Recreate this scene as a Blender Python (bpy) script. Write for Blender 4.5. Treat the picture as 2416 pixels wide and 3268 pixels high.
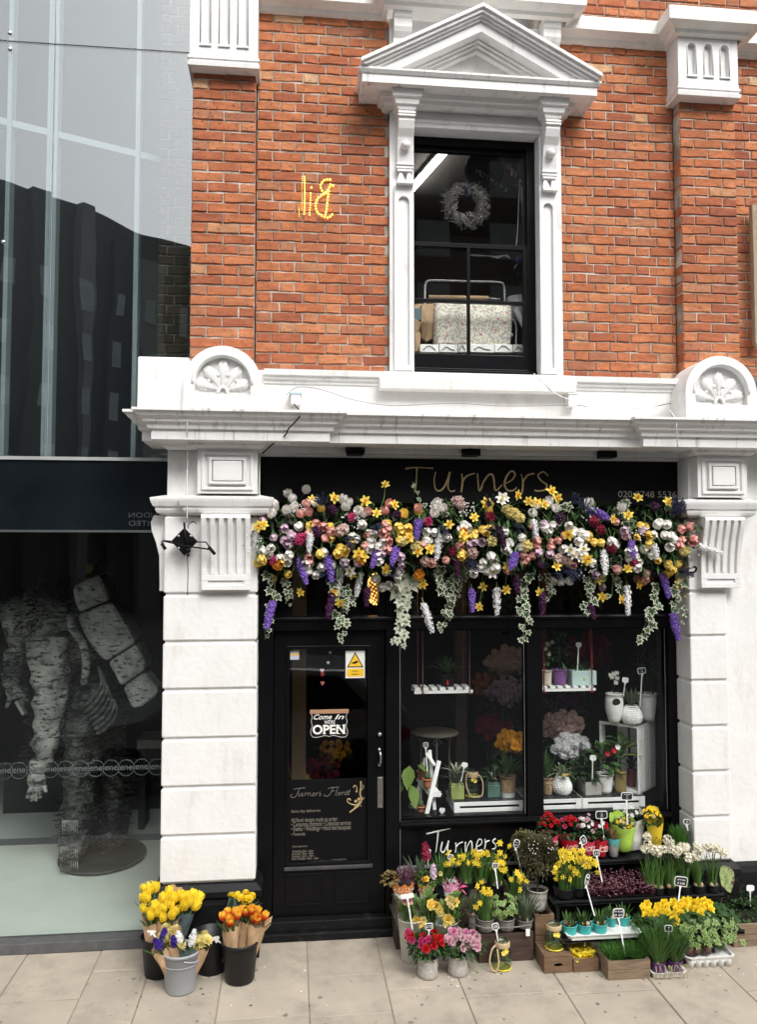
import bpy, bmesh, math, random
from math import sin, cos, pi, radians
from mathutils import Vector, Matrix
from mathutils.geometry import tessellate_polygon

for o in list(bpy.data.objects): bpy.data.objects.remove(o)
S = bpy.context.scene
COL = S.collection
rnd = random.Random(7)

# ------------------------------------------------------------------ camera, sky, sun, exposure
EYE = Vector((0, -5.92, 2.72)); YAW = radians(6.2); PITCH = radians(2.92); FPX = 2600.0
cd = bpy.data.cameras.new('camera'); cam = bpy.data.objects.new('camera', cd); COL.objects.link(cam)
cam.location = EYE; cam.rotation_euler = (radians(90) + PITCH, 0, -YAW)
cd.sensor_fit = 'VERTICAL'; cd.sensor_height = 24; cd.lens = FPX / 3268 * 24; cd.clip_end = 400; cd.clip_start = .05
S.camera = cam
W = bpy.data.worlds.new('World'); S.world = W; W.use_nodes = True
wn = W.node_tree.nodes; wl = W.node_tree.links; wn.clear()
SUN_EL, SUN_AZ = radians(46), radians(158)
sky = wn.new('ShaderNodeTexSky'); sky.sky_type = 'NISHITA'; sky.sun_disc = False
sky.sun_elevation = SUN_EL; sky.sun_rotation = SUN_AZ; sky.dust_density = 4; sky.air_density = 1.2
hs = wn.new('ShaderNodeHueSaturation'); hs.inputs['Saturation'].default_value = .12
bg = wn.new('ShaderNodeBackground'); bg.inputs[1].default_value = .15
wo = wn.new('ShaderNodeOutputWorld')
wl.new(sky.outputs[0], hs.inputs['Color']); wl.new(hs.outputs[0], bg.inputs[0]); wl.new(bg.outputs[0], wo.inputs[0])
sd = bpy.data.lights.new('sun', 'SUN'); sun = bpy.data.objects.new('sun', sd); COL.objects.link(sun)
sd.energy = .65; sd.angle = radians(24); sd.color = (1, .965, .91)
dirv = Vector((sin(SUN_AZ) * cos(SUN_EL), cos(SUN_AZ) * cos(SUN_EL), sin(SUN_EL)))   # towards the sun
sun.rotation_euler = dirv.to_track_quat('Z', 'Y').to_euler()
S.view_settings.view_transform = 'Standard'; S.view_settings.look = 'None'
S.view_settings.exposure = 1.14; S.view_settings.gamma = 1; S.view_settings.use_curve_mapping = False
S.cycles.max_bounces = 8; S.cycles.transparent_max_bounces = 24; S.cycles.caustics_reflective = False
S.cycles.use_denoising = True; S.cycles.sample_clamp_indirect = 6

_f = Vector((sin(YAW) * cos(PITCH), cos(YAW) * cos(PITCH), sin(PITCH)))
_r = Vector((cos(YAW), -sin(YAW), 0)); _u = _r.cross(_f)
def ray(u, v): return _r * ((u - 1208) / FPX) - _u * ((v - 1634) / FPX) + _f
def at(u, v, Y):                       # the point at depth Y that lies along this line of sight
    d = ray(u, v); return EYE + d * ((Y - EYE.y) / d.y)
def on(u, v, Z=0.0):                   # the point at height Z
    d = ray(u, v); return EYE + d * ((Z - EYE.z) / d.z)
def D(u, v, Y): return at(u * 1.4625, v * 1.4625, Y)

# ------------------------------------------------------------------ objects
ORI = {}
def tag(o, label=None, cat=None, group=None, kind=None):
    if label: o['label'] = label
    if cat: o['category'] = cat
    if group: o['group'] = group
    if kind: o['kind'] = kind
    return o
def thing(name, label, cat, loc=(0, 0, 0), group=None, rz=0, kind=None, local=False):
    o = bpy.data.objects.new(name, None); COL.objects.link(o); o.empty_display_size = .05
    o.location = loc; o.rotation_euler = (0, 0, rz)
    ORI[o.name] = Vector((0, 0, 0)) if local else Vector(loc)
    return tag(o, label, cat, group, kind)
KIDS = {}
def link(name, me, parent=None, kind=None, label=None):
    o = bpy.data.objects.new(name, me); COL.objects.link(o)
    if parent is not None:
        o.parent = parent; ORI[o.name] = ORI.get(parent.name, Vector()); KIDS.setdefault(parent.name, []).append(o)
    else: ORI[o.name] = Vector()
    if kind: o['kind'] = kind
    if label: o['label'] = label
    return o
def put(name, me, parent, loc=(0, 0, 0), rot=(0, 0, 0), sc=1, kind=None):   # a piece that shares mesh data
    o = link(name, me, parent, kind)
    o.location = Vector(loc) - ORI.get(parent.name, Vector()) if parent is not None else loc
    if isinstance(rot, Matrix): o.rotation_euler = rot.to_euler()
    else: o.rotation_euler = rot
    o.scale = (sc, sc, sc) if isinstance(sc, (int, float)) else sc
    return o
def copy_tree(o, parent=None):
    c = o.copy(); COL.objects.link(c); c.parent = parent
    ORI[c.name] = ORI.get(o.name, Vector())
    for k in KIDS.get(o.name, []):
        d = copy_tree(k, c); KIDS.setdefault(c.name, []).append(d)
    return c
def dup(root, loc, rz=0, label=None, sc=None):
    c = copy_tree(root); c.location = loc; c.rotation_euler = (0, 0, rz)
    if label: c['label'] = label
    if sc: c.scale = (sc, sc, sc)
    return c

class MB:
    def __init__(s): s.v = []; s.f = []; s.mi = []; s.m = 0; s.sm = []; s.smooth = False
    def add(s, vs, fs):
        b = len(s.v); s.v += [Vector(x) for x in vs]
        for f in fs: s.f.append([b + i for i in f]); s.mi.append(s.m); s.sm.append(s.smooth)
        return s
    def box(s, x0, x1, y0, y1, z0, z1):
        x0, x1 = min(x0, x1), max(x0, x1); y0, y1 = min(y0, y1), max(y0, y1); z0, z1 = min(z0, z1), max(z0, z1)
        return s.add([(x0, y0, z0), (x1, y0, z0), (x1, y1, z0), (x0, y1, z0), (x0, y0, z1), (x1, y0, z1), (x1, y1, z1), (x0, y1, z1)],
                     [(0, 3, 2, 1), (4, 5, 6, 7), (0, 1, 5, 4), (1, 2, 6, 5), (2, 3, 7, 6), (3, 0, 4, 7)])
    def bar(s, p, q, w, h=None, up=(0, 0, 1)):        # a bar of square section from p to q
        p, q = Vector(p), Vector(q); h = h or w; d = (q - p).normalized(); up = Vector(up)
        if abs(d.dot(up)) > .98: up = Vector((0, 1, 0))
        a = d.cross(up).normalized() * w / 2; b = a.cross(d).normalized() * h / 2
        vs = [e + i * a + j * b for e in (p, q) for i, j in ((-1, -1), (1, -1), (1, 1), (-1, 1))]
        return s.add(vs, [(0, 1, 2, 3), (7, 6, 5, 4), (0, 4, 5, 1), (1, 5, 6, 2), (2, 6, 7, 3), (3, 7, 4, 0)])
    def tube(s, path, r, n=6, cap=True):
        path = [Vector(p) for p in path]; rs = r if isinstance(r, (list, tuple)) else [r] * len(path)
        b = len(s.v); k = len(path); prev = None
        for i, p in enumerate(path):
            d = (path[min(i + 1, k - 1)] - path[max(i - 1, 0)]).normalized()
            if prev is None: a = d.cross(Vector((0, 0, 1)) if abs(d.z) < .95 else Vector((1, 0, 0))).normalized()
            else: a = (prev - d * prev.dot(d)).normalized()
            prev = a; c = d.cross(a)
            for j in range(n):
                t = 2 * pi * j / n; s.v.append(p + (a * cos(t) + c * sin(t)) * rs[i])
        for i in range(k - 1):
            for j in range(n):
                s.f.append([b + i * n + j, b + i * n + (j + 1) % n, b + (i + 1) * n + (j + 1) % n, b + (i + 1) * n + j]); s.mi.append(s.m); s.sm.append(True)
        if cap:
            for i, rev in ((0, True), (k - 1, False)):
                f = [b + i * n + j for j in range(n)]; s.f.append(f[::-1] if rev else f); s.mi.append(s.m); s.sm.append(False)
        return s
    def lathe(s, prof, c=(0, 0, 0), n=20, wob=None):     # prof: (r, z)
        b = len(s.v); c = Vector(c)
        for i, (r, z) in enumerate(prof):
            for j in range(n):
                t = 2 * pi * j / n; rr = r * (wob(t, z) if wob else 1); s.v.append(c + Vector((rr * cos(t), rr * sin(t), z)))
        for i in range(len(prof) - 1):
            for j in range(n):
                s.f.append([b + i * n + j, b + i * n + (j + 1) % n, b + (i + 1) * n + (j + 1) % n, b + (i + 1) * n + j]); s.mi.append(s.m); s.sm.append(True)
        return s
    def disc(s, r, z, c=(0, 0, 0), n=20):
        c = Vector(c); return s.add([c + Vector((r * cos(2 * pi * j / n), r * sin(2 * pi * j / n), z)) for j in range(n)], [tuple(range(n))])
    def ball(s, c, r, seg=10, rings=6, sc=(1, 1, 1)):
        c = Vector(c); b = len(s.v)
        for i in range(rings + 1):
            a = pi * i / rings
            for j in range(seg):
                t = 2 * pi * j / seg; s.v.append(c + Vector((sin(a) * cos(t) * sc[0], sin(a) * sin(t) * sc[1], -cos(a) * sc[2])) * r)
        for i in range(rings):
            for j in range(seg):
                s.f.append([b + i * seg + j, b + i * seg + (j + 1) % seg, b + (i + 1) * seg + (j + 1) % seg, b + (i + 1) * seg + j]); s.mi.append(s.m); s.sm.append(True)
        return s
    def prism_x(s, prof, x0, x1):                    # prof: (y, z) polygon
        n = len(prof); vs = [(x0, y, z) for y, z in prof] + [(x1, y, z) for y, z in prof]
        return s._caps(vs, n, [(y, z, 0) for y, z in prof])
    def prism_y(s, prof, y0, y1):                    # prof: (x, z)
        n = len(prof); vs = [(x, y0, z) for x, z in prof] + [(x, y1, z) for x, z in prof]
        return s._caps(vs, n, [(x, z, 0) for x, z in prof])
    def _caps(s, vs, n, p2):
        tri = tessellate_polygon([[Vector(p) for p in p2]])
        return s.add(vs, [tuple(t) for t in tri] + [tuple(n + i for i in t[::-1]) for t in tri] + [(i, (i + 1) % n, n + (i + 1) % n, n + i) for i in range(n)])
    def plate(s, outer, holes, y0, y1):              # in the xz plane, front at y0 (nearer), holes cut right through
        loops = [outer] + list(holes); fl = [p for l in loops for p in l]; N = len(fl)
        tri = tessellate_polygon([[Vector((p[0], p[1], 0)) for p in l] for l in loops])
        fs = [tuple(t) for t in tri]; b = 0
        for l in loops:
            n = len(l); fs += [(b + i, b + (i + 1) % n, N + b + (i + 1) % n, N + b + i) for i in range(n)]; b += n
        return s.add([(p[0], y0, p[1]) for p in fl] + [(p[0], y1, p[1]) for p in fl], fs)
    def sweep(s, prof, path, closed=False, cap=True):   # prof: (out, z) along a plan path (x, y); out is to the right of the direction of travel
        P = [Vector((p[0], p[1])) for p in path]; n = len(P); rows = []
        for i in range(n):
            d0 = (P[i] - P[i - 1]).normalized() if i else (P[1] - P[0]).normalized()
            d1 = (P[i + 1] - P[i]).normalized() if i < n - 1 else d0
            n0 = Vector((d0.y, -d0.x)); n1 = Vector((d1.y, -d1.x)); m = (n0 + n1); m = m / max(m.dot(n0), .2)
            rows.append([(P[i].x + m.x * o, P[i].y + m.y * o, z) for o, z in prof])
        k = len(prof); vs = [v for r in rows for v in r]
        fs = [(i * k + j, (i + 1) * k + j, (i + 1) * k + j + 1, i * k + j + 1) for i in range(n - 1) for j in range(k - 1)]
        if cap: fs += [tuple(range(k)), tuple((n - 1) * k + j for j in range(k))[::-1]]
        return s.add(vs, fs)
    def quad(s, a, b, c, d): return s.add([a, b, c, d], [(0, 1, 2, 3)])
    def xf(s, M, start=0):
        for i in range(start, len(s.v)): s.v[i] = M @ s.v[i]
        return s
    def mesh(s, name, mats, off=None, fix=True):
        me = bpy.data.meshes.new(name); off = off or Vector()
        me.from_pydata([v - off for v in s.v], [], s.f)
        for m in (mats if isinstance(mats, (list, tuple)) else [mats]): me.materials.append(m)
        if any(s.mi): me.polygons.foreach_set('material_index', s.mi)
        if any(s.sm): me.polygons.foreach_set('use_smooth', s.sm)
        if fix:
            bm = bmesh.new(); bm.from_mesh(me); bmesh.ops.recalc_face_normals(bm, faces=bm.faces); bm.to_mesh(me); bm.free()
        me.update(); return me
    def obj(s, name, mats, parent=None, bev=0, kind=None, label=None, fix=True):
        o = link(name, s.mesh(name, mats, ORI.get(parent.name) if parent is not None else None, fix), parent, kind, label)
        if bev:
            b = o.modifiers.new('Bevel', 'BEVEL'); b.width = bev; b.segments = 2; b.limit_method = 'ANGLE'; b.angle_limit = radians(40); b.harden_normals = False
        return o

def spline(pts, n=6):                                # smooth curve through the points
    P = [Vector(p) for p in pts]; out = []
    for i in range(len(P) - 1):
        a, b, c, d = P[max(i - 1, 0)], P[i], P[i + 1], P[min(i + 2, len(P) - 1)]
        for k in range(n):
            t = k / n; out.append(.5 * ((2 * b) + (c - a) * t + (2 * a - 5 * b + 4 * c - d) * t * t + (3 * b - a - 3 * c + d) * t ** 3))
    return out + [P[-1]]
def text(name, s, size, mat, parent, loc, rx=pi / 2, rz=0, ry=0, shear=0, bold=0, align='CENTER', sx=1, ext=.0008, kind=None):
    c = bpy.data.curves.new(name, 'FONT'); c.body = s; c.size = size; c.shear = shear; c.offset = bold; c.align_x = align; c.align_y = 'CENTER'; c.extrude = ext; c.resolution_u = 3
    tmp = bpy.data.objects.new('tmp', c); me = bpy.data.meshes.new_from_object(tmp); bpy.data.objects.remove(tmp); bpy.data.curves.remove(c)
    me.materials.clear(); me.materials.append(mat); me.name = name
    o = link(name, me, parent, kind); o.location = Vector(loc) - ORI.get(parent.name, Vector()); o.rotation_euler = (rx, ry, rz); o.scale = (sx, 1, 1)
    return o

# ------------------------------------------------------------------ materials
def mat(name, rgb, rough=.6, var=.12, scale=8, bump=0, bscale=40, metal=0, rand=0, spec=.5, sub=0, stretch=None, dirt_or_shade=None, coat=0, trans=0):
    m = bpy.data.materials.new(name); m.use_nodes = True; nt = m.node_tree; N = nt.nodes; L = nt.links
    p = N['Principled BSDF']; p.inputs['Roughness'].default_value = rough; p.inputs['Metallic'].default_value = metal
    p.inputs['Specular IOR Level'].default_value = spec
    if coat: p.inputs['Coat Weight'].default_value = coat
    col = (*rgb, 1)
    tc = N.new('ShaderNodeTexCoord'); vec = tc.outputs['Object']
    if stretch:
        mp = N.new('ShaderNodeMapping'); mp.inputs['Scale'].default_value = stretch; L.new(vec, mp.inputs[0]); vec = mp.outputs[0]
    out = None
    if var:
        nz = N.new('ShaderNodeTexNoise'); nz.inputs['Scale'].default_value = scale; nz.inputs['Detail'].default_value = 5; nz.inputs['Roughness'].default_value = .65
        L.new(vec, nz.inputs['Vector'])
        r = N.new('ShaderNodeMapRange'); r.inputs[1].default_value = .3; r.inputs[2].default_value = .7; r.inputs[3].default_value = 1 - var; r.inputs[4].default_value = 1 + var
        L.new(nz.outputs[0], r.inputs[0]); out = r.outputs[0]
    if rand:
        oi = N.new('ShaderNodeObjectInfo'); r2 = N.new('ShaderNodeMapRange'); r2.inputs[3].default_value = 1 - rand; r2.inputs[4].default_value = 1 + rand
        L.new(oi.outputs['Random'], r2.inputs[0])
        if out is None: out = r2.outputs[0]
        else:
            mm = N.new('ShaderNodeMath'); mm.operation = 'MULTIPLY'; L.new(out, mm.inputs[0]); L.new(r2.outputs[0], mm.inputs[1]); out = mm.outputs[0]
    src = None
    if out is not None:
        mx = N.new('ShaderNodeMix'); mx.data_type = 'RGBA'; mx.blend_type = 'MULTIPLY'; mx.inputs[0].default_value = 1
        mx.inputs[6].default_value = col; L.new(out, mx.inputs[7]); src = mx.outputs[2]
    if dirt_or_shade:                                          # dirt = (rgb, scale, lo, hi, stretch): patches and runs of grime, or painted light and dark
        d = N.new('ShaderNodeTexNoise'); d.inputs['Scale'].default_value = dirt_or_shade[1]; d.inputs['Detail'].default_value = 6; d.inputs['Roughness'].default_value = .7
        mp = N.new('ShaderNodeMapping'); mp.inputs['Scale'].default_value = dirt_or_shade[4]; L.new(tc.outputs['Object'], mp.inputs[0]); L.new(mp.outputs[0], d.inputs['Vector'])
        r = N.new('ShaderNodeMapRange'); r.inputs[1].default_value = dirt_or_shade[2]; r.inputs[2].default_value = dirt_or_shade[3]; r.inputs[4].default_value = dirt_or_shade[5] if len(dirt_or_shade) > 5 else 1
        L.new(d.outputs[0], r.inputs[0])
        mx = N.new('ShaderNodeMix'); mx.data_type = 'RGBA'; L.new(r.outputs[0], mx.inputs[0])
        if src is not None: L.new(src, mx.inputs[6])
        else: mx.inputs[6].default_value = col
        mx.inputs[7].default_value = (*dirt_or_shade[0], 1); src = mx.outputs[2]
    if src is not None: L.new(src, p.inputs['Base Color'])
    else: p.inputs['Base Color'].default_value = col
    if bump:
        b = N.new('ShaderNodeBump'); b.inputs['Strength'].default_value = bump; b.inputs['Distance'].default_value = .01
        n2 = N.new('ShaderNodeTexNoise'); n2.inputs['Scale'].default_value = bscale; n2.inputs['Detail'].default_value = 4
        L.new(vec, n2.inputs['Vector']); L.new(n2.outputs[0], b.inputs['Height']); L.new(b.outputs[0], p.inputs['Normal'])
    if sub:                                           # thin petals and leaves let light through
        t = N.new('ShaderNodeBsdfTranslucent'); mix = N.new('ShaderNodeMixShader'); mix.inputs[0].default_value = sub
        if src is not None: L.new(src, t.inputs[0])
        else: t.inputs[0].default_value = col
        L.new(p.outputs[0], mix.inputs[1]); L.new(t.outputs[0], mix.inputs[2]); L.new(mix.outputs[0], N['Material Output'].inputs[0])
    return m
def emit(name, rgb, st):
    m = bpy.data.materials.new(name); m.use_nodes = True; p = m.node_tree.nodes['Principled BSDF']
    p.inputs['Base Color'].default_value = (*rgb, 1); p.inputs['Emission Color'].default_value = (*rgb, 1); p.inputs['Emission Strength'].default_value = st
    return m
def glass(name, tint, refl, rough=0.0, ior=1.36, wob=0):
    m = bpy.data.materials.new(name); m.use_nodes = True; N = m.node_tree.nodes; L = m.node_tree.links; N.clear()
    t = N.new('ShaderNodeBsdfTransparent'); t.inputs[0].default_value = (*tint, 1)
    g = N.new('ShaderNodeBsdfGlossy'); g.inputs[1].default_value = rough; g.inputs[0].default_value = (.95, .97, .98, 1)
    fr = N.new('ShaderNodeFresnel'); ge = N.new('ShaderNodeNewGeometry'); io = N.new('ShaderNodeMapRange'); io.inputs[3].default_value = ior; io.inputs[4].default_value = 1 / ior   # the back face of the pane reflects like its front
    L.new(ge.outputs['Backfacing'], io.inputs[0]); L.new(io.outputs[0], fr.inputs[0])
    a = N.new('ShaderNodeMath'); a.operation = 'ADD'; a.inputs[1].default_value = refl; a.use_clamp = True; L.new(fr.outputs[0], a.inputs[0])
    if wob:                                           # panes are never quite flat
        nz = N.new('ShaderNodeTexNoise'); nz.inputs['Scale'].default_value = 1.3; nz.inputs['Detail'].default_value = 1; tc = N.new('ShaderNodeTexCoord'); L.new(tc.outputs['Object'], nz.inputs['Vector'])
        bu = N.new('ShaderNodeBump'); bu.inputs['Strength'].default_value = wob; bu.inputs['Distance'].default_value = .02; L.new(nz.outputs[0], bu.inputs['Height']); L.new(bu.outputs[0], g.inputs['Normal'])
    mx = N.new('ShaderNodeMixShader'); o = N.new('ShaderNodeOutputMaterial')
    L.new(a.outputs[0], mx.inputs[0]); L.new(t.outputs[0], mx.inputs[1]); L.new(g.outputs[0], mx.inputs[2]); L.new(mx.outputs[0], o.inputs[0])
    return m

def brick_mat():
    m = bpy.data.materials.new('fired_brick'); m.use_nodes = True; N = m.node_tree.nodes; L = m.node_tree.links; p = N['Principled BSDF']; p.inputs['Roughness'].default_value = .88
    p.inputs['Specular IOR Level'].default_value = .25
    oi = N.new('ShaderNodeObjectInfo'); cr = N.new('ShaderNodeValToRGB'); e = cr.color_ramp.elements
    cols = [(0, (.34, .108, .058)), (.10, (.41, .13, .064)), (.35, (.48, .158, .070)), (.6, (.54, .195, .086)), (.82, (.585, .235, .11)), (.94, (.40, .155, .085)), (.985, (.58, .29, .15)), (1, (.70, .45, .26))]
    e[0].position = 0; e[0].color = (*cols[0][1], 1); e[1].position = 1; e[1].color = (*cols[-1][1], 1)
    for q, c in cols[1:-1]:
        x = e.new(q); x.color = (*c, 1)
    L.new(oi.outputs['Random'], cr.inputs[0])
    ge = N.new('ShaderNodeNewGeometry'); nz = N.new('ShaderNodeTexNoise'); nz.inputs['Scale'].default_value = 16; nz.inputs['Detail'].default_value = 8; nz.inputs['Roughness'].default_value = .72
    mp = N.new('ShaderNodeMapping'); mp.inputs['Scale'].default_value = (.55, 1, 1.9); L.new(ge.outputs['Position'], mp.inputs[0]); L.new(mp.outputs[0], nz.inputs['Vector'])
    r = N.new('ShaderNodeMapRange'); r.inputs[1].default_value = .3; r.inputs[2].default_value = .7; r.inputs[3].default_value = .55; r.inputs[4].default_value = 1.16; L.new(nz.outputs[0], r.inputs[0])
    mx = N.new('ShaderNodeMix'); mx.data_type = 'RGBA'; mx.blend_type = 'MULTIPLY'; mx.inputs[0].default_value = 1; L.new(cr.outputs[0], mx.inputs[6]); L.new(r.outputs[0], mx.inputs[7])
    n3 = N.new('ShaderNodeTexNoise'); n3.inputs['Scale'].default_value = 55; n3.inputs['Detail'].default_value = 3; L.new(ge.outputs['Position'], n3.inputs['Vector'])
    r3 = N.new('ShaderNodeMapRange'); r3.inputs[1].default_value = .60; r3.inputs[2].default_value = .68; r3.inputs[4].default_value = .75; L.new(n3.outputs[0], r3.inputs[0])
    m3 = N.new('ShaderNodeMix'); m3.data_type = 'RGBA'; L.new(r3.outputs[0], m3.inputs[0]); L.new(mx.outputs[2], m3.inputs[6]); m3.inputs[7].default_value = (.12, .045, .028, 1)
    n4 = N.new('ShaderNodeTexNoise'); n4.inputs['Scale'].default_value = 1.7; n4.inputs['Detail'].default_value = 5; L.new(ge.outputs['Position'], n4.inputs['Vector'])   # soot and wash over whole areas of wall
    r4 = N.new('ShaderNodeMapRange'); r4.inputs[1].default_value = .52; r4.inputs[2].default_value = .72; r4.inputs[4].default_value = .4; L.new(n4.outputs[0], r4.inputs[0])
    m4 = N.new('ShaderNodeMix'); m4.data_type = 'RGBA'; L.new(r4.outputs[0], m4.inputs[0]); L.new(m3.outputs[2], m4.inputs[6]); m4.inputs[7].default_value = (.26, .09, .05, 1)
    L.new(m4.outputs[2], p.inputs['Base Color'])
    b = N.new('ShaderNodeBump'); b.inputs['Strength'].default_value = .55; b.inputs['Distance'].default_value = .006; L.new(nz.outputs[0], b.inputs['Height']); L.new(b.outputs[0], p.inputs['Normal'])
    return m

M = {}
GR = (.33, .30, .26)
M['white'] = mat('white_paint', (.74, .735, .72), .5, .04, 3, .14, 60, dirt_or_shade=(GR, 9, .56, .74, (1, 1, .3), .55))
M['white2'] = mat('white_masonry_paint', (.735, .725, .705), .6, .05, 4, .3, 24, dirt_or_shade=((.46, .40, .33), 5, .54, .78, (1.2, 1, .4), .55))
M['whitec'] = mat('weather_streaked_paint', (.745, .735, .72), .55, .05, 5, .2, 40, dirt_or_shade=((.17, .15, .13), 5, .56, .70, (4, 2, .30), .7))
M['core'] = mat('grimy_joint', (.46, .42, .37), .8, .2, 9)
M['sillw'] = mat('chalky_white_sill', (.78, .76, .72), .65, .06, 9, .3, 50, dirt_or_shade=(GR, 12, .58, .75, (1, 1, .5), .5))
M['black'] = mat('black_gloss_paint', (.0042, .0042, .005), .3, .25, 3, .08, 25, spec=.14)
M['blackm'] = mat('black_matt_paint', (.0045, .0045, .005), .5, .2, 5, .1, 40, spec=.12)
M['sash'] = mat('black_sash_paint', (.0045, .0045, .0055), .3, .2, 5, .1, 40, spec=.15)
M['plinth'] = mat('worn_black_plinth', (.007, .007, .008), .5, .3, 6, .3, 20, spec=.18, dirt_or_shade=((.08, .075, .07), 9, .58, .75, (1, 1, 1), .5))
M['brick'] = brick_mat()
M['mortar'] = mat('lime_mortar', (.30, .26, .21), .95, .3, 5, .5, 60, dirt_or_shade=((.60, .55, .48), 2.6, .46, .60, (1, 1, 1), .9))
M['pave'] = mat('sandstone_flag', (.385, .335, .27), .82, .12, 3, .22, 35, rand=.07, spec=.25, dirt_or_shade=((.19, .165, .135), 2.2, .50, .74, (1, 1, 1), .7))
M['joint'] = mat('joint_sand', (.29, .25, .20), .95, .2, 20)
M['asph'] = mat('asphalt', (.09, .09, .092), .9, .25, 30, .4, 120)
M['glass'] = glass('window_glass', (.97, .98, .975), .0)
M['glassU'] = glass('upper_window_glass', (.98, .985, .98), .0)
M['curtain'] = glass('coated_curtain_glass', (.74, .78, .785), .105, wob=.22)
M['showglass'] = glass('showroom_glass', (.94, .965, .95), .01)
M['steel'] = mat('brushed_steel', (.55, .55, .55), .3, .08, 20, metal=1)
M['dsteel'] = mat('dark_steel', (.10, .105, .11), .4, .1, 20, metal=.8)
M['fin'] = mat('pale_glass_fin', (.72, .76, .77), .35, .05, 6)
M['gold'] = mat('gold_leaf_lettering', (.50, .37, .19), .4, .35, 14, metal=.25)
M['whitel'] = mat('white_lettering', (.75, .74, .7), .6, .05, 20)
M['greyl'] = mat('faded_lettering', (.20, .18, .145), .6, .2, 30)
M['refl_let'] = mat('reflected_lettering', (.055, .06, .065), .6, .1, 30)
# ------------------------------------------------------------------ ground
rd = MB(); rd.box(-60, 60, -70, 60, -.5, -.13); rd.obj('road', M['asph'], kind='structure')
pv = MB(); pv.box(-9, 9, -2.0, .0, -.129, -.008); pave = pv.obj('pavement', M['joint'], kind='structure')
kb = MB(); kb.box(-9, 9, -2.2, -2.003, -.129, 0); kb.obj('kerb', mat('granite_kerb', (.36, .35, .34), .8, .15, 30, .3, 60), kind='structure', bev=.01)
def slab(x0, x1, y0, y1):
    g = .0032; j = lambda: rnd.uniform(-.0015, .0015)
    b = MB(); dz = rnd.uniform(-.002, .0015)
    ring = lambda q, z: [(x0 + g + q, y0 + g + q, z + j()), (x1 - g - q, y0 + g + q, z + j()), (x1 - g - q, y1 - g - q, z + j()), (x0 + g + q, y1 - g - q, z + j())]
    vs = ring(0, -.013) + ring(0, -.003 + dz) + ring(.004, dz)
    b.add(vs, [(i, (i + 1) % 4, 4 + (i + 1) % 4, 4 + i) for i in range(4)] + [(4 + i, 4 + (i + 1) % 4, 8 + (i + 1) % 4, 8 + i) for i in range(4)] + [(8, 9, 10, 11)])
    b.obj('paving_slab', M['pave'], pave)
xs = [-4.4, -3.75, -3.1, -2.45, -1.76, -1.27, -.9, -.42, .13, .62, 1.09, 1.72, 2.3, 2.84, 3.5, 4.1, 4.8]
cross = {4: [-.62], 5: [-.30, -.93], 6: [-.46, -1.0], 7: [-.95], 8: [-.52, -.98], 9: [-.72], 10: [-.32, -.86], 11: [-.9], 12: [-.55], 13: [-.98], 14: [-.6]}
for i in range(len(xs) - 1):
    ys = [-2.0] + sorted(cross.get(i, [-.7])) + [0.0]
    if ys[1] - ys[0] > 1.0: ys.insert(1, -1.5 + .1 * (i % 3))
    for a, b in zip(ys, ys[1:]): slab(xs[i], xs[i + 1], a, b)

# ------------------------------------------------------------------ brickwork
def brick_mesh(L, H=.0645, dep=.11):
    me = []
    n = 8; j = lambda a: rnd.uniform(-a, a)
    per = [(0, 0), (.33, 0), (.7, 0), (1, 0), (1, 1), (.64, 1), (.3, 1), (0, 1)]
    P = [((u - .5) * L + j(.003), (w - .5) * H + j(.0036)) for u, w in per]
    Q = [(x * (1 - .010 / L) , z * (1 - .010 / H)) for x, z in P]
    vs = [(x, dep, z) for x, z in P] + [(x, .006 + j(.002), z) for x, z in P] + [(x, j(.0012), z) for x, z in Q]
    b = MB(); b.add(vs, [(r * n + i, r * n + (i + 1) % n, (r + 1) * n + (i + 1) % n, (r + 1) * n + i) for r in (0, 1) for i in range(n)] + [tuple(range(16, 24))])
    return b.mesh('brick', M['brick'])
BS = [brick_mesh(.2145) for _ in range(9)]; BH = [brick_mesh(.1015) for _ in range(7)]
CH = .0755
def lay(parent, x0, x1, z, yf, seq):
    x = x0
    for L in seq:
        a, b = max(x, x0), min(x + L, x1); x += L
        if b - a < .03 or x < x0: continue
        me, l0 = (rnd.choice(BS), .2245) if b - a > .15 else (rnd.choice(BH), .1115)
        put('brick', me, parent, ((a + b) / 2, yf + rnd.uniform(-.003, .003), z + CH / 2 + rnd.uniform(-.0015, .0015)), (0, rnd.uniform(-.006, .006), rnd.uniform(-.004, .004)), ((b - a - .009) / (l0 - .010), 1, 1))
def flemish(parent, x0, x1, z0, z1, yf, ph=0.0):
    k = 0; z = z0
    while z < z1 - .03:
        off = (ph + (0.168 if k % 2 else 0)) % .336
        seq = []; x = x0 - off; i = 0
        # first pieces are cut at the edge of the panel
        pos = x; out = []
        while pos < x1:
            L = .2245 if i % 2 == 0 else .1115; i += 1
            a, b = max(pos, x0), min(pos + L, x1); pos += L
            if b - a >= .03: out.append((a, b))
        for a, b in out: lay(parent, a, b, z, yf, [b - a])
        z += CH; k += 1
def pilaster_bricks(parent, x0, x1, z0, z1, yf):
    k = 0; z = z0; w = x1 - x0
    while z < z1 - .03:
        for L0, L1 in (((0, .25), (.25, .75), (.75, 1)) if k % 2 else ((0, .5), (.5, 1))): lay(parent, x0 + L0 * w, x0 + L1 * w, z, yf, [(L1 - L0) * w])
        z += CH; k += 1
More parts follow.
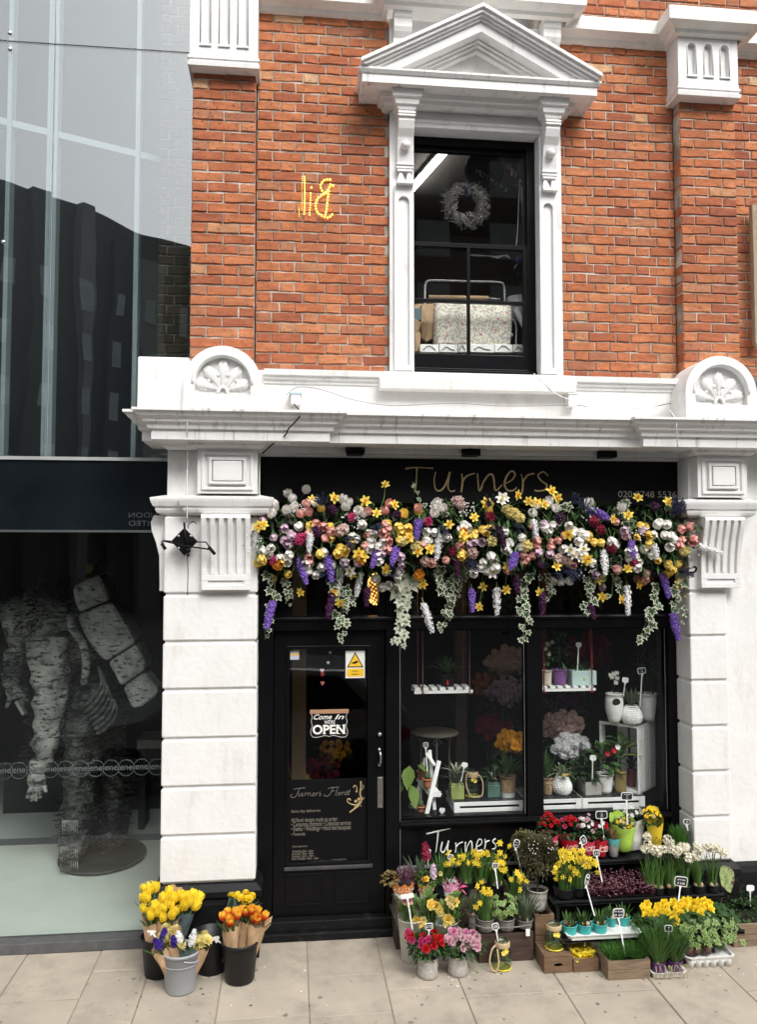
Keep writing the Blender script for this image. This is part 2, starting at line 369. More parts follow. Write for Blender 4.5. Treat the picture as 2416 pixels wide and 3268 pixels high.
def wall(name, label, x0, x1, z0, z1, yf, ph=0.0, pil=False, dep=.3, cat='brick wall'):
    t = thing(name, label, cat, ((x0 + x1) / 2, yf, z0))
    b = MB(); b.box(x0 + .004, x1 - .004, yf + .009, yf + dep, z0, z1); b.obj('mortar', M['mortar'], t)
    if pil: pilaster_bricks(t, x0, x1, z0, z1, yf)
    else: flemish(t, x0, x1, z0, z1, yf, ph)
    return t
wall('brick_wall', 'red brick wall panel between fluted pilaster and white window surround, with the glowing dots of a reflected sign', -.262, .722, 4.03, 6.76, 0, .05)
wall('brick_wall', 'red brick wall panel between white window surround and further brick pilaster, with pale bricks', 2.036, 2.962, 4.03, 6.70, 0, .12)
wall('brick_wall', 'narrow strip of red brick wall beyond the further brick pilaster', 3.424, 4.3, 4.1, 6.70, .03, .2)
wall('brick_wall', 'red brick wall above the white string course', 1.9, 4.3, 6.85, 7.4, .02, .2)
wall('brick_pilaster', 'red brick pilaster beside the glass building', -.72, -.262, 4.03, 6.19, -.1, pil=True, dep=.38, cat='pilaster')
wall('brick_pilaster', 'paler red brick pilaster at the far end of the facade', 2.962, 3.42, 4.1, 6.19, -.1, pil=True, dep=.36, cat='pilaster')
pw = wall('brick_wall', 'strip of brown brick party wall behind the curtain glass', -1.01, -.73, 3.7, 9, .30, .1, dep=.1)
bb_ = mat('brown_brick', (.13, .085, .055), .9, .25, 20, rand=.25)
for o in KIDS[pw.name][1:]: o.material_slots[0].link = 'OBJECT'; o.material_slots[0].material = bb_
# solid wall behind, so that no light comes through the house
bk = MB(); bk.box(-.72, .72, .31, .45, 3.5, 7.4); bk.box(2.03, 4.3, .31, .45, 3.5, 7.4); bk.box(.72, 2.03, .31, .45, 6.1, 7.4); bk.box(.72, 2.03, .31, .45, 3.45, 4.02)
bk.obj('inner_wall', mat('grey_plaster', (.3, .29, .27), .9, .1), kind='structure')

# ------------------------------------------------------------------ white trim of the upper storey
st = thing('string_course', 'white string course with stepped breaks running across the top of the facade', 'string course', (1, 0, 6.66))
b = MB(); prof = [(0, 6.655), (.035, 6.665), (.045, 6.69), (.115, 6.715), (.12, 6.81), (.09, 6.835), (0, 6.86)]
b.sweep([(o_, z + .075) for o_, z in prof], [(-.26, .004), (.70, .004), (.70, -.15), (2.06, -.15), (2.06, .02)]); b.sweep(prof, [(2.036, .004), (2.915, .004), (2.915, -.19), (3.43, -.19), (3.43, .03), (4.3, .03)]); b.obj('moulding', M['sillw'], st)
for x in (.745, 1.885):
    b = MB(); b.prism_x([(-.03, 6.77), (-.15, 6.77), (-.15, 6.69), (-.135, 6.68), (-.135, 6.62), (-.12, 6.59), (-.085, 6.56), (-.085, 6.515), (-.03, 6.515)], x, x + .135); b.obj('bracket', M['white'], st, bev=.004)
wf = MB(); wf.box(.722, 2.036, -.03, .3, 6.14, 6.74); wf.obj('panel', M['white2'], st)

def arch_hole(x0, x1, z0, z1, n=8, round_top=True):
    r = (x1 - x0) / 2; c = (x0 + x1) / 2
    p = [(x0, z0), (x1, z0)]
    if round_top: p += [(c + r * cos(pi * i / n), z1 - r + r * sin(pi * i / n)) for i in range(n + 1)]
    else: p += [(x1, z1), (x0, z1)]
    return p
def rect(x0, x1, z0, z1): return [(x0, z0), (x1, z0), (x1, z1), (x0, z1)]
def capital(label, x0, x1, z0, z1, xr):
    t = thing('pilaster_capital', label, 'capital', ((x0 + x1) / 2, -.1, z0))
    b = MB(); b.box(x0 + .012, x1 - .012, -.155, .02, z0 + .10, z1); w = x1 - x0
    holes = [arch_hole(x0 + w * a, x0 + w * c, z0 + .165, z1 - .05) for a, c in ((.165, .29), (.44, .565), (.715, .84))]
    b.plate(rect(x0, x1, z0 + .115, z1), holes, -.185, -.1545); b.box(x0, x1, -.154, .1, z0 + .115, z1 - .002); b.obj('fluted_block', M['white'], t)
    for a, c in ((.165, .29), (.44, .565), (.715, .84)):
        k = MB(); k.box(x0 + w * a - .012, x0 + w * c + .012, -.197, -.186, z0 + .15, z0 + .164); k.obj('flute_sill', M['white'], t)
        k = MB(); pts = arch_hole(x0 + w * a - .006, x0 + w * c + .006, z0 + .166, z1 - .044); k.tube([(p[0], -.186, p[1]) for p in pts[1:] + pts[:1]], .006, 5); k.obj('flute_bead', M['white'], t)
    k = MB(); k.sweep([(.0, z0), (.012, z0 + .002), (.016, z0 + .03), (.004, z0 + .036), (.004, z0 + .05), (.012, z0 + .056), (.012, z0 + .074), (.002, z0 + .08), (.002, z0 + .113), (0, z0 + .114)], [(x0, .1), (x0, -.185), (x1, -.185), (x1, .1)]); k.box(x0 + .003, x1 - .003, -.182, .1, z0 + .001, z0 + .11); k.obj('base_moulding', M['white'], t)
capital('white fluted capital over the brick pilaster beside the glass building', -.73, -.25, 6.185, 7.1, 0)
capital('white capital of three round topped flutes at the far end of the facade', 2.92, 3.40, 6.195, 6.66, 0)

# ------------------------------------------------------------------ window surround with pediment
ws = thing('window_surround', 'white window surround with triangular pediment, consoles and arched panel jambs', 'window surround', (1.37, 0, 3.95))
CX, AP, EZ, HW = 1.368, 6.69, 6.225, .885
sl = (AP - EZ) / HW; cs = 1 / math.hypot(1, sl)
def chev(b, t0, t1, y0, y1, zmin, w=HW):
    d0, d1 = t0 / cs, t1 / cs; o = []
    xb = lambda d: min(w, (AP - d - zmin) / sl)
    p = [(CX - xb(d0), AP - d0 - sl * xb(d0)), (CX, AP - d0), (CX + xb(d0), AP - d0 - sl * xb(d0)), (CX + xb(d1), AP - d1 - sl * xb(d1)), (CX, AP - d1), (CX - xb(d1), AP - d1 - sl * xb(d1))]
    b.prism_y(p, y0, y1)
b = MB(); chev(b, 0, .022, -.355, .02, 6.20); chev(b, .022, .046, -.335, .02, 6.19); chev(b, .046, .062, -.315, .02, 6.18, HW - .02); chev(b, .062, .078, -.295, .02, 6.17, HW - .03)
chev(b, .078, .145, -.275, .02, 6.165, HW - .05); b.obj('raking_cornice', M['white'], ws)
b = MB(); chev(b, .145, .160, -.19, .02, 6.166); chev(b, .16, .178, -.165, .02, 6.166); chev(b, .178, .2, -.14, .02, 6.166); b.prism_y([(CX - .62, 6.165), (CX + .62, 6.165), (CX, AP - .2)], -.09, .02); b.obj('tympanum', M['white2'], ws)
b = MB(); b.sweep([(0, 6.088), (.02, 6.088), (.02, 6.15), (.03, 6.152), (.045, 6.172), (.045, 6.186), (.0, 6.187)], [(.515, .02), (.515, -.27), (2.215, -.27), (2.215, .02)]); b.box(.516, 2.214, -.268, .02, 6.089, 6.1865)
b.obj('base_cornice', M['whitec'], ws)
b = MB(); b.sweep([(0, 6.02), (.02, 6.03), (.03, 6.055), (.05, 6.06), (.06, 6.087)], [(.69, .02), (.69, -.12), (2.05, -.12), (2.05, .02)]); b.box(.692, 2.048, -.118, .02, 6.021, 6.086); b.obj('bed_moulding', M['white'], ws)
b = MB(); b.box(.722, 2.036, -.055, .02, 5.955, 6.02); b.obj('frieze', M['white2'], ws)
b = MB(); b.sweep([(0, 5.895), (.012, 5.898), (.012, 5.925), (.024, 5.93), (.03, 5.945), (.004, 5.954)], [(.905, -.02), (.905, -.055), (1.862, -.055), (1.862, -.02)]); b.box(.906, 1.861, -.052, .10, 5.897, 5.953); b.obj('architrave', M['white'], ws)
for x0, x1, rev in ((.722, .902, 1), (1.865, 2.036, -1)):
    w = x1 - x0; c = (x0 + x1) / 2; a0, a1 = (x0 + .05, x1 - .012) if rev == 1 else (x0 + .012, x1 - .05); ac = (a0 + a1) / 2
    b = MB(); b.box(x0, x1, -.05, .3, 4.03, 6.02); b.obj('jamb', M['white'], ws)
    b = MB(); b.plate(rect(a0 - .02, a1 + .006, 4.06, 5.44), [arch_hole(a0 + .012, a1 - .026, 4.10, 5.36)], -.075, -.0505); b.obj('panel_moulding', M['white'], ws, bev=.004)
    k = MB(); k.prism_x([(-.05, 5.60), (-.09, 5.60), (-.10, 5.66), (-.11, 5.72), (-.13, 5.78), (-.165, 5.83), (-.185, 5.88), (-.185, 6.0), (-.05, 6.0)], a0, a1)
    for z, y in ((5.56, .10), (5.585, .105), (5.905, .20), (5.925, .20)): k.box(a0 - .006, a1 + .006, -y, -.05, z, z + .014)
    k.box(a0 + .002, a1 - .002, -.095, -.05, 5.54, 5.60); k.obj('console', M['white'], ws, bev=.003)
    k = MB(); k.ball((ac, -.13, 5.72), .036, 14, 8); k.obj('console_ball', M['white'], ws)
    for s in (-.5, .5):
        g = MB(); gx = ac + s * .062; g.add([(gx - .010, -.085, 5.53), (gx + .010, -.085, 5.53), (gx + .029, -.115, 5.455), (gx - .029, -.115, 5.455), (gx - .010, -.05, 5.53), (gx + .010, -.05, 5.53), (gx + .029, -.05, 5.455), (gx - .029, -.05, 5.455)], [(0, 1, 2, 3), (4, 7, 6, 5), (0, 4, 5, 1), (1, 5, 6, 2), (2, 6, 7, 3), (3, 7, 4, 0)]); g.obj('gutta', M['white'], ws)
    k = MB(); k.box(a0 - .004, a1 + .004, -.12, -.05, 5.44, 5.454); k.obj('gutta_band', M['white'], ws)
    k = MB(); k.sweep([(0, 5.955), (.006, 5.957), (.012, 5.985), (.026, 5.99), (.032, 6.03), (.05, 6.036), (.056, 6.086), (0, 6.087)], [(a0, -.05), (a0, -.185), (a1, -.185), (a1, -.05)]); k.obj('console_cap', M['white'], ws)
b = MB(); b.sweep([(0, 3.895), (.02, 3.90), (.028, 3.97), (.02, 3.99), (-.05, 4.03)], [(.655, .02), (.655, -.175), (2.06, -.175), (2.06, .02)]); b.box(.657, 2.058, -.172, .10, 3.897, 4.028); b.obj('sill', M['sillw'], ws, bev=.004)

# ------------------------------------------------------------------ sash window
sw = thing('sash_window', 'black sash window above the shop, one big pane over four small ones', 'window', (1.37, .08, 4.05))
b = MB(); b.plate(rect(.902, 1.865, 4.03, 5.895), [rect(.915, 1.80, 4.115, 5.835)], .062, .12); b.box(.902, 1.865, .04, .0615, 4.03, 4.095); b.obj('frame', M['sash'], sw, bev=.003)
b = MB(); b.plate(rect(.912, 1.802, 5.045, 5.838), [rect(.925, 1.775, 5.085, 5.80)], .10, .135); b.obj('upper_sash', M['sash'], sw, bev=.003)
g = MB(); g.box(.922, 1.778, .116, .120, 5.082, 5.803); g.obj('pane', M['glassU'], sw)
b = MB(); b.plate(rect(.912, 1.802, 4.112, 5.08), [rect(.925, 1.328, 4.645, 5.045), rect(1.352, 1.765, 4.645, 5.045), rect(.925, 1.328, 4.225, 4.62), rect(1.352, 1.765, 4.225, 4.62)], .066, .098); b.obj('lower_sash', M['sash'], sw, bev=.003)
for x0, x1 in ((.922, 1.331), (1.349, 1.768)):
    for z0, z1 in ((4.642, 5.048), (4.222, 4.623)):
        g = MB(); g.box(x0, x1, .080, .084, z0, z1); g.obj('pane', M['glassU'], sw)

# ------------------------------------------------------------------ white entablature over the shop
en = thing('shop_cornice', 'white moulded cornice and plain parapet running over the shop sign', 'cornice', (1.2, -.2, 3.46))
b = MB(); cp = [(0, 3.475), (.10, 3.475), (.235, 3.478), (.235, 3.535), (.24, 3.545), (.255, 3.548), (.262, 3.575), (.285, 3.59), (.29, 3.605), (.315, 3.625), (.33, 3.65), (.345, 3.655), (.345, 3.672), (.0, 3.70)]
b.sweep(cp, [(-1.0 + .24, .35), (-1.0 + .24, -.10), (-.685, -.10), (-.685, -.19), (.03, -.19), (.03, -.13), (2.72, -.13), (2.72, -.19), (4.3, -.19)]); b.obj('cornice_moulding', M['whitec'], en)
b = MB(); b.box(-.75, 4.3, -.10, .3, 3.44, 3.69); b.obj('cornice_core', M['white2'], en)
b = MB(); b.sweep([(0, 3.42), (.02, 3.425), (.02, 3.475)], [(-.21, -.02), (3.03, -.02)]); b.box(-.21, 3.03, -.018, .2, 3.40, 3.474); b.obj('frieze', M['white2'], en)
b = MB(); b.box(-.26, 3.0, -.10, .3, 3.695, 4.03); b.obj('parapet', M['white2'], en)
b = MB(); b.sweep([(0, 3.93), (.01, 3.935), (.012, 3.955), (.03, 3.965), (.032, 3.985), (.05, 3.99), (.055, 4.03), (-.06, 4.05)], [(-.19, -.10), (3.0, -.10)]); b.obj('parapet_moulding', M['white'], en)

# shell gables over the piers
def shell(label, cx, hw, yf, z0, z1):
    t = thing('shell_gable', label, 'gable ornament', (cx, yf, z0)); r = hw; zc = z1 - r
    def half(rr, zb): return [(cx - rr, zb), (cx + rr, zb)] + [(cx + rr * cos(pi * i / 24), zc + rr * sin(pi * i / 24)) for i in range(25)]
    b = MB(); b.plate(half(r, z0), [], yf + .05, yf + .28); b.obj('back', M['white2'], t)
    b = MB(); b.plate(half(r, z0), [half(r - .075, z0 + .105)], yf, yf + .05); b.obj('arch', M['white'], t, bev=.006)
    b = MB(); b.tube([(cx + (r - .062) * cos(pi * i / 24), yf - .001, zc + (r - .062) * sin(pi * i / 24)) for i in range(25)], .011, 6); b.obj('arch_bead', M['white'], t)
    zo = z0 + .135
    for a in (18, 54, 90, 126, 162):
        d = Vector((cos(radians(a)), 0, sin(radians(a)))); n = Vector((-d.z, 0, d.x)); L = .225 if a == 90 else (.215 if a in (54, 126) else .205)
        k = MB(); k.smooth = True; rows = []
        for q, w, h in ((.06, .010, .014), (.30, .016, .02), (.52, .030, .03), (.72, .043, .036), (.88, .036, .03), (1.0, .004, .012)):
            c = Vector((cx, yf + .05, zo)) + d * (L * q)
            rows.append([c - n * w, c - n * w * .5 - Vector((0, h * .9, 0)), c - Vector((0, h * .55, 0)), c + n * w * .5 - Vector((0, h * .9, 0)), c + n * w])
        k.add([v for r_ in rows for v in r_], [(i * 5 + j, i * 5 + j + 1, (i + 1) * 5 + j + 1, (i + 1) * 5 + j) for i in range(5) for j in range(4)]); k.obj('petal', M['white'], t)
    for a in (8, 36, 72, 108, 144, 172):
        d = Vector((cos(radians(a)), 0, sin(radians(a)))); k = MB(); c0 = Vector((cx, yf + .045, zo))
        k.tube([c0 + d * .04, c0 + d * .10], .007, 6); k.ball(c0 + d * .118, .017, 8, 6); k.obj('bud', M['white'], t)
    k = MB(); k.tube([(cx + .034 * cos(pi * i / 10), yf + .035, z0 + .112 + .05 * sin(pi * i / 10)) for i in range(11)], .013, 6); k.obj('root_ring', M['white'], t)
shell('white half round shell ornament on the pier next to the glass building', -.465, .262, -.33, 3.70, 4.14)
shell('white half round shell ornament on the far pier, cut off by the picture edge', 3.13, .275, -.33, 3.70, 4.165)
pb = MB(); pb.box(-1.05, -.70, -.24, .28, 3.70, 4.075); o = pb.obj('parapet_block', M['white'], bev=.012); tag(o, 'plain white parapet block standing on the cornice against the glass building', 'parapet block')

# ------------------------------------------------------------------ piers
def flute_console(t, x0, x1, z0, z1, y, n):
    # curved profile, ribs stand proud so that flutes stay between them
    P = [(0, -.13), (.06, -.135), (.16, -.12), (.30, -.095), (.5, -.072), (.7, -.06), (.86, -.058), (1, -.058)]
    H = z1 - z0
    pr = lambda q, o: (y + q - o, )
    core = [(y + .01, z1)] + [(y + d + .024, z1 - H * f) for f, d in P] + [(y + .01, z0)]
    b = MB(); b.prism_x(core, x0 + .004, x1 - .004); b.obj('console', M['white'], t)
    w = (x1 - x0); gw = w * .075; rw = (w - n * gw) / (n + 1)
    top, bot = .05, .80
    prof = [(f, d) for f, d in P]
    def at_(f):
        for (f0, d0), (f1, d1) in zip(P, P[1:]):
            if f0 <= f <= f1: return d0 + (d1 - d0) * (f - f0) / (f1 - f0)
        return P[-1][1]
    fs = [top + (bot - top) * i / 8 for i in range(9)]
    for i in range(n + 1):
        k = MB(); xa = x0 + i * (rw + gw)
        poly = [(y + at_(f), z1 - H * f) for f in fs] + [(y + at_(f) + .026, z1 - H * f) for f in fs[::-1]]
        k.prism_x(poly, xa, xa + rw); k.obj('console_rib', M['white'], t, bev=.003)
    for a, c in ((0, top + .001), (bot - .001, .875), (.935, 1.0)):
        ff = [a + (c - a) * i / 3 for i in range(4)]
        k = MB(); k.prism_x([(y + at_(f), z1 - H * f) for f in ff] + [(y + at_(f) + .026, z1 - H * f) for f in ff[::-1]], x0, x1); k.obj('console_band', M['white'], t, bev=.003)
    k = MB(); ff = [.872, .905, .94]; k.prism_x([(y + at_(f) + .012, z1 - H * f) for f in ff] + [(y + at_(f) + .03, z1 - H * f) for f in ff[::-1]], x0 + .001, x1 - .001); k.obj('console_groove', M['white'], t)
    for xa in (x0, x1 - .045):
        k = MB(); k.prism_x([(y + at_(f), z1 - H * f) for f in (.875, .905, .935)] + [(y + at_(f) + .026, z1 - H * f) for f in (.935, .905, .875)], xa, xa + .045); k.obj('console_cheek', M['white'], t)
def panel_block(t, x0, x1, z0, z1, y):
    b = MB(); b.box(x0, x1, y, .2, z0, z1); b.obj('panel_block', M['white'], t)
    for i, (m, yy) in enumerate(((.028, .014), (.075, .024))):
        k = MB(); k.plate(rect(x0 + m, x1 - m, z0 + m * .8, z1 - m * .8), [rect(x0 + m + .022, x1 - m - .022, z0 + m * .8 + .02, z1 - m * .8 - .02)], y - yy, y + .002); k.obj('panel_frame', M['white'], t, bev=.005)
    m = .105; k = MB(); k.box(x0 + m, x1 - m, y - .026, y + .002, z0 + m * .8, z1 - m * .8); k.obj('raised_panel', M['white'], t, bev=.006)
def pier(label, x0, x1, yf, cx0, cx1, zs, left_return):
    t = thing('shop_pier', label, 'pier', ((x0 + x1) / 2, yf, 0))
    # worn black base
    b = MB(); b.sweep([(.03, 0), (.03, .36), (.02, .40), (.045, .41), (.045, .45), (.01, .49), (-.01, .495)], [(x0, .25), (x0, yf), (x1, yf), (x1, .25)]); b.box(x0, x1, yf + .01, .25, .001, .494); b.obj('plinth', M['plinth'], t, bev=.004)
    b = MB(); b.box(x0 + .014, x1 - .014, yf + .016, .25, .495, 3.465); b.obj('core', M['white2'], t)
    for a, c in zip(zs, zs[1:]):
        k = MB(); k.box(x0, x1, yf, .2, a + .011, c - .011); k.obj('stone_block', M['white2'], t, bev=.009)
    # console zone
    flute_console(t, cx0, cx1, 2.47, 2.985, yf, 5)
    nk = [(0, 2.985), (.05, 2.985), (.075, 3.0), (.085, 3.02), (.085, 3.035), (.10, 3.045), (.112, 3.075), (.116, 3.09), (.116, 3.103), (.0, 3.13)]
    k = MB(); xl = x0 + .025 if left_return else x0
    path = [(xl, .3), (xl, yf + .06), (cx0 - .04, yf + .06), (cx0 - .04, yf), (cx1 + .04, yf), (cx1 + .04, .0)] if left_return else [(cx0 - .03, .0), (cx0 - .03, yf), (cx1 + .03, yf), (cx1 + .03, .1)]
    k.sweep(nk, path); k.obj('neck_moulding', M['white'], t)
    panel_block(t, cx0 - .03, cx1 + .045, 3.13, 3.435, yf - .09)
    k = MB(); bd = [(0, 3.435), (.02, 3.437), (.05, 3.455), (.055, 3.47), (.075, 3.476), (.08, 3.52)]
    yb = yf - .09
    k.sweep(bd, [(xl + .01, .3), (xl + .01, yf - .005), (cx0 - .04, yf - .005), (cx0 - .04, yb), (cx1 + .05, yb), (cx1 + .05, .05)] if left_return else [(cx0 - .04, .05), (cx0 - .04, yb), (cx1 + .05, yb), (cx1 + .05, .1)]); k.obj('bed_moulding', M['white'], t)
    if left_return:
        k = MB(); k.box(xl - .0, cx0 - .032, yf + .055, .2, 3.132, 3.434); k.box(xl + .05, cx0 - .06, yf + .03, yf + .0548, 3.14, 3.43); k.obj('return_panel', M['white'], t, bev=.004)
        P = [(x0 + .02, 2.985), (x0 - .085, 2.985), (x0 - .105, 2.94), (x0 - .10, 2.88), (x0 - .07, 2.80), (x0 - .045, 2.70), (x0 - .04, 2.50), (x0 - .04, 2.46), (x0 + .02, 2.46)]
        k = MB(); k.prism_y(P, yf + .08, .2); k.obj('return_console', M['white'], t, bev=.004)
    return t
ZS = [.495, .81, 1.135, 1.46, 1.79, 2.115, 2.44, 2.985]
pier('white rusticated shop pier beside the glass showroom, with black bracket', -.86, -.222, -.2, -.60, -.27, ZS, True)
pier('white rusticated shop pier at the far end of the flower display', 2.92, 3.21, -.2, 2.985, 3.29, [z + .0 for z in ZS], False)
b = MB(); b.box(3.205, 4.3, -.155, .3, .47, 3.47); o = b.obj('side_wall', M['white2']); tag(o, 'plain white rendered wall beyond the far pier', 'wall')
b = MB(); b.sweep([(.03, 0), (.03, .40), (.015, .44), (0, .469)], [(3.25, -.155), (4.3, -.155)]); b.box(3.25, 4.3, -.15, .3, .001, .468); o = b.obj('wall_plinth', M['plinth']); tag(o, 'black painted plinth under the plain white wall', 'plinth')
# ------------------------------------------------------------------ shopfront
za = lambda x, y: (1220 + x * .3511, 2620 + y * .3511)
zb = lambda x, y: (1680 + x * .4455, 2540 + y * .4455)
zl = lambda x, y: (400 + x * .3148, 2780 + y * .3148)
zd = lambda x, y: (800 + x * .27845, 1960 + y * .27845)
ze = lambda x, y: (850 + x * .24818, 2440 + y * .24818)
zw = lambda x, y: (1240 + x * .31328, 1980 + y * .31328)     # first shop window
zv = lambda x, y: (1680 + x * .32218, 1980 + y * .32218)     # second shop window
zu = lambda x, y: (1200 + x * .3937, 380 + y * .3937)        # upper window
zg = lambda x, y: (780 + x * .52663, 1380 + y * .52663)      # garland, first half
zh = lambda x, y: (1550 + x * .52421, 1380 + y * .52421)     # garland, second half
zc = lambda x, y: (x * .5448, 1000 + y * .5448)              # showroom and pier head
zs = lambda x, y: (x * .5594, 1700 + y * .5594)              # showroom sculpture

sf = thing('shopfront', 'black painted shopfront frame of posts, rails and two display windows', 'shopfront', (1.4, .05, 0))
BK = M['black']
def sbox(name, *a, m=None, bev=.004): b = MB(); b.box(*a); return b.obj(name, m or BK, sf, bev=bev)
sbox('post', -.222, -.115, .02, .16, .0, 3.08); sbox('post', .702, .80, .03, .17, .0, 2.95); sbox('mullion', 1.757, 1.872, .035, .17, .46, 2.17); sbox('post', 2.858, 3.02, .02, .16, 0, 3.08)
sbox('transom', -.115, 2.858, .025, .17, 2.165, 2.26); sbox('transom_bead', -.10, 2.85, .010, .025, 2.235, 2.255)
sbox('head_rail', -.115, 2.858, .03, .17, 2.90, 3.08)
sbox('stall_rail', .80, 2.858, .02, .17, .735, .785); sbox('stall_cap', .80, 2.858, -.005, .02, .755, .775)
sbox('stall_panel', .80, 2.858, .05, .16, .0, .735, m=M['black'])
sbox('stall_bead', .80, 2.858, .034, .05, .44, .462, m=mat('worn_grey_bead', (.22, .21, .2), .6, .2, 20)); sbox('stall_skirt', .80, 2.858, .02, .05, .001, .40)
bead = mat('aluminium_bead', (.38, .38, .37), .4, .1, 20, metal=.6)
for x0, x1 in ((.80, 1.757), (1.872, 2.858)):
    b = MB(); b.plate(rect(x0, x1, .786, 2.165), [rect(x0 + .014, x1 - .014, .80, 2.15)], .06, .075); b.obj('glazing_bead', BK, sf, bev=.002)
    b = MB(); b.box(x1 - .0155, x1 - .0125, .057, .0598, .80, 2.15); b.obj('bead_edge', bead, sf)
    g = MB(); g.box(x0, x1, .08, .086, .787, 2.164); g.obj('shop_pane', M['glass'], sf)
b = MB(); b.box(.803, .806, .0275, .031, .46, 2.15); b.obj('bead_edge', bead, sf)
for x0, x1 in ((-.115, .65), (.80, 2.858)):
    g = MB(); g.box(x0, x1, .08, .086, 2.261, 2.899); g.obj('fanlight_pane', M['glass'], sf)
sbox('fanlight_post', .65, .702, .04, .17, 2.26, 2.90)
sbox('threshold', -.222, .80, -.035, .2, .0, .055, m=M['plinth'], bev=.008); sbox('step', -.222, .80, .0, .2, .055, .125, m=M['plinth'], bev=.006)

# door
dr = thing('shop_door', 'black glazed shop door with silver handle, stickers and gold lettering', 'door', (.295, .10, .125))
X0, X1, Z0, Z1 = -.112, .699, .128, 2.162; GX0, GX1, GZ0, GZ1 = .0, .575, .50, 2.03
b = MB(); b.plate(rect(X0, X1, Z0, Z1), [rect(GX0, GX1, GZ0, GZ1)], .075, .125); b.obj('door_leaf', BK, dr, bev=.005)
b = MB(); b.plate(rect(GX0 - .02, GX1 + .02, GZ0 - .02, GZ1 + .02), [rect(GX0 + .004, GX1 - .004, GZ0 + .004, GZ1 - .004)], .064, .0745); b.obj('glazing_frame', BK, dr, bev=.004)
b = MB(); b.box(GX0 - .03, GX1 + .03, .052, .0745, GZ0 - .045, GZ0 - .02); b.obj('weather_bar', mat('worn_bar', (.05, .05, .052), .4, .3, 14), dr, bev=.004)
g = MB(); g.box(GX0, GX1, .098, .103, GZ0, GZ1); g.obj('door_pane', M['glass'], dr)
b = MB(); b.box(GX0 + .002, GX1 - .002, .0971, .0977, GZ0 + .002, 1.085); b.obj('black_film', M['blackm'], dr)
for x0, x1 in ((-.02, .25), (.33, .60)):
    b = MB(); b.plate(rect(x0, x1, .20, .43), [rect(x0 + .018, x1 - .018, .218, .412)], .068, .0745); b.obj('panel_moulding', BK, dr, bev=.003)
P = at(*zd(1480, 1378), .06); b = MB(); b.ball(P, .017, 14, 8); b.tube([P, P + Vector((0, .02, 0))], .009, 8); b.obj('knob', M['steel'], dr)
p0, p1 = at(*zd(1475, 1553), .06), at(*zd(1478, 1728), .06)
b = MB(); b.tube(spline([p0 + Vector((0, .015, 0)), p0, p0 + Vector((.004, -.03, -.02)), (p0 + p1) / 2 + Vector((.006, -.036, 0)), p1 + Vector((.004, -.03, .02)), p1, p1 + Vector((0, .015, 0))], 5), .0075, 8); b.ball(p0, .014, 10, 6); b.ball(p1, .014, 10, 6); b.obj('pull_handle', M['steel'], dr)
a, c = at(*ze(1430, 162), .068), at(*ze(1503, 556), .068)
b = MB(); b.box(a.x, c.x, .066, .0745, c.z, a.z); b.obj('push_plate', mat('dull_steel', (.34, .33, .3), .38, .15, 30, metal=.9), dr, bev=.002)
for z in (a.z - .012, (a.z + c.z) / 2 - .02, c.z + .012): b = MB(); b.ball(((a.x + c.x) / 2, .0655, z), .004, 8, 5); b.obj('screw', M['steel'], dr)
# lettering on the film (it lies on the outer face of the glass)
FY = .0965
def dtext(s, x0, y0, x1, y1, m, **k):
    A, B = at(*ze(x0, y0), FY), at(*ze(x1, y1), FY)
    o = text('lettering', s, 1.0, m, dr, ((A.x + B.x) / 2, FY, (A.z + B.z) / 2), ext=.0003, **k)
    d = o.dimensions
    xs = [v.co.x for v in o.data.vertices]; w = max(xs) - min(xs); ys = [v.co.y for v in o.data.vertices]; h = max(ys) - min(ys)
    o.scale = ((B.x - A.x) / w, (A.z - B.z) / h, 1); o.location.x += -(max(xs) + min(xs)) / 2 * o.scale[0]; o.location.z += -(max(ys) + min(ys)) / 2 * o.scale[1]
    return o
gl = M['greyl']
for s, r in (('Same day deliveries', (318, 583, 692, 618)), ('All floral designs made to order:', (318, 690, 918, 738)), ('• Corporate contracts • Collection services', (318, 742, 1086, 792)), ('• Events • Weddings • Hand tied bouquets', (318, 800, 1084, 850)), ('• Funerals', (318, 876, 498, 910)),
             ('Opening hours:', (328, 1042, 526, 1066)), ('Weekdays 8am - 6pm', (328, 1102, 602, 1132)), ('Saturday 10am - 8pm', (328, 1135, 606, 1162)), ('Sundays 12pm - 6pm', (328, 1166, 608, 1194)), ('Bank holidays 10am - 2pm', (328, 1198, 668, 1226)), ('www.turnersflorist.co.uk   T: 020 8748 5536', (555, 1228, 1030, 1262))):
    dtext(s, *r, gl)
def strokes(name, lines, fn, Y, w, m, parent, sm=5, depth=None):
    b = MB()
    for l in lines:
        pts = [at(*fn(*p), Y) for p in l]; pts = spline(pts, sm) if len(pts) > 2 else pts
        b.tube(pts, w, 5)
    o = b.obj(name, m, parent); return o
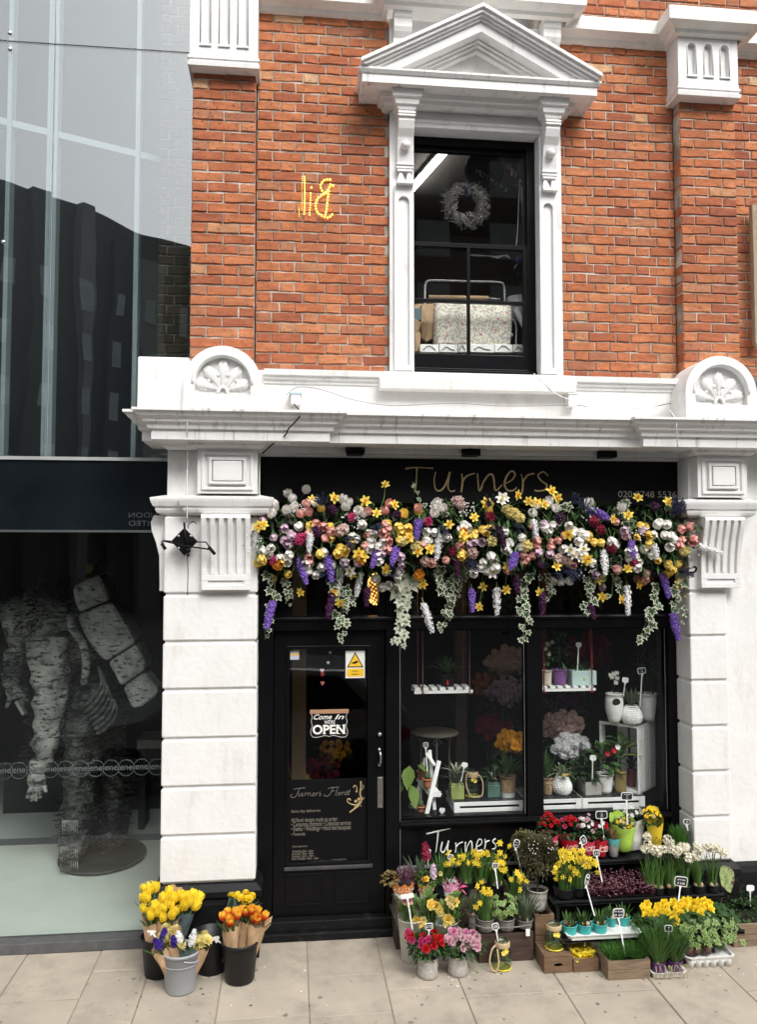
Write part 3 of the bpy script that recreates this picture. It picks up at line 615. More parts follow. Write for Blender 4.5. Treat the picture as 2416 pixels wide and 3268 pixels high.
strokes('script_lettering', [[(500, 300), (420, 305), (350, 320)], [(425, 305), (400, 370), (370, 415), (325, 425), (310, 400), (335, 385)], [(425, 365), (415, 400), (435, 405), (465, 365), (455, 405), (480, 395)], [(500, 365), (490, 405), (500, 375), (525, 362)], [(535, 370), (525, 405), (540, 372), (565, 365), (560, 400), (580, 400)], [(590, 388), (620, 375), (612, 362), (592, 382), (600, 405), (630, 395)], [(645, 362), (636, 402), (645, 375), (668, 360)], [(690, 345), (680, 400), (700, 395), (695, 370)],
    [(935, 290), (850, 295), (790, 310)], [(860, 295), (825, 370), (790, 405), (745, 400), (745, 380)], [(835, 345), (880, 335)], [(915, 310), (890, 390), (905, 392)], [(940, 355), (920, 375), (935, 395), (955, 375), (940, 355)], [(975, 352), (965, 392), (975, 365), (1000, 350)], [(1012, 350), (1004, 388), (1018, 385)], [(1040, 330), (1030, 385), (1046, 380), (1040, 355)], [(1075, 320), (1055, 385), (1070, 380)], [(1050, 345), (1082, 340)]], ze, FY, .0014, mat('script_grey', (.27, .25, .21), .6, .1), dr)
# gold scroll ornament
b = MB(); fl = lambda pts, w: b.tube(spline([at(*ze(*p), FY) for p in pts], 5), w, 5)
fl([(1215, 215), (1215, 290), (1205, 380), (1225, 450), (1190, 520), (1130, 570), (1070, 615)], [.006] * 31); fl([(1160, 350), (1165, 300), (1140, 270), (1120, 285), (1130, 300)], .003); fl([(1150, 520), (1090, 510), (1045, 480), (1045, 445), (1075, 445), (1080, 465)], .004); fl([(1220, 330), (1250, 290), (1240, 260)], .003); fl([(1215, 440), (1250, 440), (1255, 420)], .003)
for (x, y), r in (((1160, 345), .010), ((1190, 445), .014), ((1150, 470), .013), ((1200, 490), .014), ((1170, 520), .013), ((1245, 440), .006), ((1140, 540), .007), ((1215, 530), .006)):
    c = at(*ze(x, y), FY); b.add([c + Vector((r * (1 if i % 2 else .62) * cos(pi * i / 6), -.0006, r * (1 if i % 2 else .62) * sin(pi * i / 6))) for i in range(12)], [tuple(range(12))])
b.obj('scroll_ornament', M['gold'], dr)
# stickers
A, B = at(*zd(1088, 420), FY), at(*zd(1308, 730), FY)
ct = thing('cctv_sticker', 'white sticker with yellow camera warning triangle at the top of the shop door', 'sticker', (A.x, FY, B.z))
b = MB(); b.box(A.x, B.x, FY - .001, FY, B.z, A.z); b.obj('sheet', M['whitel'], ct)
T3 = [at(*zd(*p), FY - .002) for p in ((1103, 612), (1293, 608), (1198, 432))]
b = MB(); b.add(T3, [(0, 1, 2)]); b.obj('triangle_border', M['blackm'], ct)
yl = mat('sign_yellow', (.80, .48, .02), .6, .05); cen = sum(T3, Vector()) / 3
b = MB(); b.add([cen + (p - cen) * .80 + Vector((0, -.0008, 0)) for p in T3], [(0, 1, 2)]); b.obj('triangle', yl, ct)
b = MB(); b.add([at(*zd(*p), FY - .0036) for p in ((1152, 560), (1225, 530), (1236, 552), (1205, 562), (1207, 574), (1195, 574), (1192, 566), (1160, 568))], [tuple(range(8))]); b.obj('camera_symbol', M['blackm'], ct)
b = MB(); b.add([at(*zd(*p), FY - .002) for p in ((1103, 716), (1294, 714), (1294, 622), (1103, 626))], [(0, 1, 2, 3)]); b.obj('caption_band', yl, ct)
for s, yy in (('CCTV in', 655), ('Operation', 687)): text('caption', s, .0125, M['blackm'], ct, at(*zd(1198, yy), FY - .003), bold=.0001)
b = MB(); A, B = at(*zd(452, 420), FY), at(*zd(554, 520), FY)
e = [(A.x + (B.x - A.x) * i / 8, A.z + (.0012 if i % 2 else 0)) for i in range(9)] + [(B.x, A.z + (B.z - A.z) * i / 6) for i in range(1, 6)] + [(B.x - (B.x - A.x) * i / 8, B.z - (.0012 if i % 2 else 0)) for i in range(9)]
sk = thing('stamp_sticker', 'small stamp shaped grey and yellow sticker in the door pane corner', 'sticker', (A.x, FY, B.z)); b.plate(e, [], FY - .001, FY); b.obj('sheet', mat('sticker_grey', (.5, .52, .62), .6, .3, 200), sk)
b = MB(); b.box(A.x + .002, B.x - .002, FY - .002, FY - .001, B.z + (A.z - B.z) * .48, B.z + (A.z - B.z) * .68); b.obj('stripe', yl, sk)
# open sign
os_ = thing('open_sign', 'hanging door sign reading Come In we are OPEN under a wooden bar', 'sign', at(*zd(900, 1250), .0925))
OY = .092; A, B = at(*zd(678, 1097), OY), at(*zd(1122, 1133), OY)
b = MB(); b.box(A.x, B.x, OY - .006, OY + .003, B.z, A.z); b.obj('bar', mat('sign_wood', (.36, .2, .11), .6, .2, 30, stretch=(1, 1, 8)), os_, bev=.001)
ol = [(690, 1138), (700, 1160), (704, 1190), (692, 1225), (700, 1260), (706, 1285), (690, 1330), (690, 1375), (715, 1408), (770, 1410), (850, 1392), (900, 1402), (950, 1390), (1030, 1408), (1085, 1405), (1108, 1375), (1108, 1330), (1093, 1285), (1100, 1250), (1106, 1220), (1092, 1190), (1096, 1160), (1106, 1138)]
b = MB(); b.add([at(*zd(*p), OY + .001) for p in ol], [tuple(range(len(ol)))]); b.obj('board', M['blackm'], os_)
strokes('border', [ol], zd, OY, .0017, M['whitel'], os_, 3)
def fit(s, x0, y0, x1, y1, m, parent, fn, Y, **k):
    A, B = at(*fn(x0, y0), Y), at(*fn(x1, y1), Y)
    o = text('lettering', s, 1.0, m, parent, ((A.x + B.x) / 2, Y, (A.z + B.z) / 2), ext=.0004, **k); me = o.data
    xs = [v.co.x for v in me.vertices]; ys = [v.co.y for v in me.vertices]; w = max(xs) - min(xs); h = max(ys) - min(ys)
    sxx, syy = abs(B.x - A.x) / w, (A.z - B.z) / h
    for v in me.vertices: v.co.x -= (max(xs) + min(xs)) / 2; v.co.y -= (max(ys) + min(ys)) / 2; v.co.z *= 1
    o.scale = (sxx, syy, 1); return o
fit('Come', 722, 1150, 930, 1205, M['whitel'], os_, zd, OY - .001, shear=.35, bold=.012); fit('In', 962, 1150, 1072, 1203, M['whitel'], os_, zd, OY - .001, shear=.35, bold=.012)
fit("WE'RE", 842, 1217, 966, 1256, M['whitel'], os_, zd, OY - .001, bold=.01); fit('OPEN', 708, 1270, 1080, 1372, M['whitel'], os_, zd, OY - .001, bold=.03)
for x0, x1 in ((838, 862), (845, 868)): pass
# serifs of OPEN
b = MB()
for x, y in ((845, 1272), (845, 1366), (935, 1272), (935, 1366), (1010, 1272), (1008, 1366), (1070, 1272), (1072, 1366)):
    a_ = at(*zd(x - 22, y), OY - .0015); c_ = at(*zd(x + 16, y + 6), OY - .0015); b.box(a_.x, c_.x, OY - .002, OY - .001, c_.z, a_.z)
b.obj('lettering', M['whitel'], os_)
# string of hearts hanging inside the pane
hg = thing('heart_garland', 'string of red and white paper hearts hanging inside the shop door', 'garland', at(*zd(850, 600), .2))
b = MB(); HP = [(905, 380), (908, 440), (888, 555), (820, 645), (822, 700), (822, 790)]; b.tube([at(*zd(*p), .135) for p in HP], .0012, 4); b.obj('string', M['blackm'], hg)
for (x, y), r, c, yy in (((910, 440), .0105, 'w', .13), ((888, 555), .0115, 'w', .13), ((818, 645), .0155, 'p', .13), ((822, 690), .0155, 'r', .138), ((822, 790), .0155, 'q', .13)):
    cc = at(*zd(x, y), yy); pts = [(16 * sin(t) ** 3 / 16, (13 * cos(t) - 5 * cos(2 * t) - 2 * cos(3 * t) - cos(4 * t)) / 15) for t in [2 * pi * i / 20 for i in range(20)]]
    b = MB(); b.plate([(cc.x + r * px, cc.z + r * pz * 1.15) for px, pz in pts], [], yy - .002, yy); b.obj('heart', mat('heart_' + c, {'w': (.6, .58, .55), 'p': (.62, .42, .40), 'r': (.36, .02, .02), 'q': (.5, .12, .11)}[c], .6, .05), hg)

# ------------------------------------------------------------------ fascia sign, floodlights
fs = thing('fascia_sign', 'long black fascia board with thin gold hand lettered name and telephone number', 'sign', (1.4, -.02, 3.08))
b = MB(); b.box(-.212, 3.02, -.02, .1, 3.085, 3.418); b.obj('board', M['blackm'], fs, bev=.003)
SY = -.024
L1 = [[(975, 220), (1040, 213), (1145, 217)], [(1046, 214), (1042, 290), (1034, 365)], [(1160, 240), (1150, 290), (1160, 345), (1190, 352), (1222, 312), (1246, 240)], [(1246, 242), (1234, 325), (1250, 358), (1277, 352)], [(1318, 250), (1322, 305), (1313, 364)], [(1319, 305), (1348, 265), (1397, 248)], [(1413, 247), (1424, 356), (1450, 300), (1478, 260), (1502, 256), (1513, 290), (1521, 352), (1545, 337), (1562, 318)]]
L2 = [[(118, 312), (160, 290), (180, 256), (160, 235), (132, 262), (115, 312), (132, 352), (166, 355), (190, 335)], [(218, 255), (228, 310), (222, 367)], [(225, 308), (255, 262), (297, 250)], [(382, 264), (352, 240), (320, 262), (340, 295), (372, 320), (362, 350), (312, 357), (300, 350)]]
def letters(lines, fn, Y, w, m, parent):
    for l in lines:
        b = MB(); pts = [at(*fn(*p), Y) for p in l]; pts = spline(pts, 6) if len(pts) > 2 else pts
        n = len(pts); b.tube(pts, [w * (1 + .25 * sin(5 * i / n + l[0][0])) for i in range(n)], 6); b.obj('lettering', m, parent)
letters(L1, zg, SY, .0062, M['gold'], fs); letters(L2, zh, SY, .0062, M['gold'], fs)
fit('020 8748 5536', 808, 356, 1164, 398, mat('number_grey', (.34, .32, .28), .5, .1), fs, zh, SY + .002)
letters([[(402, 118), (510, 92), (620, 68)], [(510, 92), (500, 190), (487, 287)], [(547, 192), (532, 262), (556, 285), (582, 240), (603, 180)], [(603, 180), (592, 262), (612, 278), (630, 268)], [(668, 200), (672, 240), (664, 287)], [(668, 240), (700, 205), (733, 192)], [(757, 192), (756, 285), (778, 225), (802, 185), (815, 200), (818, 272)], [(858, 235), (900, 212), (905, 175), (880, 168), (858, 215), (860, 262), (890, 272), (912, 262)], [(935, 165), (938, 210), (930, 258)], [(936, 205), (955, 185), (978, 178)], [(1032, 160), (1005, 185), (1030, 215), (1030, 245), (1000, 258)]], za, .046, .0048, M['whitel'], sf)
fl0 = None
for i, (u, v) in enumerate(((775, 984), (1028, 986), (1325, 990))):
    p = D(u, v, -.16); t = thing('floodlight', ['black floodlight under the cornice, nearest the glass building', 'black floodlight under the cornice above the sign lettering', 'black floodlight under the cornice above the telephone number'][i], 'floodlight', p, group='floodlights under the cornice')
    b = MB(); n0 = 0; b.prism_x([(p.y - .05, p.z - .03), (p.y - .045, p.z + .015), (p.y + .04, p.z + .03), (p.y + .05, p.z - .03)], p.x - .062, p.x + .062); b.obj('housing', M['blackm'], t, bev=.006)
    b = MB(); b.box(p.x - .052, p.x + .052, p.y - .045, p.y + .045, p.z - .034, p.z - .0305); b.obj('lens', M['dsteel'], t)
    for s in (-1, 1): b = MB(); b.box(p.x + s * .064, p.x + s * .070, p.y - .008, p.y + .008, p.z - .01, 3.475); b.obj('bracket', M['blackm'], t)
    b = MB(); b.tube(spline([(p.x + .01, p.y, p.z + .03), (p.x + .06, p.y, p.z + .055), (p.x + .14, p.y + .02, 3.46), (p.x + .2, p.y + .04, 3.474)], 5), .004, 5); b.obj('flex', M['white'], t)

# black bracket on the pier, cables and junction boxes
hb = thing('awning_bracket', 'black diamond wall plate with two hooked arms and cables on the white pier', 'bracket', at(*zc(1078, 1335), -.24))
dp = lambda x, y, Y=-.29: at(*zc(x, y), Y)
b = MB(); q = [dp(1000, 1335), dp(1078, 1255), dp(1155, 1335), dp(1078, 1420)]; b.plate([(p.x, p.z) for p in q], [], -.29, -.27); b.obj('plate', M['blackm'], hb, bev=.003)
b = MB(); b.tube([dp(945, 1345, -.33), dp(950, 1332, -.33), dp(1078, 1362, -.34), dp(1245, 1385, -.33)], .006, 6); b.tube([dp(1078, 1340, -.30), dp(1205, 1340, -.33), dp(1245, 1400, -.33)], .005, 6); b.tube([dp(955, 1332, -.33), dp(1010, 1335, -.30)], .005, 6); b.obj('arm', M['blackm'], hb)
for a, c in (((945, 1348), (968, 1382)), ((1222, 1368), (1258, 1412))): b = MB(); b.tube([dp(*a, -.33), dp(*c, -.33)], .011, 8); b.obj('grip', M['blackm'], hb)
b = MB(); b.tube([dp(1078, 1225, -.30), dp(1082, 1300, -.31), dp(1100, 1385, -.33)], .008, 6); b.ball(dp(1100, 1390, -.335), .018, 10, 6); b.ball(dp(1100, 1415, -.335), .012, 8, 5); b.obj('pivot', M['blackm'], hb)
for p in ((1045, 1305), (1045, 1375), (1115, 1305)): b = MB(); b.ball(dp(*p, -.292), .009, 8, 5); b.obj('bolt', M['steel'], hb)
b = MB(); b.tube([dp(1095, 1400, -.31), dp(1100, 1520, -.30), dp(1097, 1652, -.30)], .0028, 5); b.obj('hanging_cord', M['blackm'], hb)
b = MB(); b.tube(spline([dp(1100, 1260, -.28), dp(1105, 1235, -.28), dp(1130, 1220, -.26), dp(1150, 1235, -.24)], 5), .003, 5); b.obj('lead', M['blackm'], hb)
cw = mat('white_cable', (.7, .69, .66), .5, .05); cg = mat('grey_cable', (.25, .25, .25), .5, .1); cbk = M['blackm']
def cable(name, lab, pts, fn, Y, r, m): b = MB(); b.tube(spline([at(*fn(*p), y) for p, y in zip(pts, Y)], 6), r, 5); return tag(b.obj(name, m), lab, 'cable')
FD = lambda x, y: (x * 1.4625, y * 1.4625)
cable('cable', 'thin white cable running straight down the pier head from the shell', [(410, 880), (408, 930), (409, 1000), (407, 1060), (408, 1135)], FD, [-.36, -.47, -.29, -.30, -.29], .004, cw)
cable('cable', 'tangled dark cable dropping over the cornice beside the pier panel', [(640, 880), (655, 905), (630, 935), (622, 950), (600, 965), (572, 990)], FD, [-.16, -.5, -.48, -.44, -.34, -.26], .005, cbk)
cable('cable', 'white cable running down beside the sign from the pier panel', [(567, 990), (566, 1040), (568, 1085), (590, 1108)], FD, [-.25, -.25, -.25, -.2], .0045, cw)
cable('cable', 'long grey cable looping along the parapet under the window sill', [(625, 862), (650, 845), (700, 850), (770, 872), (850, 885), (930, 882), (1000, 880), (1100, 886), (1240, 884)], FD, [-.17] * 9, .003, cg)
cable('cable', 'white cable from the window corner down to the junction box', [(1165, 815), (1190, 838), (1215, 860), (1242, 872)], FD, [-.2, -.2, -.2, -.18], .0045, cw)
cable('cable', 'white cable looping from the junction box to the far shell', [(1258, 880), (1300, 890), (1370, 894), (1430, 886), (1470, 870), (1500, 850)], FD, [-.18] * 6, .003, cw)
cable('cable', 'thin dark cable along the parapet near the far shell', [(1258, 884), (1330, 893), (1400, 891), (1465, 880)], FD, [-.175] * 4, .0025, cbk)
cable('cable', 'white cable dropping over the cornice near the far pier', [(1462, 895), (1475, 915), (1478, 950), (1480, 975)], FD, [-.3, -.5, -.48, -.44], .0045, cw)
for lab, (u, v), w, h, m in (('small pale blue topped junction box on the parapet above the tangled cable', (645, 872), .07, .075, cw), ('small white junction box under the window sill corner', (1250, 874), .065, .085, cw)):
    p = D(u, v, -.18); t = thing('junction_box', lab, 'junction box', p); b = MB(); b.box(p.x - w / 2, p.x + w / 2, -.185, -.10, p.z - h / 2, p.z + h / 2); b.obj('case', m, t, bev=.005)
    b = MB(); b.box(p.x - w * .62, p.x + w * .62, -.19, -.10, p.z + h / 2, p.z + h / 2 + .018); b.obj('lid', mat('box_lid', (.45, .55, .62), .5, .1) if u < 700 else cw, t, bev=.004)
# lit sign mirrored in a bus window, built as glowing dots on the brick
lg = emit('reflected_glow', (1, .62, .12), .9)
zt = lambda x, y: (800 + x * .5448, y * .5448)
ll = thing('reflected_letters', 'window reflection of yellow lit letters, built as glowing dots on the red brick wall', 'reflected letters', at(*zt(380, 1160), -.01))
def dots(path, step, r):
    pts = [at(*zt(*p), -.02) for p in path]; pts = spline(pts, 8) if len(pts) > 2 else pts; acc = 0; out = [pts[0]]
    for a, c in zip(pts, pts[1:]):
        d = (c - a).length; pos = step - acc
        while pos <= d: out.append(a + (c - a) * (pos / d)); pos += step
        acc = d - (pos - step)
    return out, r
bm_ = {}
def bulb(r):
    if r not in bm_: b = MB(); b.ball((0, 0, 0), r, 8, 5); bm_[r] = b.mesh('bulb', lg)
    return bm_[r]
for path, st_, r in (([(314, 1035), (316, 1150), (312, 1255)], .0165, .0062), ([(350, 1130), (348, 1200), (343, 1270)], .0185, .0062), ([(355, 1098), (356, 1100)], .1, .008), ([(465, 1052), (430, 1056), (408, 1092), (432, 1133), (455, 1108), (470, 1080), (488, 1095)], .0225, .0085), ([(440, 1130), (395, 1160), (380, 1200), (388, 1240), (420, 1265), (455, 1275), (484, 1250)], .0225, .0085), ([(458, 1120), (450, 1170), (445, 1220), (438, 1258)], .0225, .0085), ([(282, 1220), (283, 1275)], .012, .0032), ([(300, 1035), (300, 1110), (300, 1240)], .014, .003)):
    for p in dots(path, st_, r)[0]: put('bulb', bulb(r), ll, p)  # each dot belongs to the reflection, no bulbs hang on this wall

# ------------------------------------------------------------------ glass building next door
gb = thing('glass_building', 'modern glass fronted building with tall coated panes over a ground floor showroom', 'building', (-2.4, .08, 0))
GYp = .08
for x0, x1, z0, z1 in ((-6, -1.735, 3.41, 6.44), (-1.728, -.72, 3.41, 6.44), (-6, -1.735, 6.448, 9.5), (-1.728, -.72, 6.448, 9.5)):
    g = MB(); g.box(x0, x1, GYp, GYp + .014, z0, z1); g.obj('upper_pane', M['curtain'], gb)
b = MB(); b.box(-6, -.72, GYp + .004, GYp + .012, 6.4405, 6.4475); b.obj('joint_seal', M['blackm'], gb)
b = MB(); b.box(-6, -.72, GYp - .02, GYp + .03, 3.385, 3.409); b.obj('transom_trim', mat('trim_grey', (.33, .34, .34), .4, .1), gb)
b = MB(); b.box(-6, -.75, GYp - .004, GYp + .03, 2.888, 3.384); b.obj('spandrel_panel', mat('smoked_spandrel', (.006, .009, .012), .12, .3, 3, spec=.5), gb)
b = MB(); b.box(-6, -.75, GYp - .012, GYp + .03, 2.872, 2.887); b.obj('spandrel_trim', M['steel'], gb)
g = MB(); g.box(-6, -.862, GYp, GYp + .012, .075, 2.871); g.obj('showroom_pane', M['showglass'], gb)
b = MB(); b.box(-6, -.87, -.02, .115, .0, .074); b.obj('stone_kerb', mat('grey_kerb', (.085, .085, .085), .8, .2, 14, .3, 40), gb, bev=.006)
# inner frame seen through the coated panes; it runs back at an angle
dirx = Vector((cos(radians(24)), sin(radians(24)), 0)); P0 = Vector((-1.95, .22, 0)); pn = Vector((-dirx.y, dirx.x, 0))
def hit(u, v): d = ray(u, v); t = (P0 - EYE).dot(pn) / d.dot(pn); return EYE + d * t
for (u0, u1), w in (((170, 158), .05), ((440, 428), .035), ((536, 534), .045), ((30, 12), .03), ((150, 140), .02)):
    a, c = hit(u0, 20), hit(u1, 1380); b = MB(); b.bar((c.x, c.y, 3.42), (c.x, c.y, 9.4), w, .10); b.obj('inner_mullion', M['fin'], gb)
a, c = hit(10, 385), hit(548, 530); b = MB(); b.bar(Vector((a.x, a.y, (a.z + c.z) / 2)) - dirx * 1.5, (c.x, c.y, (a.z + c.z) / 2), .06, .05); b.obj('inner_transom', M['fin'], gb)
for u, v in ((28, 102), (28, 153), (8, 771)):
    p = at(u, v, GYp - .012); k = MB(); k.lathe([(.0, 0), (.013, 0), (.015, .006), (.015, .012)], n=14); k.xf(Matrix.Translation(p) @ Matrix.Rotation(-pi / 2, 4, 'X')); k.obj('glass_bolt', M['steel'], gb)
a, c = D(1638, 450, -.05), D(1652, 752, -.05); b = MB(); b.box(a.x, a.x + .09, -.08, -.03, c.z, a.z); o = b.obj('timber_post', mat('weathered_timber', (.36, .27, .18), .8, .25, 8, .4, 40, stretch=(8, 8, 1)), bev=.004); tag(o, 'weathered timber board fixed upright to the brick at the far picture edge', 'timber board')
# etched logos
eg = mat('etched_grey', (.11, .13, .13), .6, .1)
for x, y in ((22, 1360), (105, 1357), (198, 1354), (285, 1351), (372, 1349), (458, 1347), (545, 1345), (632, 1343), (718, 1341), (806, 1337), (893, 1336)):
    c = at(*zs(x, y), GYp - .002); k = MB(); k.tube([c + Vector((.056 * cos(2 * pi * i / 28), 0, .056 * sin(2 * pi * i / 28))) for i in range(29)], .0016, 4); o = k.obj('etched_logo', eg, gb)
    text('etched_text', 'ene', .062, eg, gb, c + Vector((0, -.001, .004)))
for s, y in (('NDON', 1182), ('NITED', 1230)):  # reflection of bus lettering, put on the spandrel as mirrored text
    fit(s, 752, y - 15, 918, y + 15, M['refl_let'], gb, zc, GYp - .006).scale.x *= -1
# rooms behind
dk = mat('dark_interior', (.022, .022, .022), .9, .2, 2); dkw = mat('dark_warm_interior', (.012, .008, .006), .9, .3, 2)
def room(name, x0, x1, y0, y1, z0, z1, m, front=False, floor=None, roofless=False):
    b = MB(); e = .06
    b.box(x0 - e, x1 + e, y1, y1 + e, z0 - e, z1 + e); b.box(x0 - e, x0, y0, y1, z0 - e, z1 + e); b.box(x1, x1 + e, y0, y1, z0 - e, z1 + e); 
    if not roofless: b.box(x0, x1, y0, y1, z1, z1 + e)
    o = b.obj(name, m, kind='structure')
    k = MB(); k.box(x0, x1, y0, y1, z0 - e, z0); k.obj('floor', floor or m, kind='structure'); return o
room('showroom_interior', -6.2, -.885, .118, 5.0, .07, 3.30, mat('showroom_wall', (.014, .010, .009), .8, .3, 1.5), floor=mat('pale_showroom_floor', (.62, .65, .61), .22, .06, 2))
room('atrium_interior', -6.2, -.60, .42, 5.0, 3.42, 14.5, mat('atrium_wall', (.020, .023, .023), .8, .2), roofless=True)
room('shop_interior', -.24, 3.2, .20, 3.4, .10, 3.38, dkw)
room('upper_room', -.5, 3.2, .46, 3.0, 4.02, 6.35, mat('upper_room_wall', (.10, .09, .08), .9, .2, 1.5))
# showroom fittings: dark plinths and a bench beyond the sculpture
b = MB(); b.box(-2.9, -.92, 2.9, 3.0, .071, .55); b.obj('dark_skirting', dk, kind='structure')
b = MB(); b.box(-3.4, -.9, 1.95, 2.12, .071, .0745); b.obj('floor_stripe', mat('stripe_grey', (.12, .13, .13), .4, .1), kind='structure')
sh = thing('showroom_bench', 'long pale low bench at the back of the dark showroom', 'bench', (-1.7, 2.6, .07))
b = MB(); b.box(-1.45, -.95, 2.2, 2.6, .85, .93); b.obj('top', mat('bench_grey', (.2, .21, .2), .5, .1), sh)
for x in (-1.41, -.99): b = MB(); b.box(x - .03, x + .03, 2.25, 2.55, .07, .85); b.obj('leg', dk, sh)

# ------------------------------------------------------------------ across the street (seen as a reflection)
A0 = at(0, 388 * 1.4625, 30.0); ang = radians(43); dv = Vector((sin(ang), -cos(ang), 0)); A = Vector((A0.x, .16 - A0.y, 0)); HH = A0.z
ob = thing('opposite_building', 'long dark office block with pale vertical panels across the street, reflected in the glass', 'building', A)
nrm = Vector((dv.y, -dv.x, 0)); nrm = nrm if nrm.y > 0 else -nrm
def oblock(name, s0, s1, o0, o1, z0, z1, m):
    b = MB(); b.add([A + dv * s + nrm * o + Vector((0, 0, z)) for z in (z0, z1) for s, o in ((s0, o0), (s1, o0), (s1, o1), (s0, o1))], [(0, 1, 2, 3), (4, 7, 6, 5), (0, 4, 5, 1), (1, 5, 6, 2), (2, 6, 7, 3), (3, 7, 4, 0)]); return b.obj(name, m, ob)
conc = mat('concrete_panel', (.20, .21, .20), .85, .15, .6); dcl = mat('dark_cladding', (.034, .037, .035), .7, .3, .5)
oblock('body', -14, 40, -14, 0, -.13, HH, dcl); r2 = random.Random(3)
s = -13; k = 0
while s < 39:
    w = r2.uniform(.5, 1.6); oblock('facade_panel', s, s + w, 0, .5, -.13, HH - r2.choice((0, .4, 1.0, 1.6)), conc if k % 2 else mat('cladding_tone', (.04, .045, .043), .7, .2, .5)); s += w + r2.uniform(.7, 1.9); k += 1
wing = mat('office_window', (.32, .36, .36), .3, .2, 2)
for k in range(26):
    s = -12 + 1.95 * k
    for z in range(2, int(HH / 2.6)): oblock('window', s, s + .5, .515, .55, z * 2.6 - 1.4, z * 2.6 - .2, wing)
t2 = thing('added_dark_tower', 'tall dark block added across the street to darken the upper window reflection', 'building', (16, -30, -.13))  # unseen tower, added so that the upper panes reflect dark
b = MB(); b.box(4, 40, -44, -32, -.13, 27); b.obj('body', mat('tower_wall', (.05, .045, .04), .85, .2, .4), t2)
for i in range(9):
    for z in range(8): b = MB(); b.box(6 + i * 3.6, 7.6 + i * 3.6, -32.0, -31.95, 1.5 + z * 3.1, 3.3 + z * 3.1); b.obj('window', wing, t2)

# a silver hatchback waiting in the road below the camera (only its reflection shows)
cr = thing('parked_car', 'silver hatchback waiting in the road, seen only as a reflection in the shop glass', 'car', (-.6, -4.55, -.13)); CB = mat('silver_paint', (.34, .35, .36), .25, .05, 2, metal=.4); CG = mat('car_glass', (.01, .011, .012), .08, .1)
prof_ = [(-2.7, .2), (-2.72, .62), (-2.3, .82), (-1.7, .92), (-1.0, 1.38), (-.2, 1.48), (.7, 1.44), (1.25, 1.05), (1.45, .95), (1.5, .35), (1.35, .2)]
b = MB(); b.prism_y([(x, z - .13) for x, z in prof_], -5.3, -3.8); b.obj('body', CB, cr, bev=.06)
for pts in ([(-1.45, .95), (-.95, 1.33), (-.35, 1.40), (-.35, .95)], [(-.28, .95), (-.28, 1.40), (.6, 1.37), (1.0, .98)]): b = MB(); b.prism_y([(x, z - .13) for x, z in pts], -3.80, -3.785); b.obj('window', CG, cr, bev=.01)
for x in (-1.95, .85):
    b = MB(); b.lathe([(.02, 0), (.2, .0), (.31, .02), (.31, .2)], n=24); b.xf(Matrix.Translation((x, -3.77, .18)) @ Matrix.Rotation(pi / 2, 4, 'X')); b.obj('wheel', M['blackm'], cr)
for x, m in ((-2.55, M['fin']), (1.36, mat('tail_red', (.4, .02, .02), .3))): b = MB(); b.box(x - .1, x + .1, -3.82, -3.78, .48, .62); b.obj('lamp', m, cr, bev=.02)
# ------------------------------------------------------------------ plant kit
def P_(name, rgb, rand=.12, sub=.25, rough=.6, var=.12, scale=40): return mat(name, rgb, rough, var, scale, rand=rand, sub=sub, spec=.3)
PM = {'W': P_('white_petal', (.88, .86, .81), .04), 'P': P_('coral_petal', (.80, .42, .37)), 'Y': P_('yellow_petal', (.90, .68, .17), .1), 'L': P_('lilac_petal', (.64, .48, .58)), 'M': P_('magenta_petal', (.52, .05, .16)),
      'D': P_('daffodil_petal', (.92, .72, .13), .08), 'T': P_('orange_trumpet', (.88, .50, .05), .1), 'H': P_('purple_floret', (.22, .12, .47), var=.6, scale=110), 'S': P_('white_floret', (.80, .79, .79), .06, var=.28, scale=110), 'K': P_('plum_floret', (.055, .012, .05), .3, var=.6, scale=110), 'C': P_('crimson_petal', (.24, .02, .05), .3),
      'B': P_('blush_blossom', (.60, .43, .38)), 'E': P_('cream_yellow_blossom', (.66, .56, .22)), 'N': P_('navy_sprig', (.03, .035, .075), .3), 'R': P_('red_petal', (.55, .015, .02)), 'K2': P_('pink_petal', (.66, .26, .42)), 'K3': P_('pale_pink_petal', (.70, .45, .50)),
      'I': P_('tulip_inside', (.60, .47, .36)), 'F': P_('flame_orange', (.60, .07, .01)), 'Cr': P_('cream_petal', (.76, .66, .28)), 'V': P_('violet_petal', (.05, .02, .26)), 'O': P_('orange_petal', (.62, .24, .02)), 'Wc': P_('cream_white_petal', (.74, .70, .56)), 'BY': P_('bright_yellow_petal', (.92, .72, .05), .08)}
G1 = P_('dark_leaf', (.025, .06, .018), .3, .15, .45); G2 = P_('mid_leaf', (.055, .12, .03), .25, .2, .5); G3 = P_('light_leaf', (.14, .24, .06), .2, .3, .5); G4 = P_('blade_leaf', (.09, .19, .045), .25, .25, .45); G5 = P_('pale_edge_leaf', (.50, .52, .40), .1, .3); G6 = P_('grey_green_leaf', (.10, .14, .08), .2, .2)
G7 = P_('grass_blade', (.07, .19, .03), .2, .25); G8 = P_('lime_leaf', (.26, .34, .07), .15, .3); STEM = P_('green_stem', (.09, .17, .05), .2, .0); BARK = mat('thin_bark', (.10, .075, .05), .9, .3, 40); HEA = P_('purple_heather', (.13, .03, .065), .3); HEP = P_('heather_tip', (.38, .22, .28), .3)
SOIL = mat('dark_compost', (.02, .015, .012), .95, .4, 60, .8, 80); BULB = mat('pale_bulb', (.40, .28, .17), .6, .3, 30)
def ori(d, spin=0.0):
    return Vector(d).normalized().to_track_quat('Z', 'Y').to_matrix() @ Matrix.Rotation(spin, 3, 'Z')
rr = rnd.uniform
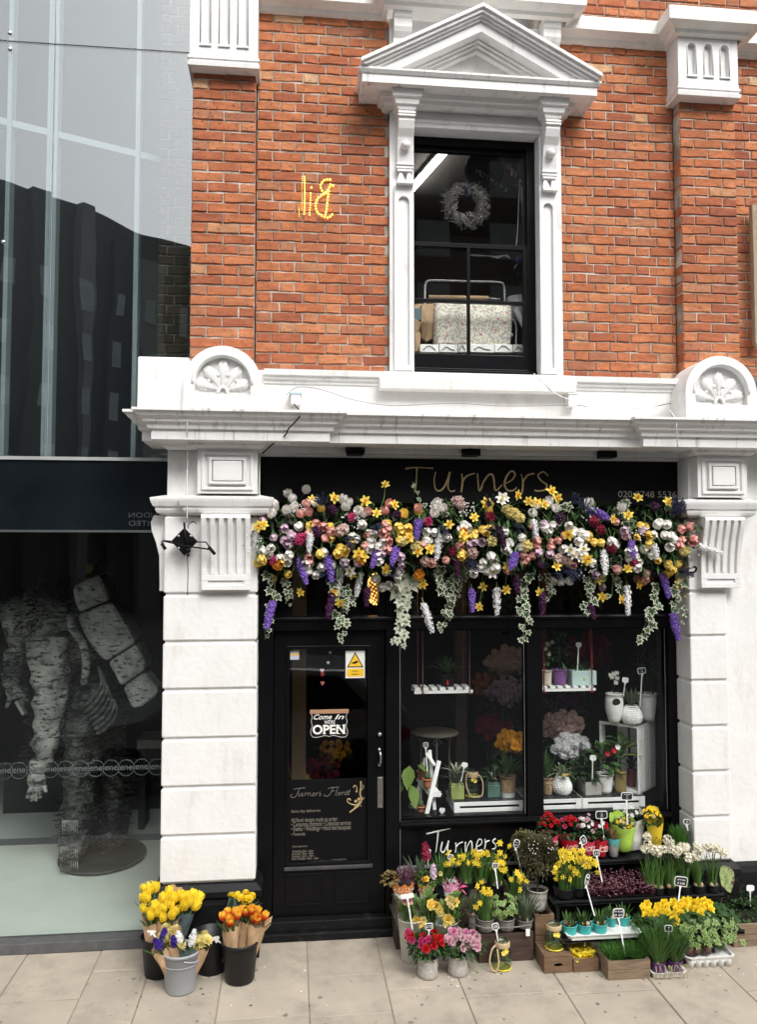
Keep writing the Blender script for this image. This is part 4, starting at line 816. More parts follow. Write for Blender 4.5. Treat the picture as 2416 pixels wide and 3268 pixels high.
def petal(b, L, w, a, bend, cup, r0=.003, k=4):
    # a petal running from the axis, rising at `bend`, curling by `cup`
    vs = []; R_ = Matrix.Rotation(a, 3, 'Z'); x, z, t = r0, 0.0, bend
    for i in range(k + 1):
        q = i / k; ww = w * math.sin(pi * min(.97, .12 + .80 * q ** .8)) ** .8
        for s, lift in ((-1, .25), (0, 0), (1, .25)): vs.append(R_ @ Vector((x - sin(t) * lift * ww * -.4, s * ww, z + cos(t) * lift * ww * .6)))
        x += cos(t) * L / k; z += sin(t) * L / k; t += cup / k
    b.add(vs, [(i * 3 + j, i * 3 + j + 1, (i + 1) * 3 + j + 1, (i + 1) * 3 + j) for i in range(k) for j in (0, 1)])
cache = {}
def C_(key, fn):
    if key not in cache: cache[key] = fn()
    return cache[key]
def tulip_me(c, v=0, open_=0.0):
    def mk():
        b = MB(); b.smooth = True
        for i in range(6): petal(b, .078, .025 if i % 2 else .028, pi / 3 * i + .1 * v, radians(48), radians(68 - 22 * open_ + (5 if i % 2 else 0)), .004, 5)
        n0 = len(b.f); b.m = 1
        b.lathe([(.006, .008), (.014, .02), (.015, .028), (.001, .022)], n=8)
        b.smooth = False; b.m = 2; b.tube([(0, 0, .004), (.003, 0, -.05), (.012, 0, -.11)], .0035, 5)
        return b.mesh('tulip', [PM[c], PM['I'] if c in 'WPL' else PM['T'], STEM], fix=False)
    return C_(('tulip', c, v), mk)
def daff_me(r=.058, pc='D', tc='T', v=0, stem=False, k=1.0):
    def mk():
        b = MB(); b.smooth = True
        for i in range(6): petal(b, r, r * .30, pi / 3 * i + rr(-.08, .08), radians(12 + 14 * (i % 2) + rr(-6, 6)), radians(rr(-30, 20)), r * .1, 3)
        b.m = 1; b.lathe([(r * .16, 0), (r * .22, r * .3), (r * .24, r * .5), (r * .36, r * .66), (r * .20, r * .5), (r * .05, r * .2)], n=10, wob=lambda t, z: 1 + .08 * sin(5 * t))
        b.m = 2; b.tube([(0, 0, .0), (0, 0, -r * .35), (0, -r * .2, -r * .6)], r * .07, 5)
        return b.mesh('daffodil', [PM[pc], PM[tc], STEM], fix=False)
    return C_(('daff', round(r, 3), pc, tc, v), mk)
def floret(b, p, d, r, n=5, star=.55):
    R_ = ori(d, rr(0, 6)); p = Vector(p); vs = [p - R_ @ Vector((0, 0, r * .35))]
    for i in range(2 * n): q = r * (1 if i % 2 == 0 else star); t = pi * i / n; vs.append(p + R_ @ Vector((q * cos(t), q * sin(t), r * .12 * (1 if i % 2 == 0 else -1))))
    b.add(vs, [(0, 1 + i, 1 + (i + 1) % (2 * n)) for i in range(2 * n)])
def spike_me(c, L, r, n, fr, v=0, taper=.55):
    # florets packed round an axis that points along +Z
    def mk():
        b = MB()
        for i in range(n):
            q = (i + .5) / n; a = i * 2.4; rad = r * (1 - taper * max(0, (q - .45) / .55) ** 1.5) * (.75 + .25 * min(1, q * 6))
            d = Vector((cos(a), sin(a), .25 + rr(-.3, .3))); floret(b, d.normalized() * rad * rr(.62, 1.12) + Vector((0, 0, q * L)), d, fr * rr(.85, 1.15) * (1 - .3 * q), 5 if c != 'S' else 4, .6)
        b.tube([(0, 0, .0), (0, 0, L * .25), (0, 0, L * .6), (0, 0, L * .98)], [r * .3, r * .5, r * .42, r * .15], 7); b.m = 1; b.tube([(0, 0, -.04), (0, 0, L * .2)], r * .2, 5)
        return b.mesh('hyacinth', [PM[c], STEM], fix=False)
    return C_(('spike', c, round(L, 3), v), mk)
def cluster_me(c, R0, n, fr, v=0):
    def mk():
        b = MB()
        for i in range(n):
            z = 1 - 1.25 * (i + .5) / n; a = i * 2.4; s = math.sqrt(max(0, 1 - z * z)); d = Vector((s * cos(a), s * sin(a), z)); floret(b, d * R0 * rr(.75, 1.1), d + Vector((rr(-.3, .3), rr(-.3, .3), 0)), fr * rr(.8, 1.2), 5, .62)
        return b.mesh('blossom', [PM[c]], fix=False)
    return C_(('clu', c, round(R0, 3), n, v), mk)
def rose_me(c, R0=.02, v=0, layers=3):
    def mk():
        b = MB(); b.smooth = True
        for l in range(layers):
            n = 6 - l
            for i in range(n): petal(b, R0 * (1.15 - .22 * l), R0 * .5, 2 * pi * i / n + l * .6 + rr(-.1, .1), radians(15 + 25 * l), radians(30 + 10 * l), R0 * .08, 3)
        return b.mesh('bloom', [PM[c]], fix=False)
    return C_(('rose', c, round(R0, 4), v, layers), mk)
def mum_me(c, R0=.022, v=0):
    def mk():
        b = MB()
        for i in range(46):
            z = 1 - .95 * (i + .5) / 46; a = i * 2.4; s = math.sqrt(1 - z * z); d = Vector((s * cos(a), s * sin(a), z)); e = d.cross(Vector((0, 0, 1)) if abs(z) < .9 else Vector((1, 0, 0))).normalized()
            b.add([d * R0 * .2 - e * R0 * .10, d * R0 * .2 + e * R0 * .10, d * R0 * rr(.9, 1.1) + e * R0 * .14, d * R0 * 1.15, d * R0 * rr(.9, 1.1) - e * R0 * .14], [(0, 1, 2, 3, 4)])
        return b.mesh('bloom', [PM[c]], fix=False)
    return C_(('mum', c, round(R0, 4), v), mk)
def ivy_me(v=0, pale=False):
    def mk():
        b = MB(); o = [(0, 0), (.30, -.16), (.55, .02), (.34, .22), (.52, .55), (.22, .55), (0, 1.0), (-.22, .55), (-.52, .55), (-.34, .22), (-.55, .02), (-.30, -.16)]
        z = lambda x, y: -.22 * x * x + .05 * y + rr(-.02, .02)
        c = (0, .3); inn = [(c[0] + (x - c[0]) * (.30 if pale else .68), c[1] + (y - c[1]) * (.30 if pale else .68)) for x, y in o]; n = len(o)
        vs = [(x, y, z(x, y)) for x, y in o] + [(x, y, z(x, y)) for x, y in inn] + [(c[0], c[1], z(*c))]
        b.m = 1; b.add(vs, [(i, (i + 1) % n, n + (i + 1) % n, n + i) for i in range(n)]); k = len(b.v); b.m = 0; b.add(vs[n:], [(i, (i + 1) % n, n) for i in range(n)])
        return b.mesh('leaf', [G6 if pale else G1, G5], fix=False)
    return C_(('ivy', v, pale), mk)
def leaf_add(b, p, d, L, w, fold=.25, up=None, k=2, droop=.3):
    p = Vector(p); d = Vector(d).normalized(); s = d.cross(up or Vector((0, 0, 1)))
    if s.length < .05: s = Vector((1, 0, 0))
    s.normalize(); n = s.cross(d); vs = []
    prof = (0, .75, 1, .62, .02) if k > 2 else (.1, 1, .02)
    for i, q in enumerate(prof):
        t = i / (len(prof) - 1); c = p + d * L * t - Vector((0, 0, 1)) * droop * L * t * t
        vs += [c - s * w * q + n * w * q * fold, c, c + s * w * q + n * w * q * fold]
    m = len(prof); b.add(vs, [(i * 3 + j, i * 3 + j + 1, (i + 1) * 3 + j + 1, (i + 1) * 3 + j) for i in range(m - 1) for j in (0, 1)])
def blades(b, c, n, h, spread, w, lean=.5, base=.03, droop=.5, seg=3):
    c = Vector(c)
    for _ in range(n):
        a = rr(0, 2 * pi); q = rr(0, 1) ** .6; d = Vector((cos(a), sin(a), 0)); p0 = c + d * base * q; H = h * rr(.65, 1.08); ln = lean * q * rr(.5, 1.3); s = Vector((-d.y, d.x, 0)) * w
        rows = []
        for i in range(seg + 1):
            t = i / seg; p = p0 + d * (ln * H * t * t * 1.2 + spread * t * q) + Vector((0, 0, H * (t - droop * q * t * t * t * .6))); ww = (1 - t * t) if i < seg else .05
            rows += [p - s * ww, p + s * ww]
        b.add(rows, [(2 * i, 2 * i + 1, 2 * i + 3, 2 * i + 2) for i in range(seg)])
def mound(b, c, R3, n, L, w, droop=.3, inner=.45):
    c = Vector(c); R3 = Vector(R3)
    for _ in range(n):
        d = Vector((rr(-1, 1), rr(-1, 1), rr(-.35, 1)))
        if d.length < .01: continue
        d.normalize(); q = rr(inner, 1) ** .5; p = c + Vector((d.x * R3.x, d.y * R3.y, d.z * R3.z)) * q
        leaf_add(b, p, d + Vector((rr(-.7, .7), rr(-.7, .7), rr(-.5, .5))), L * rr(.6, 1.2), w * rr(.7, 1.2), droop=droop)
def stuff(b, name, m, parent): return b.obj(name, m, parent, kind='stuff', fix=False)

# pots, crates, trays, signs
POTM = {}
def pm(key, rgb, rough=.6, **k):
    if key not in POTM: POTM[key] = mat(key, rgb, rough, **k)
    return POTM[key]
def pot_obj(t, c, r0, r1, h, m, soil=True, n=24, rim=.006, bulge=0, ribs=None, name='pot', wob=None):
    # r0 at the foot, r1 at the mouth
    b = MB(); k = 6; pr = [(.001, 0), (r0 * .96, 0)]
    for i in range(k + 1): q = i / k; pr.append((r0 + (r1 - r0) * q + bulge * sin(pi * q), h * q))
    if rim: pr[-1] = (r1, h - rim * 2); pr += [(r1 + rim, h - rim * 2), (r1 + rim, h), (r1 - rim * .5, h)]
    pr += [(r1 - .007, h - .004), (r1 - .010, h * .45)]
    b.lathe(pr, c, n, wob); o = b.obj(name, m, t)
    if soil: b = MB(); b.disc(r1 - .008, h * .86, c, n); b.obj('soil', SOIL, t)
    return o
def emboss(t, c, r, h, m, kind='star'):
    # raised decoration round a grey pot
    c = Vector(c); b = MB()
    for row in range(2):
        for i in range(9):
            a = 2 * pi * (i + .5 * row) / 9; z = h * (.28 + .36 * row); rad = r * (1 + .0)
            q = c + Vector((rad * cos(a), rad * sin(a), z)); n = Vector((cos(a), sin(a), 0)); s = Vector((-sin(a), cos(a), 0)); u = Vector((0, 0, 1))
            for k in range(6):
                th = pi * k / 3; d = s * cos(th) + u * sin(th); e = s * -sin(th) + u * cos(th); R0 = h * .17
                b.add([q + n * .002, q + d * R0 * .5 + e * R0 * .2 + n * .003, q + d * R0, q + d * R0 * .5 - e * R0 * .2 + n * .003], [(0, 1, 2, 3)])
    return b.obj('relief', m, t, kind='stuff')
def crate(label, x0, x1, y0, y1, z0, z1, m, boards=2, group=None, hole=False, inner=None, open_=True, slats_top=False, cat='crate', th=.012):
    t = thing('wooden_crate', label, cat, ((x0 + x1) / 2, (y0 + y1) / 2, z0), group)
    hb = (z1 - z0) / boards
    for i in range(boards):
        za_, zb_ = z0 + i * hb + .0015, z0 + (i + 1) * hb - .0015
        if hole and i == boards - 1:
            b = MB(); cx = (x0 + x1) / 2; hz = (za_ + zb_) / 2
            b.plate(rect(x0, x1, za_, zb_), [[(cx + .03 * cos(2 * pi * j / 16), hz + .012 * sin(2 * pi * j / 16)) for j in range(16)]], y0, y0 + th); b.obj('board', m, t, bev=.002)
        else: b = MB(); b.box(x0, x1, y0 + rr(-.001, .001), y0 + th, za_, zb_); b.obj('board', m, t, bev=.002)
        b = MB(); b.box(x0, x1, y1 - th, y1, za_, zb_); b.obj('board', m, t, bev=.002)
        for xa, xb in ((x0, x0 + th), (x1 - th, x1)): b = MB(); b.box(xa, xb, y0 + th + .0005, y1 - th - .0005, za_, zb_); b.obj('board', m, t, bev=.002)
    b = MB(); b.box(x0 + th, x1 - th, y0 + th, y1 - th, z0 + .002, z0 + .01); b.obj('base', m, t)
    for xa in (x0 + th + .0008, x1 - th - .0168):
        for ya in (y0 + th + .0008, y1 - th - .0168): b = MB(); b.box(xa, xa + .016, ya, ya + .016, z0 + .011, z1 - .003); b.obj('corner_post', m, t)
    if slats_top:
        n = 5; w = (y1 - y0) / n
        for i in range(n): b = MB(); b.box(x0 + .001, x1 - .001, y0 + i * w + .002, y0 + (i + 1) * w - .002, z1 + .0005, z1 + .0105); b.obj('slat', m, t, bev=.002)
    return t
def tray(name, label, x0, x1, y0, y1, z, m, h=.03, cells=None):
    t = thing(name, label, 'plant tray', ((x0 + x1) / 2, (y0 + y1) / 2, z))
    b = MB(); r = .02; o = lambda q: [(x0 - q + r, y0 - q), (x1 + q - r, y0 - q), (x1 + q, y0 - q + r), (x1 + q, y1 + q - r), (x1 + q - r, y1 + q), (x0 - q + r, y1 + q), (x0 - q, y1 + q - r), (x0 - q, y0 - q + r)]
    L = [(o(-.012), 0), (o(-.006), h * .7), (o(0), h * .75), (o(.004), h), (o(-.006), h), (o(-.012), h * .4)]
    vs = [(x, y, z + q) for l, q in L for x, y in l]; b.add(vs, [(i * 8 + j, i * 8 + (j + 1) % 8, (i + 1) * 8 + (j + 1) % 8, (i + 1) * 8 + j) for i in range(len(L) - 1) for j in range(8)] + [tuple(range(8))[::-1], tuple(range(40, 48))])
    b.obj('rim', m, t); return t
BOARD = mat('sign_black', (.012, .013, .016), .4, .1, 30); SW = mat('sign_white', (.78, .78, .76), .45, .04, 30)
def price_sign(label, bu, bv, Y, fu, fv, FYv, w, h, lines=(), tilt=0, white=False, group='price signs on white stems', yaw=0):
    c = at(bu, bv, Y); f = at(fu, fv, FYv); t = thing('price_sign', label, 'price sign', f, group); cc = cos(tilt); ss = sin(tilt)
    X = Vector((cos(yaw) * cc, sin(yaw) * cc, ss)); Z = Vector((-ss * cos(yaw), -ss * sin(yaw), cc)); N = X.cross(Z)
    if N.y > 0: N = -N
    def rr_(w_, h_, r, off):
        o = []
        for sx, sz, a0 in ((1, -1, -90), (1, 1, 0), (-1, 1, 90), (-1, -1, 180)):
            for k in range(4): a = radians(a0 + 30 * k); o.append(c + X * (sx * (w_ / 2 - r) + r * cos(a)) + Z * (sz * (h_ / 2 - r) + r * sin(a)) + N * off)
        return o
    def pl(w_, h_, r, o0, o1, m, name):
        b = MB(); A_, B_ = rr_(w_, h_, r, o0), rr_(w_, h_, r, o1); n = len(A_); b.add(A_ + B_, [tuple(range(n)), tuple(range(2 * n - 1, n - 1, -1))] + [(i, (i + 1) % n, n + (i + 1) % n, n + i) for i in range(n)]); b.obj(name, m, t)
    pl(w, h, h * .28, .0025, -.0005, SW, 'board')
    if not white: pl(w - .010, h - .010, h * .22, .0035, .001, BOARD, 'writing_panel')
    b = MB(); foot = c - Z * h / 2; b.bar(foot + Z * .004, f, .0085, .004, up=N); b.add([foot + X * .010 + N * .001, foot - X * .010 + N * .001, foot - Z * .02 - X * .003 + N * .001, foot - Z * .02 + X * .003 + N * .001], [(0, 1, 2, 3)]); b.obj('stem', SW, t)
    if lines:
        n = len(lines); hh = (h - .016) / n
        for i, (s, k) in enumerate(lines):
            p = c + Z * ((h - .016) / 2 - hh * (i + .5)) + N * .0045
            o = text('writing', s, hh * k, SW, t, p); Rm = Matrix((X, Z, N)).transposed(); o.rotation_euler = Rm.to_euler()
            xs = [v.co.x for v in o.data.vertices]; ww = max(xs) - min(xs)
            if ww > w - .016: o.scale = ((w - .016) / ww, 1, 1)
    return t
# ------------------------------------------------------------------ flower garland over the shop window
gd = thing('flower_garland', 'long garland of tulips, daffodils, hyacinths and ivy hung across the shopfront below the sign', 'flower garland', at(*zg(1500, 650), -.15))
def gpos(fn, x, y, hang=False):
    t = (y - 640) / 235; dep = -.13 - .17 * math.sqrt(max(0, 1 - t * t)) + rr(-.02, .025)
    if hang: dep = -.14 + rr(-.03, .02)
    return at(*fn(x, y), dep)
def gdir(fn, p, y, k=.55):
    u = (at(*zg(1500, 640), -.2).z - p.z) / .25
    return Vector((rr(-k, k), -1, rr(-k, k) * .8 - .25 * max(-1, min(1, u)) + .1))
GT = {zg: {'W': [(365, 365), (270, 390), (275, 420), (440, 440), (195, 450), (235, 485), (170, 475), (175, 508), (320, 545), (635, 445), (605, 470), (590, 430), (710, 530), (705, 490), (640, 615), (680, 620), (700, 640), (760, 600), (755, 635), (795, 680), (830, 645), (755, 675), (800, 710), (125, 700), (145, 690), (155, 720), (210, 740), (265, 765), (290, 730), (410, 830), (435, 840), (470, 790), (835, 770), (880, 830), (920, 830), (945, 880), (935, 850), (865, 925), (895, 915), (780, 870), (1155, 440), (1185, 460), (1155, 510), (1130, 595), (1175, 590), (1225, 610), (1110, 640), (1320, 540), (1335, 560), (1590, 590), (1610, 640), (1615, 710), (1500, 720), (1425, 800), (1400, 830), (1480, 810), (1525, 790), (1540, 770), (1590, 680)],
    'P': [(380, 500), (350, 515), (415, 540), (410, 595), (490, 550), (490, 615), (505, 590), (865, 445), (865, 495), (855, 530), (865, 565), (890, 600), (870, 640), (880, 680), (720, 670), (370, 745), (385, 770), (1155, 775), (1205, 765)],
    'Y': [(380, 545), (470, 480), (540, 560), (540, 625), (560, 690), (565, 710), (600, 690), (630, 665), (465, 710), (590, 720), (975, 510), (885, 545), (960, 555), (995, 555), (950, 590), (935, 630), (985, 615), (1040, 495), (110, 780), (120, 760), (100, 740), (245, 845), (230, 770), (190, 870), (1320, 735), (1310, 720), (1400, 600), (1430, 575), (1500, 560), (1480, 585), (1390, 590), (1500, 490), (1470, 450)],
    'L': [(130, 530), (240, 560), (195, 630), (270, 615), (300, 600), (285, 665), (225, 640), (670, 770), (635, 775), (950, 780), (970, 740), (1465, 660), (1410, 650), (1385, 660), (850, 715)]},
  zh: {'W': [(310, 460), (310, 505), (370, 450), (400, 435), (435, 480), (405, 545), (385, 580), (205, 635), (200, 690), (515, 550), (555, 575), (545, 600), (595, 610), (600, 650), (790, 640), (810, 670), (770, 650), (910, 690), (955, 700), (945, 740), (955, 770), (1065, 525), (1040, 540), (1120, 540), (1100, 600), (1150, 605), (1140, 640), (1150, 685), (1010, 730), (405, 885), (460, 885), (500, 890)],
    'P': [(395, 670), (430, 650), (470, 615), (345, 650), (320, 680), (300, 725), (235, 760), (275, 750), (1190, 570), (1230, 565), (1270, 570), (1215, 635), (1260, 640), (1290, 660), (1205, 665), (940, 880), (975, 870), (1005, 850), (985, 885), (550, 790)],
    'Y': [(625, 600), (640, 635), (690, 665), (650, 655), (985, 550), (1010, 605), (1020, 630), (945, 630), (995, 660), (940, 550), (1070, 770), (1105, 795), (1140, 780), (1180, 780), (1160, 820), (1120, 830), (1130, 850)],
    'L': [(350, 540), (345, 710), (405, 720), (880, 590), (950, 580), (880, 625), (690, 850), (715, 870), (720, 920)]}}
def tdir(y):
    th = radians(rr(38, 72)); ph = rr(-2.9, -.25) if y > 520 else rr(.5, 2.6)
    return ori((sin(th) * cos(ph), -cos(th), sin(th) * sin(ph)), rr(0, 6))
for fn in (zg, zh):                                  # more white and blush tulips between the listed ones
    for i in range(20): GT[fn]['W' if i % 3 else 'P'].append((rr(100, 1640 if fn is zg else 1180), 640 + 205 * rr(-.95, .9)))
for fn, d in GT.items():
    for c, l in d.items():
        for x, y in l:
            p = gpos(fn, x, y); v = rnd.randrange(3)
            put('tulip', tulip_me(c, v, v * .5), gd, p + Vector((0, .035, 0)), tdir(y), rr(.74, .9) * (1.08 if c == 'W' else 1))
for fn, l in ((zg, [(85, 570), (115, 560), (410, 408), (540, 400), (730, 420), (905, 440), (1460, 430), (1390, 515), (1050, 720), (1125, 710), (720, 750), (690, 735), (800, 490), (1325, 620), (1240, 560), (1330, 640), (650, 860), (860, 830), (540, 965), (580, 1030), (1060, 870), (1000, 640)]), (zh, [(395, 360), (430, 400), (190, 382), (1105, 425), (920, 400), (865, 505), (765, 525), (350, 440), (305, 435), (425, 815), (860, 830), (135, 815), (610, 770), (260, 420), (685, 890), (500, 620), (1170, 920)])):
    for x, y in l: p = gpos(fn, x, y); put('daffodil', daff_me(.058, 'D', 'T', rnd.randrange(4)), gd, p + Vector((0, -.02, 0)), ori(gdir(fn, p, y, .6), rr(0, 6)), rr(.58, .78))
for fn, l in ((zg, [(855, 318), (335, 970), (1445, 935), (1590, 955), (1425, 1055), (1080, 920)]), (zh, [(935, 925), (330, 975), (715, 1000), (825, 1015), (1230, 1005)])):
    for x, y in l:
        p = gpos(fn, x, y, True); q = gpos(fn, x - 45 if y < 400 else x + rr(-30, 30), 490 if y < 400 else y - 130, True); put('daffodil', daff_me(.058, 'D', 'T', rnd.randrange(4)), gd, p, ori((rr(-.6, .6), -1, rr(-.2, .5)), rr(0, 6)), rr(.55, .72))
        b = MB(); b.tube(spline([p + Vector((0, .02, 0)), (p + q) / 2 + Vector((rr(-.02, .02), 0, 0)), q], 4), .0028, 5); b.obj('flower_stalk', STEM, gd)
for fn, c, l in ((zg, 'H', [(350, 830, 150), (515, 820, 150), (1045, 585, 120), (905, 745, 110), (785, 760, 130), (155, 1095, 150), (1375, 1015, 150), (1620, 770, 90)]), (zh, 'H', [(660, 490, 90), (885, 710, 110), (1085, 925, 150), (1145, 1170, 160), (170, 770, 90), (700, 505, 80)]), (zg, 'S', [(395, 670, 120), (575, 890, 150), (690, 920, 150), (1170, 680, 150), (1105, 1110, 170), (1525, 1010, 150)]), (zh, 'S', [(295, 590, 130), (715, 780, 140), (1025, 725, 90), (855, 1010, 170)]),
              (zg, 'K', [(520, 1040, 140), (1555, 640, 150), (1285, 820, 130), (1640, 900, 120), (740, 990, 120)]), (zh, 'K', [(180, 900, 120), (340, 1040, 130), (640, 1090, 100)])):
    for x, y, L in l:
        p = gpos(fn, x, y, y > 900); LL = L * .5266 * .00215; v = rnd.randrange(2); d = Vector((rr(-.35, .35), rr(-.35, -.05), -1)).normalized()
        if (x, y) in ((660, 490), (700, 505)): d = Vector((.8, -.4, -.5)).normalized()
        me = spike_me(c, LL * 1.12, .030, int(34 + LL * 190), .0175 if c != 'S' else .014, v)
        put('hyacinth', me, gd, p - d * LL * .5 + Vector((0, -.03, 0)), ori(d, rr(0, 6)), rr(.85, 1.05))
p = gpos(zh, 1300, 690); put('hyacinth', spike_me('S', .17, .03, 75, .014, 5), gd, p, ori((1, -.25, -.35)))
for fn, c, R0, n, fr, l in ((zg, 'K', .042, 30, .02, [(530, 470), (435, 600), (925, 500)]), (zh, 'K', .045, 34, .018, [(455, 525), (1030, 450), (340, 800)]), (zg, 'C', .042, 18, .027, [(1260, 720), (1490, 510)]), (zh, 'C', .045, 18, .028, [(700, 590), (770, 705), (905, 800), (660, 540)]), (zg, 'B', .045, 16, .028, [(575, 600), (1315, 440), (1100, 780), (1290, 420), (600, 585), (1385, 730)]), (zh, 'B', .045, 16, .028, [(480, 780), (440, 770), (510, 790)]),
                            (zg, 'E', .045, 18, .026, [(960, 660), (1040, 690), (1500, 660), (1610, 490)]), (zh, 'E', .045, 18, .026, [(250, 690), (180, 490), (1210, 720), (600, 770), (130, 470), (210, 520)]), (zg, 'M', .036, 16, .026, [(345, 640), (180, 775), (1110, 540), (330, 660), (650, 515)]), (zg, 'O', .04, 14, .028, [(200, 800), (700, 770), (1330, 600), (1060, 860)])):
    for x, y in l: p = gpos(fn, x, y); put('blossom', cluster_me(c, R0, n, fr, rnd.randrange(2)), gd, p, ori(gdir(fn, p, y), rr(0, 6)), rr(.68, .92))
for fn, l in ((zh, [(510, 715), (590, 715), (95, 400), (530, 740), (560, 755)]), (zg, [(1570, 400), (1550, 415), (1500, 850), (640, 840)])):
    for x, y in l: p = gpos(fn, x, y); put('hellebore', daff_me(.045, 'W', 'E', 9), gd, p + Vector((0, -.02, 0)), ori(gdir(fn, p, y), rr(0, 6)), rr(.8, 1))
def sprig_me():
    def mk():
        b = MB()
        for i in range(9):
            d = Vector((rr(-.5, .5), rr(-.5, .5), 1)).normalized(); q = d * .11; b.tube([(0, 0, 0), q * .5, q], .0022, 4)
            for k in range(12): t = .4 + .6 * k / 12; a = k * 2.4; floret(b, q * t + Vector((cos(a), sin(a), 0)) * .006, (cos(a), sin(a), .5), .007, 4)
        return b.mesh('lavender', [PM['N']], fix=False)
    return C_('sprig', mk)
for fn, l in ((zh, [(520, 440), (1160, 490), (1190, 510), (200, 580), (1200, 840), (490, 830), (1130, 500), (600, 480), (470, 860), (30, 430)]), (zg, [(480, 450), (800, 560), (600, 640), (1180, 560), (500, 860), (860, 860), (1350, 760), (1520, 600)])):
    for x, y in l: p = gpos(fn, x, y); put('lavender', sprig_me(), gd, p, ori((rr(-.6, .6), -.7, rr(.2, 1) if y < 560 else rr(-1, .2)), rr(0, 6)), rr(.9, 1.2))
def strand(fn, pts, n, size, pale=False):
    P = [gpos(fn, x, y, True) for x, y in pts]; S_ = spline(P, 8); o = link('ivy_strand', None, gd) if False else None
    b = MB(); b.tube(S_, .0024, 5); o = b.obj('ivy_strand', STEM, gd)
    for i in range(n):
        t = (i + rr(.1, .9)) / n; p = S_[min(len(S_) - 1, int(t * (len(S_) - 1)))]; s = size * rr(.75, 1.15) * (1.1 - .55 * t)
        off = Vector((rr(-1, 1) * .035, rr(-.025, .01), rr(-.01, .01))); nrm_ = Vector((rr(-.6, .6), -1, rr(-.1, .7))).normalized(); dn = Vector((off.x * 14 + rr(-.5, .5), 0, -1))
        yv = (dn - nrm_ * dn.dot(nrm_)).normalized(); xv = yv.cross(nrm_); put('leaf', ivy_me(rnd.randrange(4), pale), o, p + off, Matrix((xv, yv, nrm_)).transposed(), s)
for a in (((zg, [(165, 850), (185, 930), (150, 1040), (128, 1150), (125, 1255)], 13, .065)), (zg, [(560, 900), (590, 1000), (585, 1110), (600, 1180), (590, 1250)], 15, .075), (zg, [(600, 940), (640, 1000), (610, 1060)], 5, .08), (zg, [(1190, 800), (1180, 900), (1230, 1000), (1225, 1100), (1205, 1195)], 18, .075), (zg, [(1250, 860), (1255, 960), (1235, 1110)], 10, .07), (zg, [(1090, 490), (1060, 400), (1020, 300)], 8, .045), (zg, [(240, 880), (255, 960), (250, 1040)], 8, .05), (zg, [(1310, 860), (1300, 1000)], 8, .055),
          (zg, [(650, 500), (720, 560), (770, 620)], 7, .075), (zg, [(300, 450), (260, 520), (220, 680)], 8, .07), (zg, [(1240, 480), (1220, 400)], 6, .05), (zg, [(1270, 650), (1320, 700), (1340, 860)], 9, .065),
          (zh, [(260, 860), (250, 960), (230, 1060), (245, 1160), (220, 1265)], 20, .078), (zh, [(360, 860), (385, 960), (370, 1050)], 10, .06), (zh, [(870, 560), (820, 480), (840, 400)], 11, .085), (zh, [(620, 880), (640, 1000), (590, 1120)], 13, .075), (zh, [(1050, 920), (1020, 1060), (980, 1160), (930, 1275)], 15, .085), (zh, [(1180, 900), (1170, 1020), (1190, 1150)], 12, .075), (zh, [(800, 760), (780, 860), (770, 1000)], 10, .075), (zh, [(470, 430), (490, 520)], 5, .075), (zh, [(650, 760), (640, 880)], 6, .065), (zh, [(440, 640), (400, 760)], 5, .06)): strand(*a)
strand(zg, [(990, 860), (960, 960), (965, 1080), (945, 1180), (930, 1280)], 22, .105, True)
fo = MB()
for i in range(2300):
    x = rr(60, 1640); fn = rnd.choice((zg, zh)); x = x if fn is zg else rr(0, 1290); t = rr(-1, 1); y = 645 + 215 * t; s = math.sqrt(1 - t * t)
    p = at(*fn(x, y), -.03 - rr(.1, 1) * (.06 + .15 * s)); leaf_add(fo, p, (rr(-1, 1), rr(-1, .1), rr(-1, .8)), rr(.05, .10), rr(.009, .018))
stuff(fo, 'foliage', G1, gd)
fo = MB()
for i in range(330):
    fn = rnd.choice((zg, zh)); x = rr(60, 1640) if fn is zg else rr(0, 1300); t = rr(-1, 1); y = 640 + 230 * t; p = at(*fn(x, y), -.12 - .14 * math.sqrt(1 - t * t)); leaf_add(fo, p, (rr(-1, 1), rr(-1, -.2), rr(-1, .8)), rr(.05, .11), rr(.007, .014))
stuff(fo, 'fresh_leaves', G2, gd)
gy = MB()
for cx, cy, fn in ((340, 460, zg), (60, 650, zg), (50, 700, zg), (1340, 470, zg), (640, 540, zg), (640, 500, zh), (900, 620, zh), (620, 830, zh), (1290, 720, zh)):
    for i in range(26): p = at(*fn(cx + rr(-55, 55), cy + rr(-45, 45)), -.25 + rr(-.05, .05)); gy.ball(p, .0065, 5, 3)
stuff(gy, 'gypsophila', PM['S'], gd)
b = MB(); b.tube([at(*zg(80, 640), -.06), at(*zh(1300, 640), -.06)], .02, 8); b.obj('support_rail', M['blackm'], gd)
b = MB(); q = at(*zh(1225, 850), -.2); b.tube(spline([q + Vector((-.06, .15, 0)), q, q + Vector((.06, 0, .0)), q + Vector((.075, 0, .03)), q + Vector((.05, 0, .04))], 5), .007, 6); b.obj('hook', M['blackm'], gd)
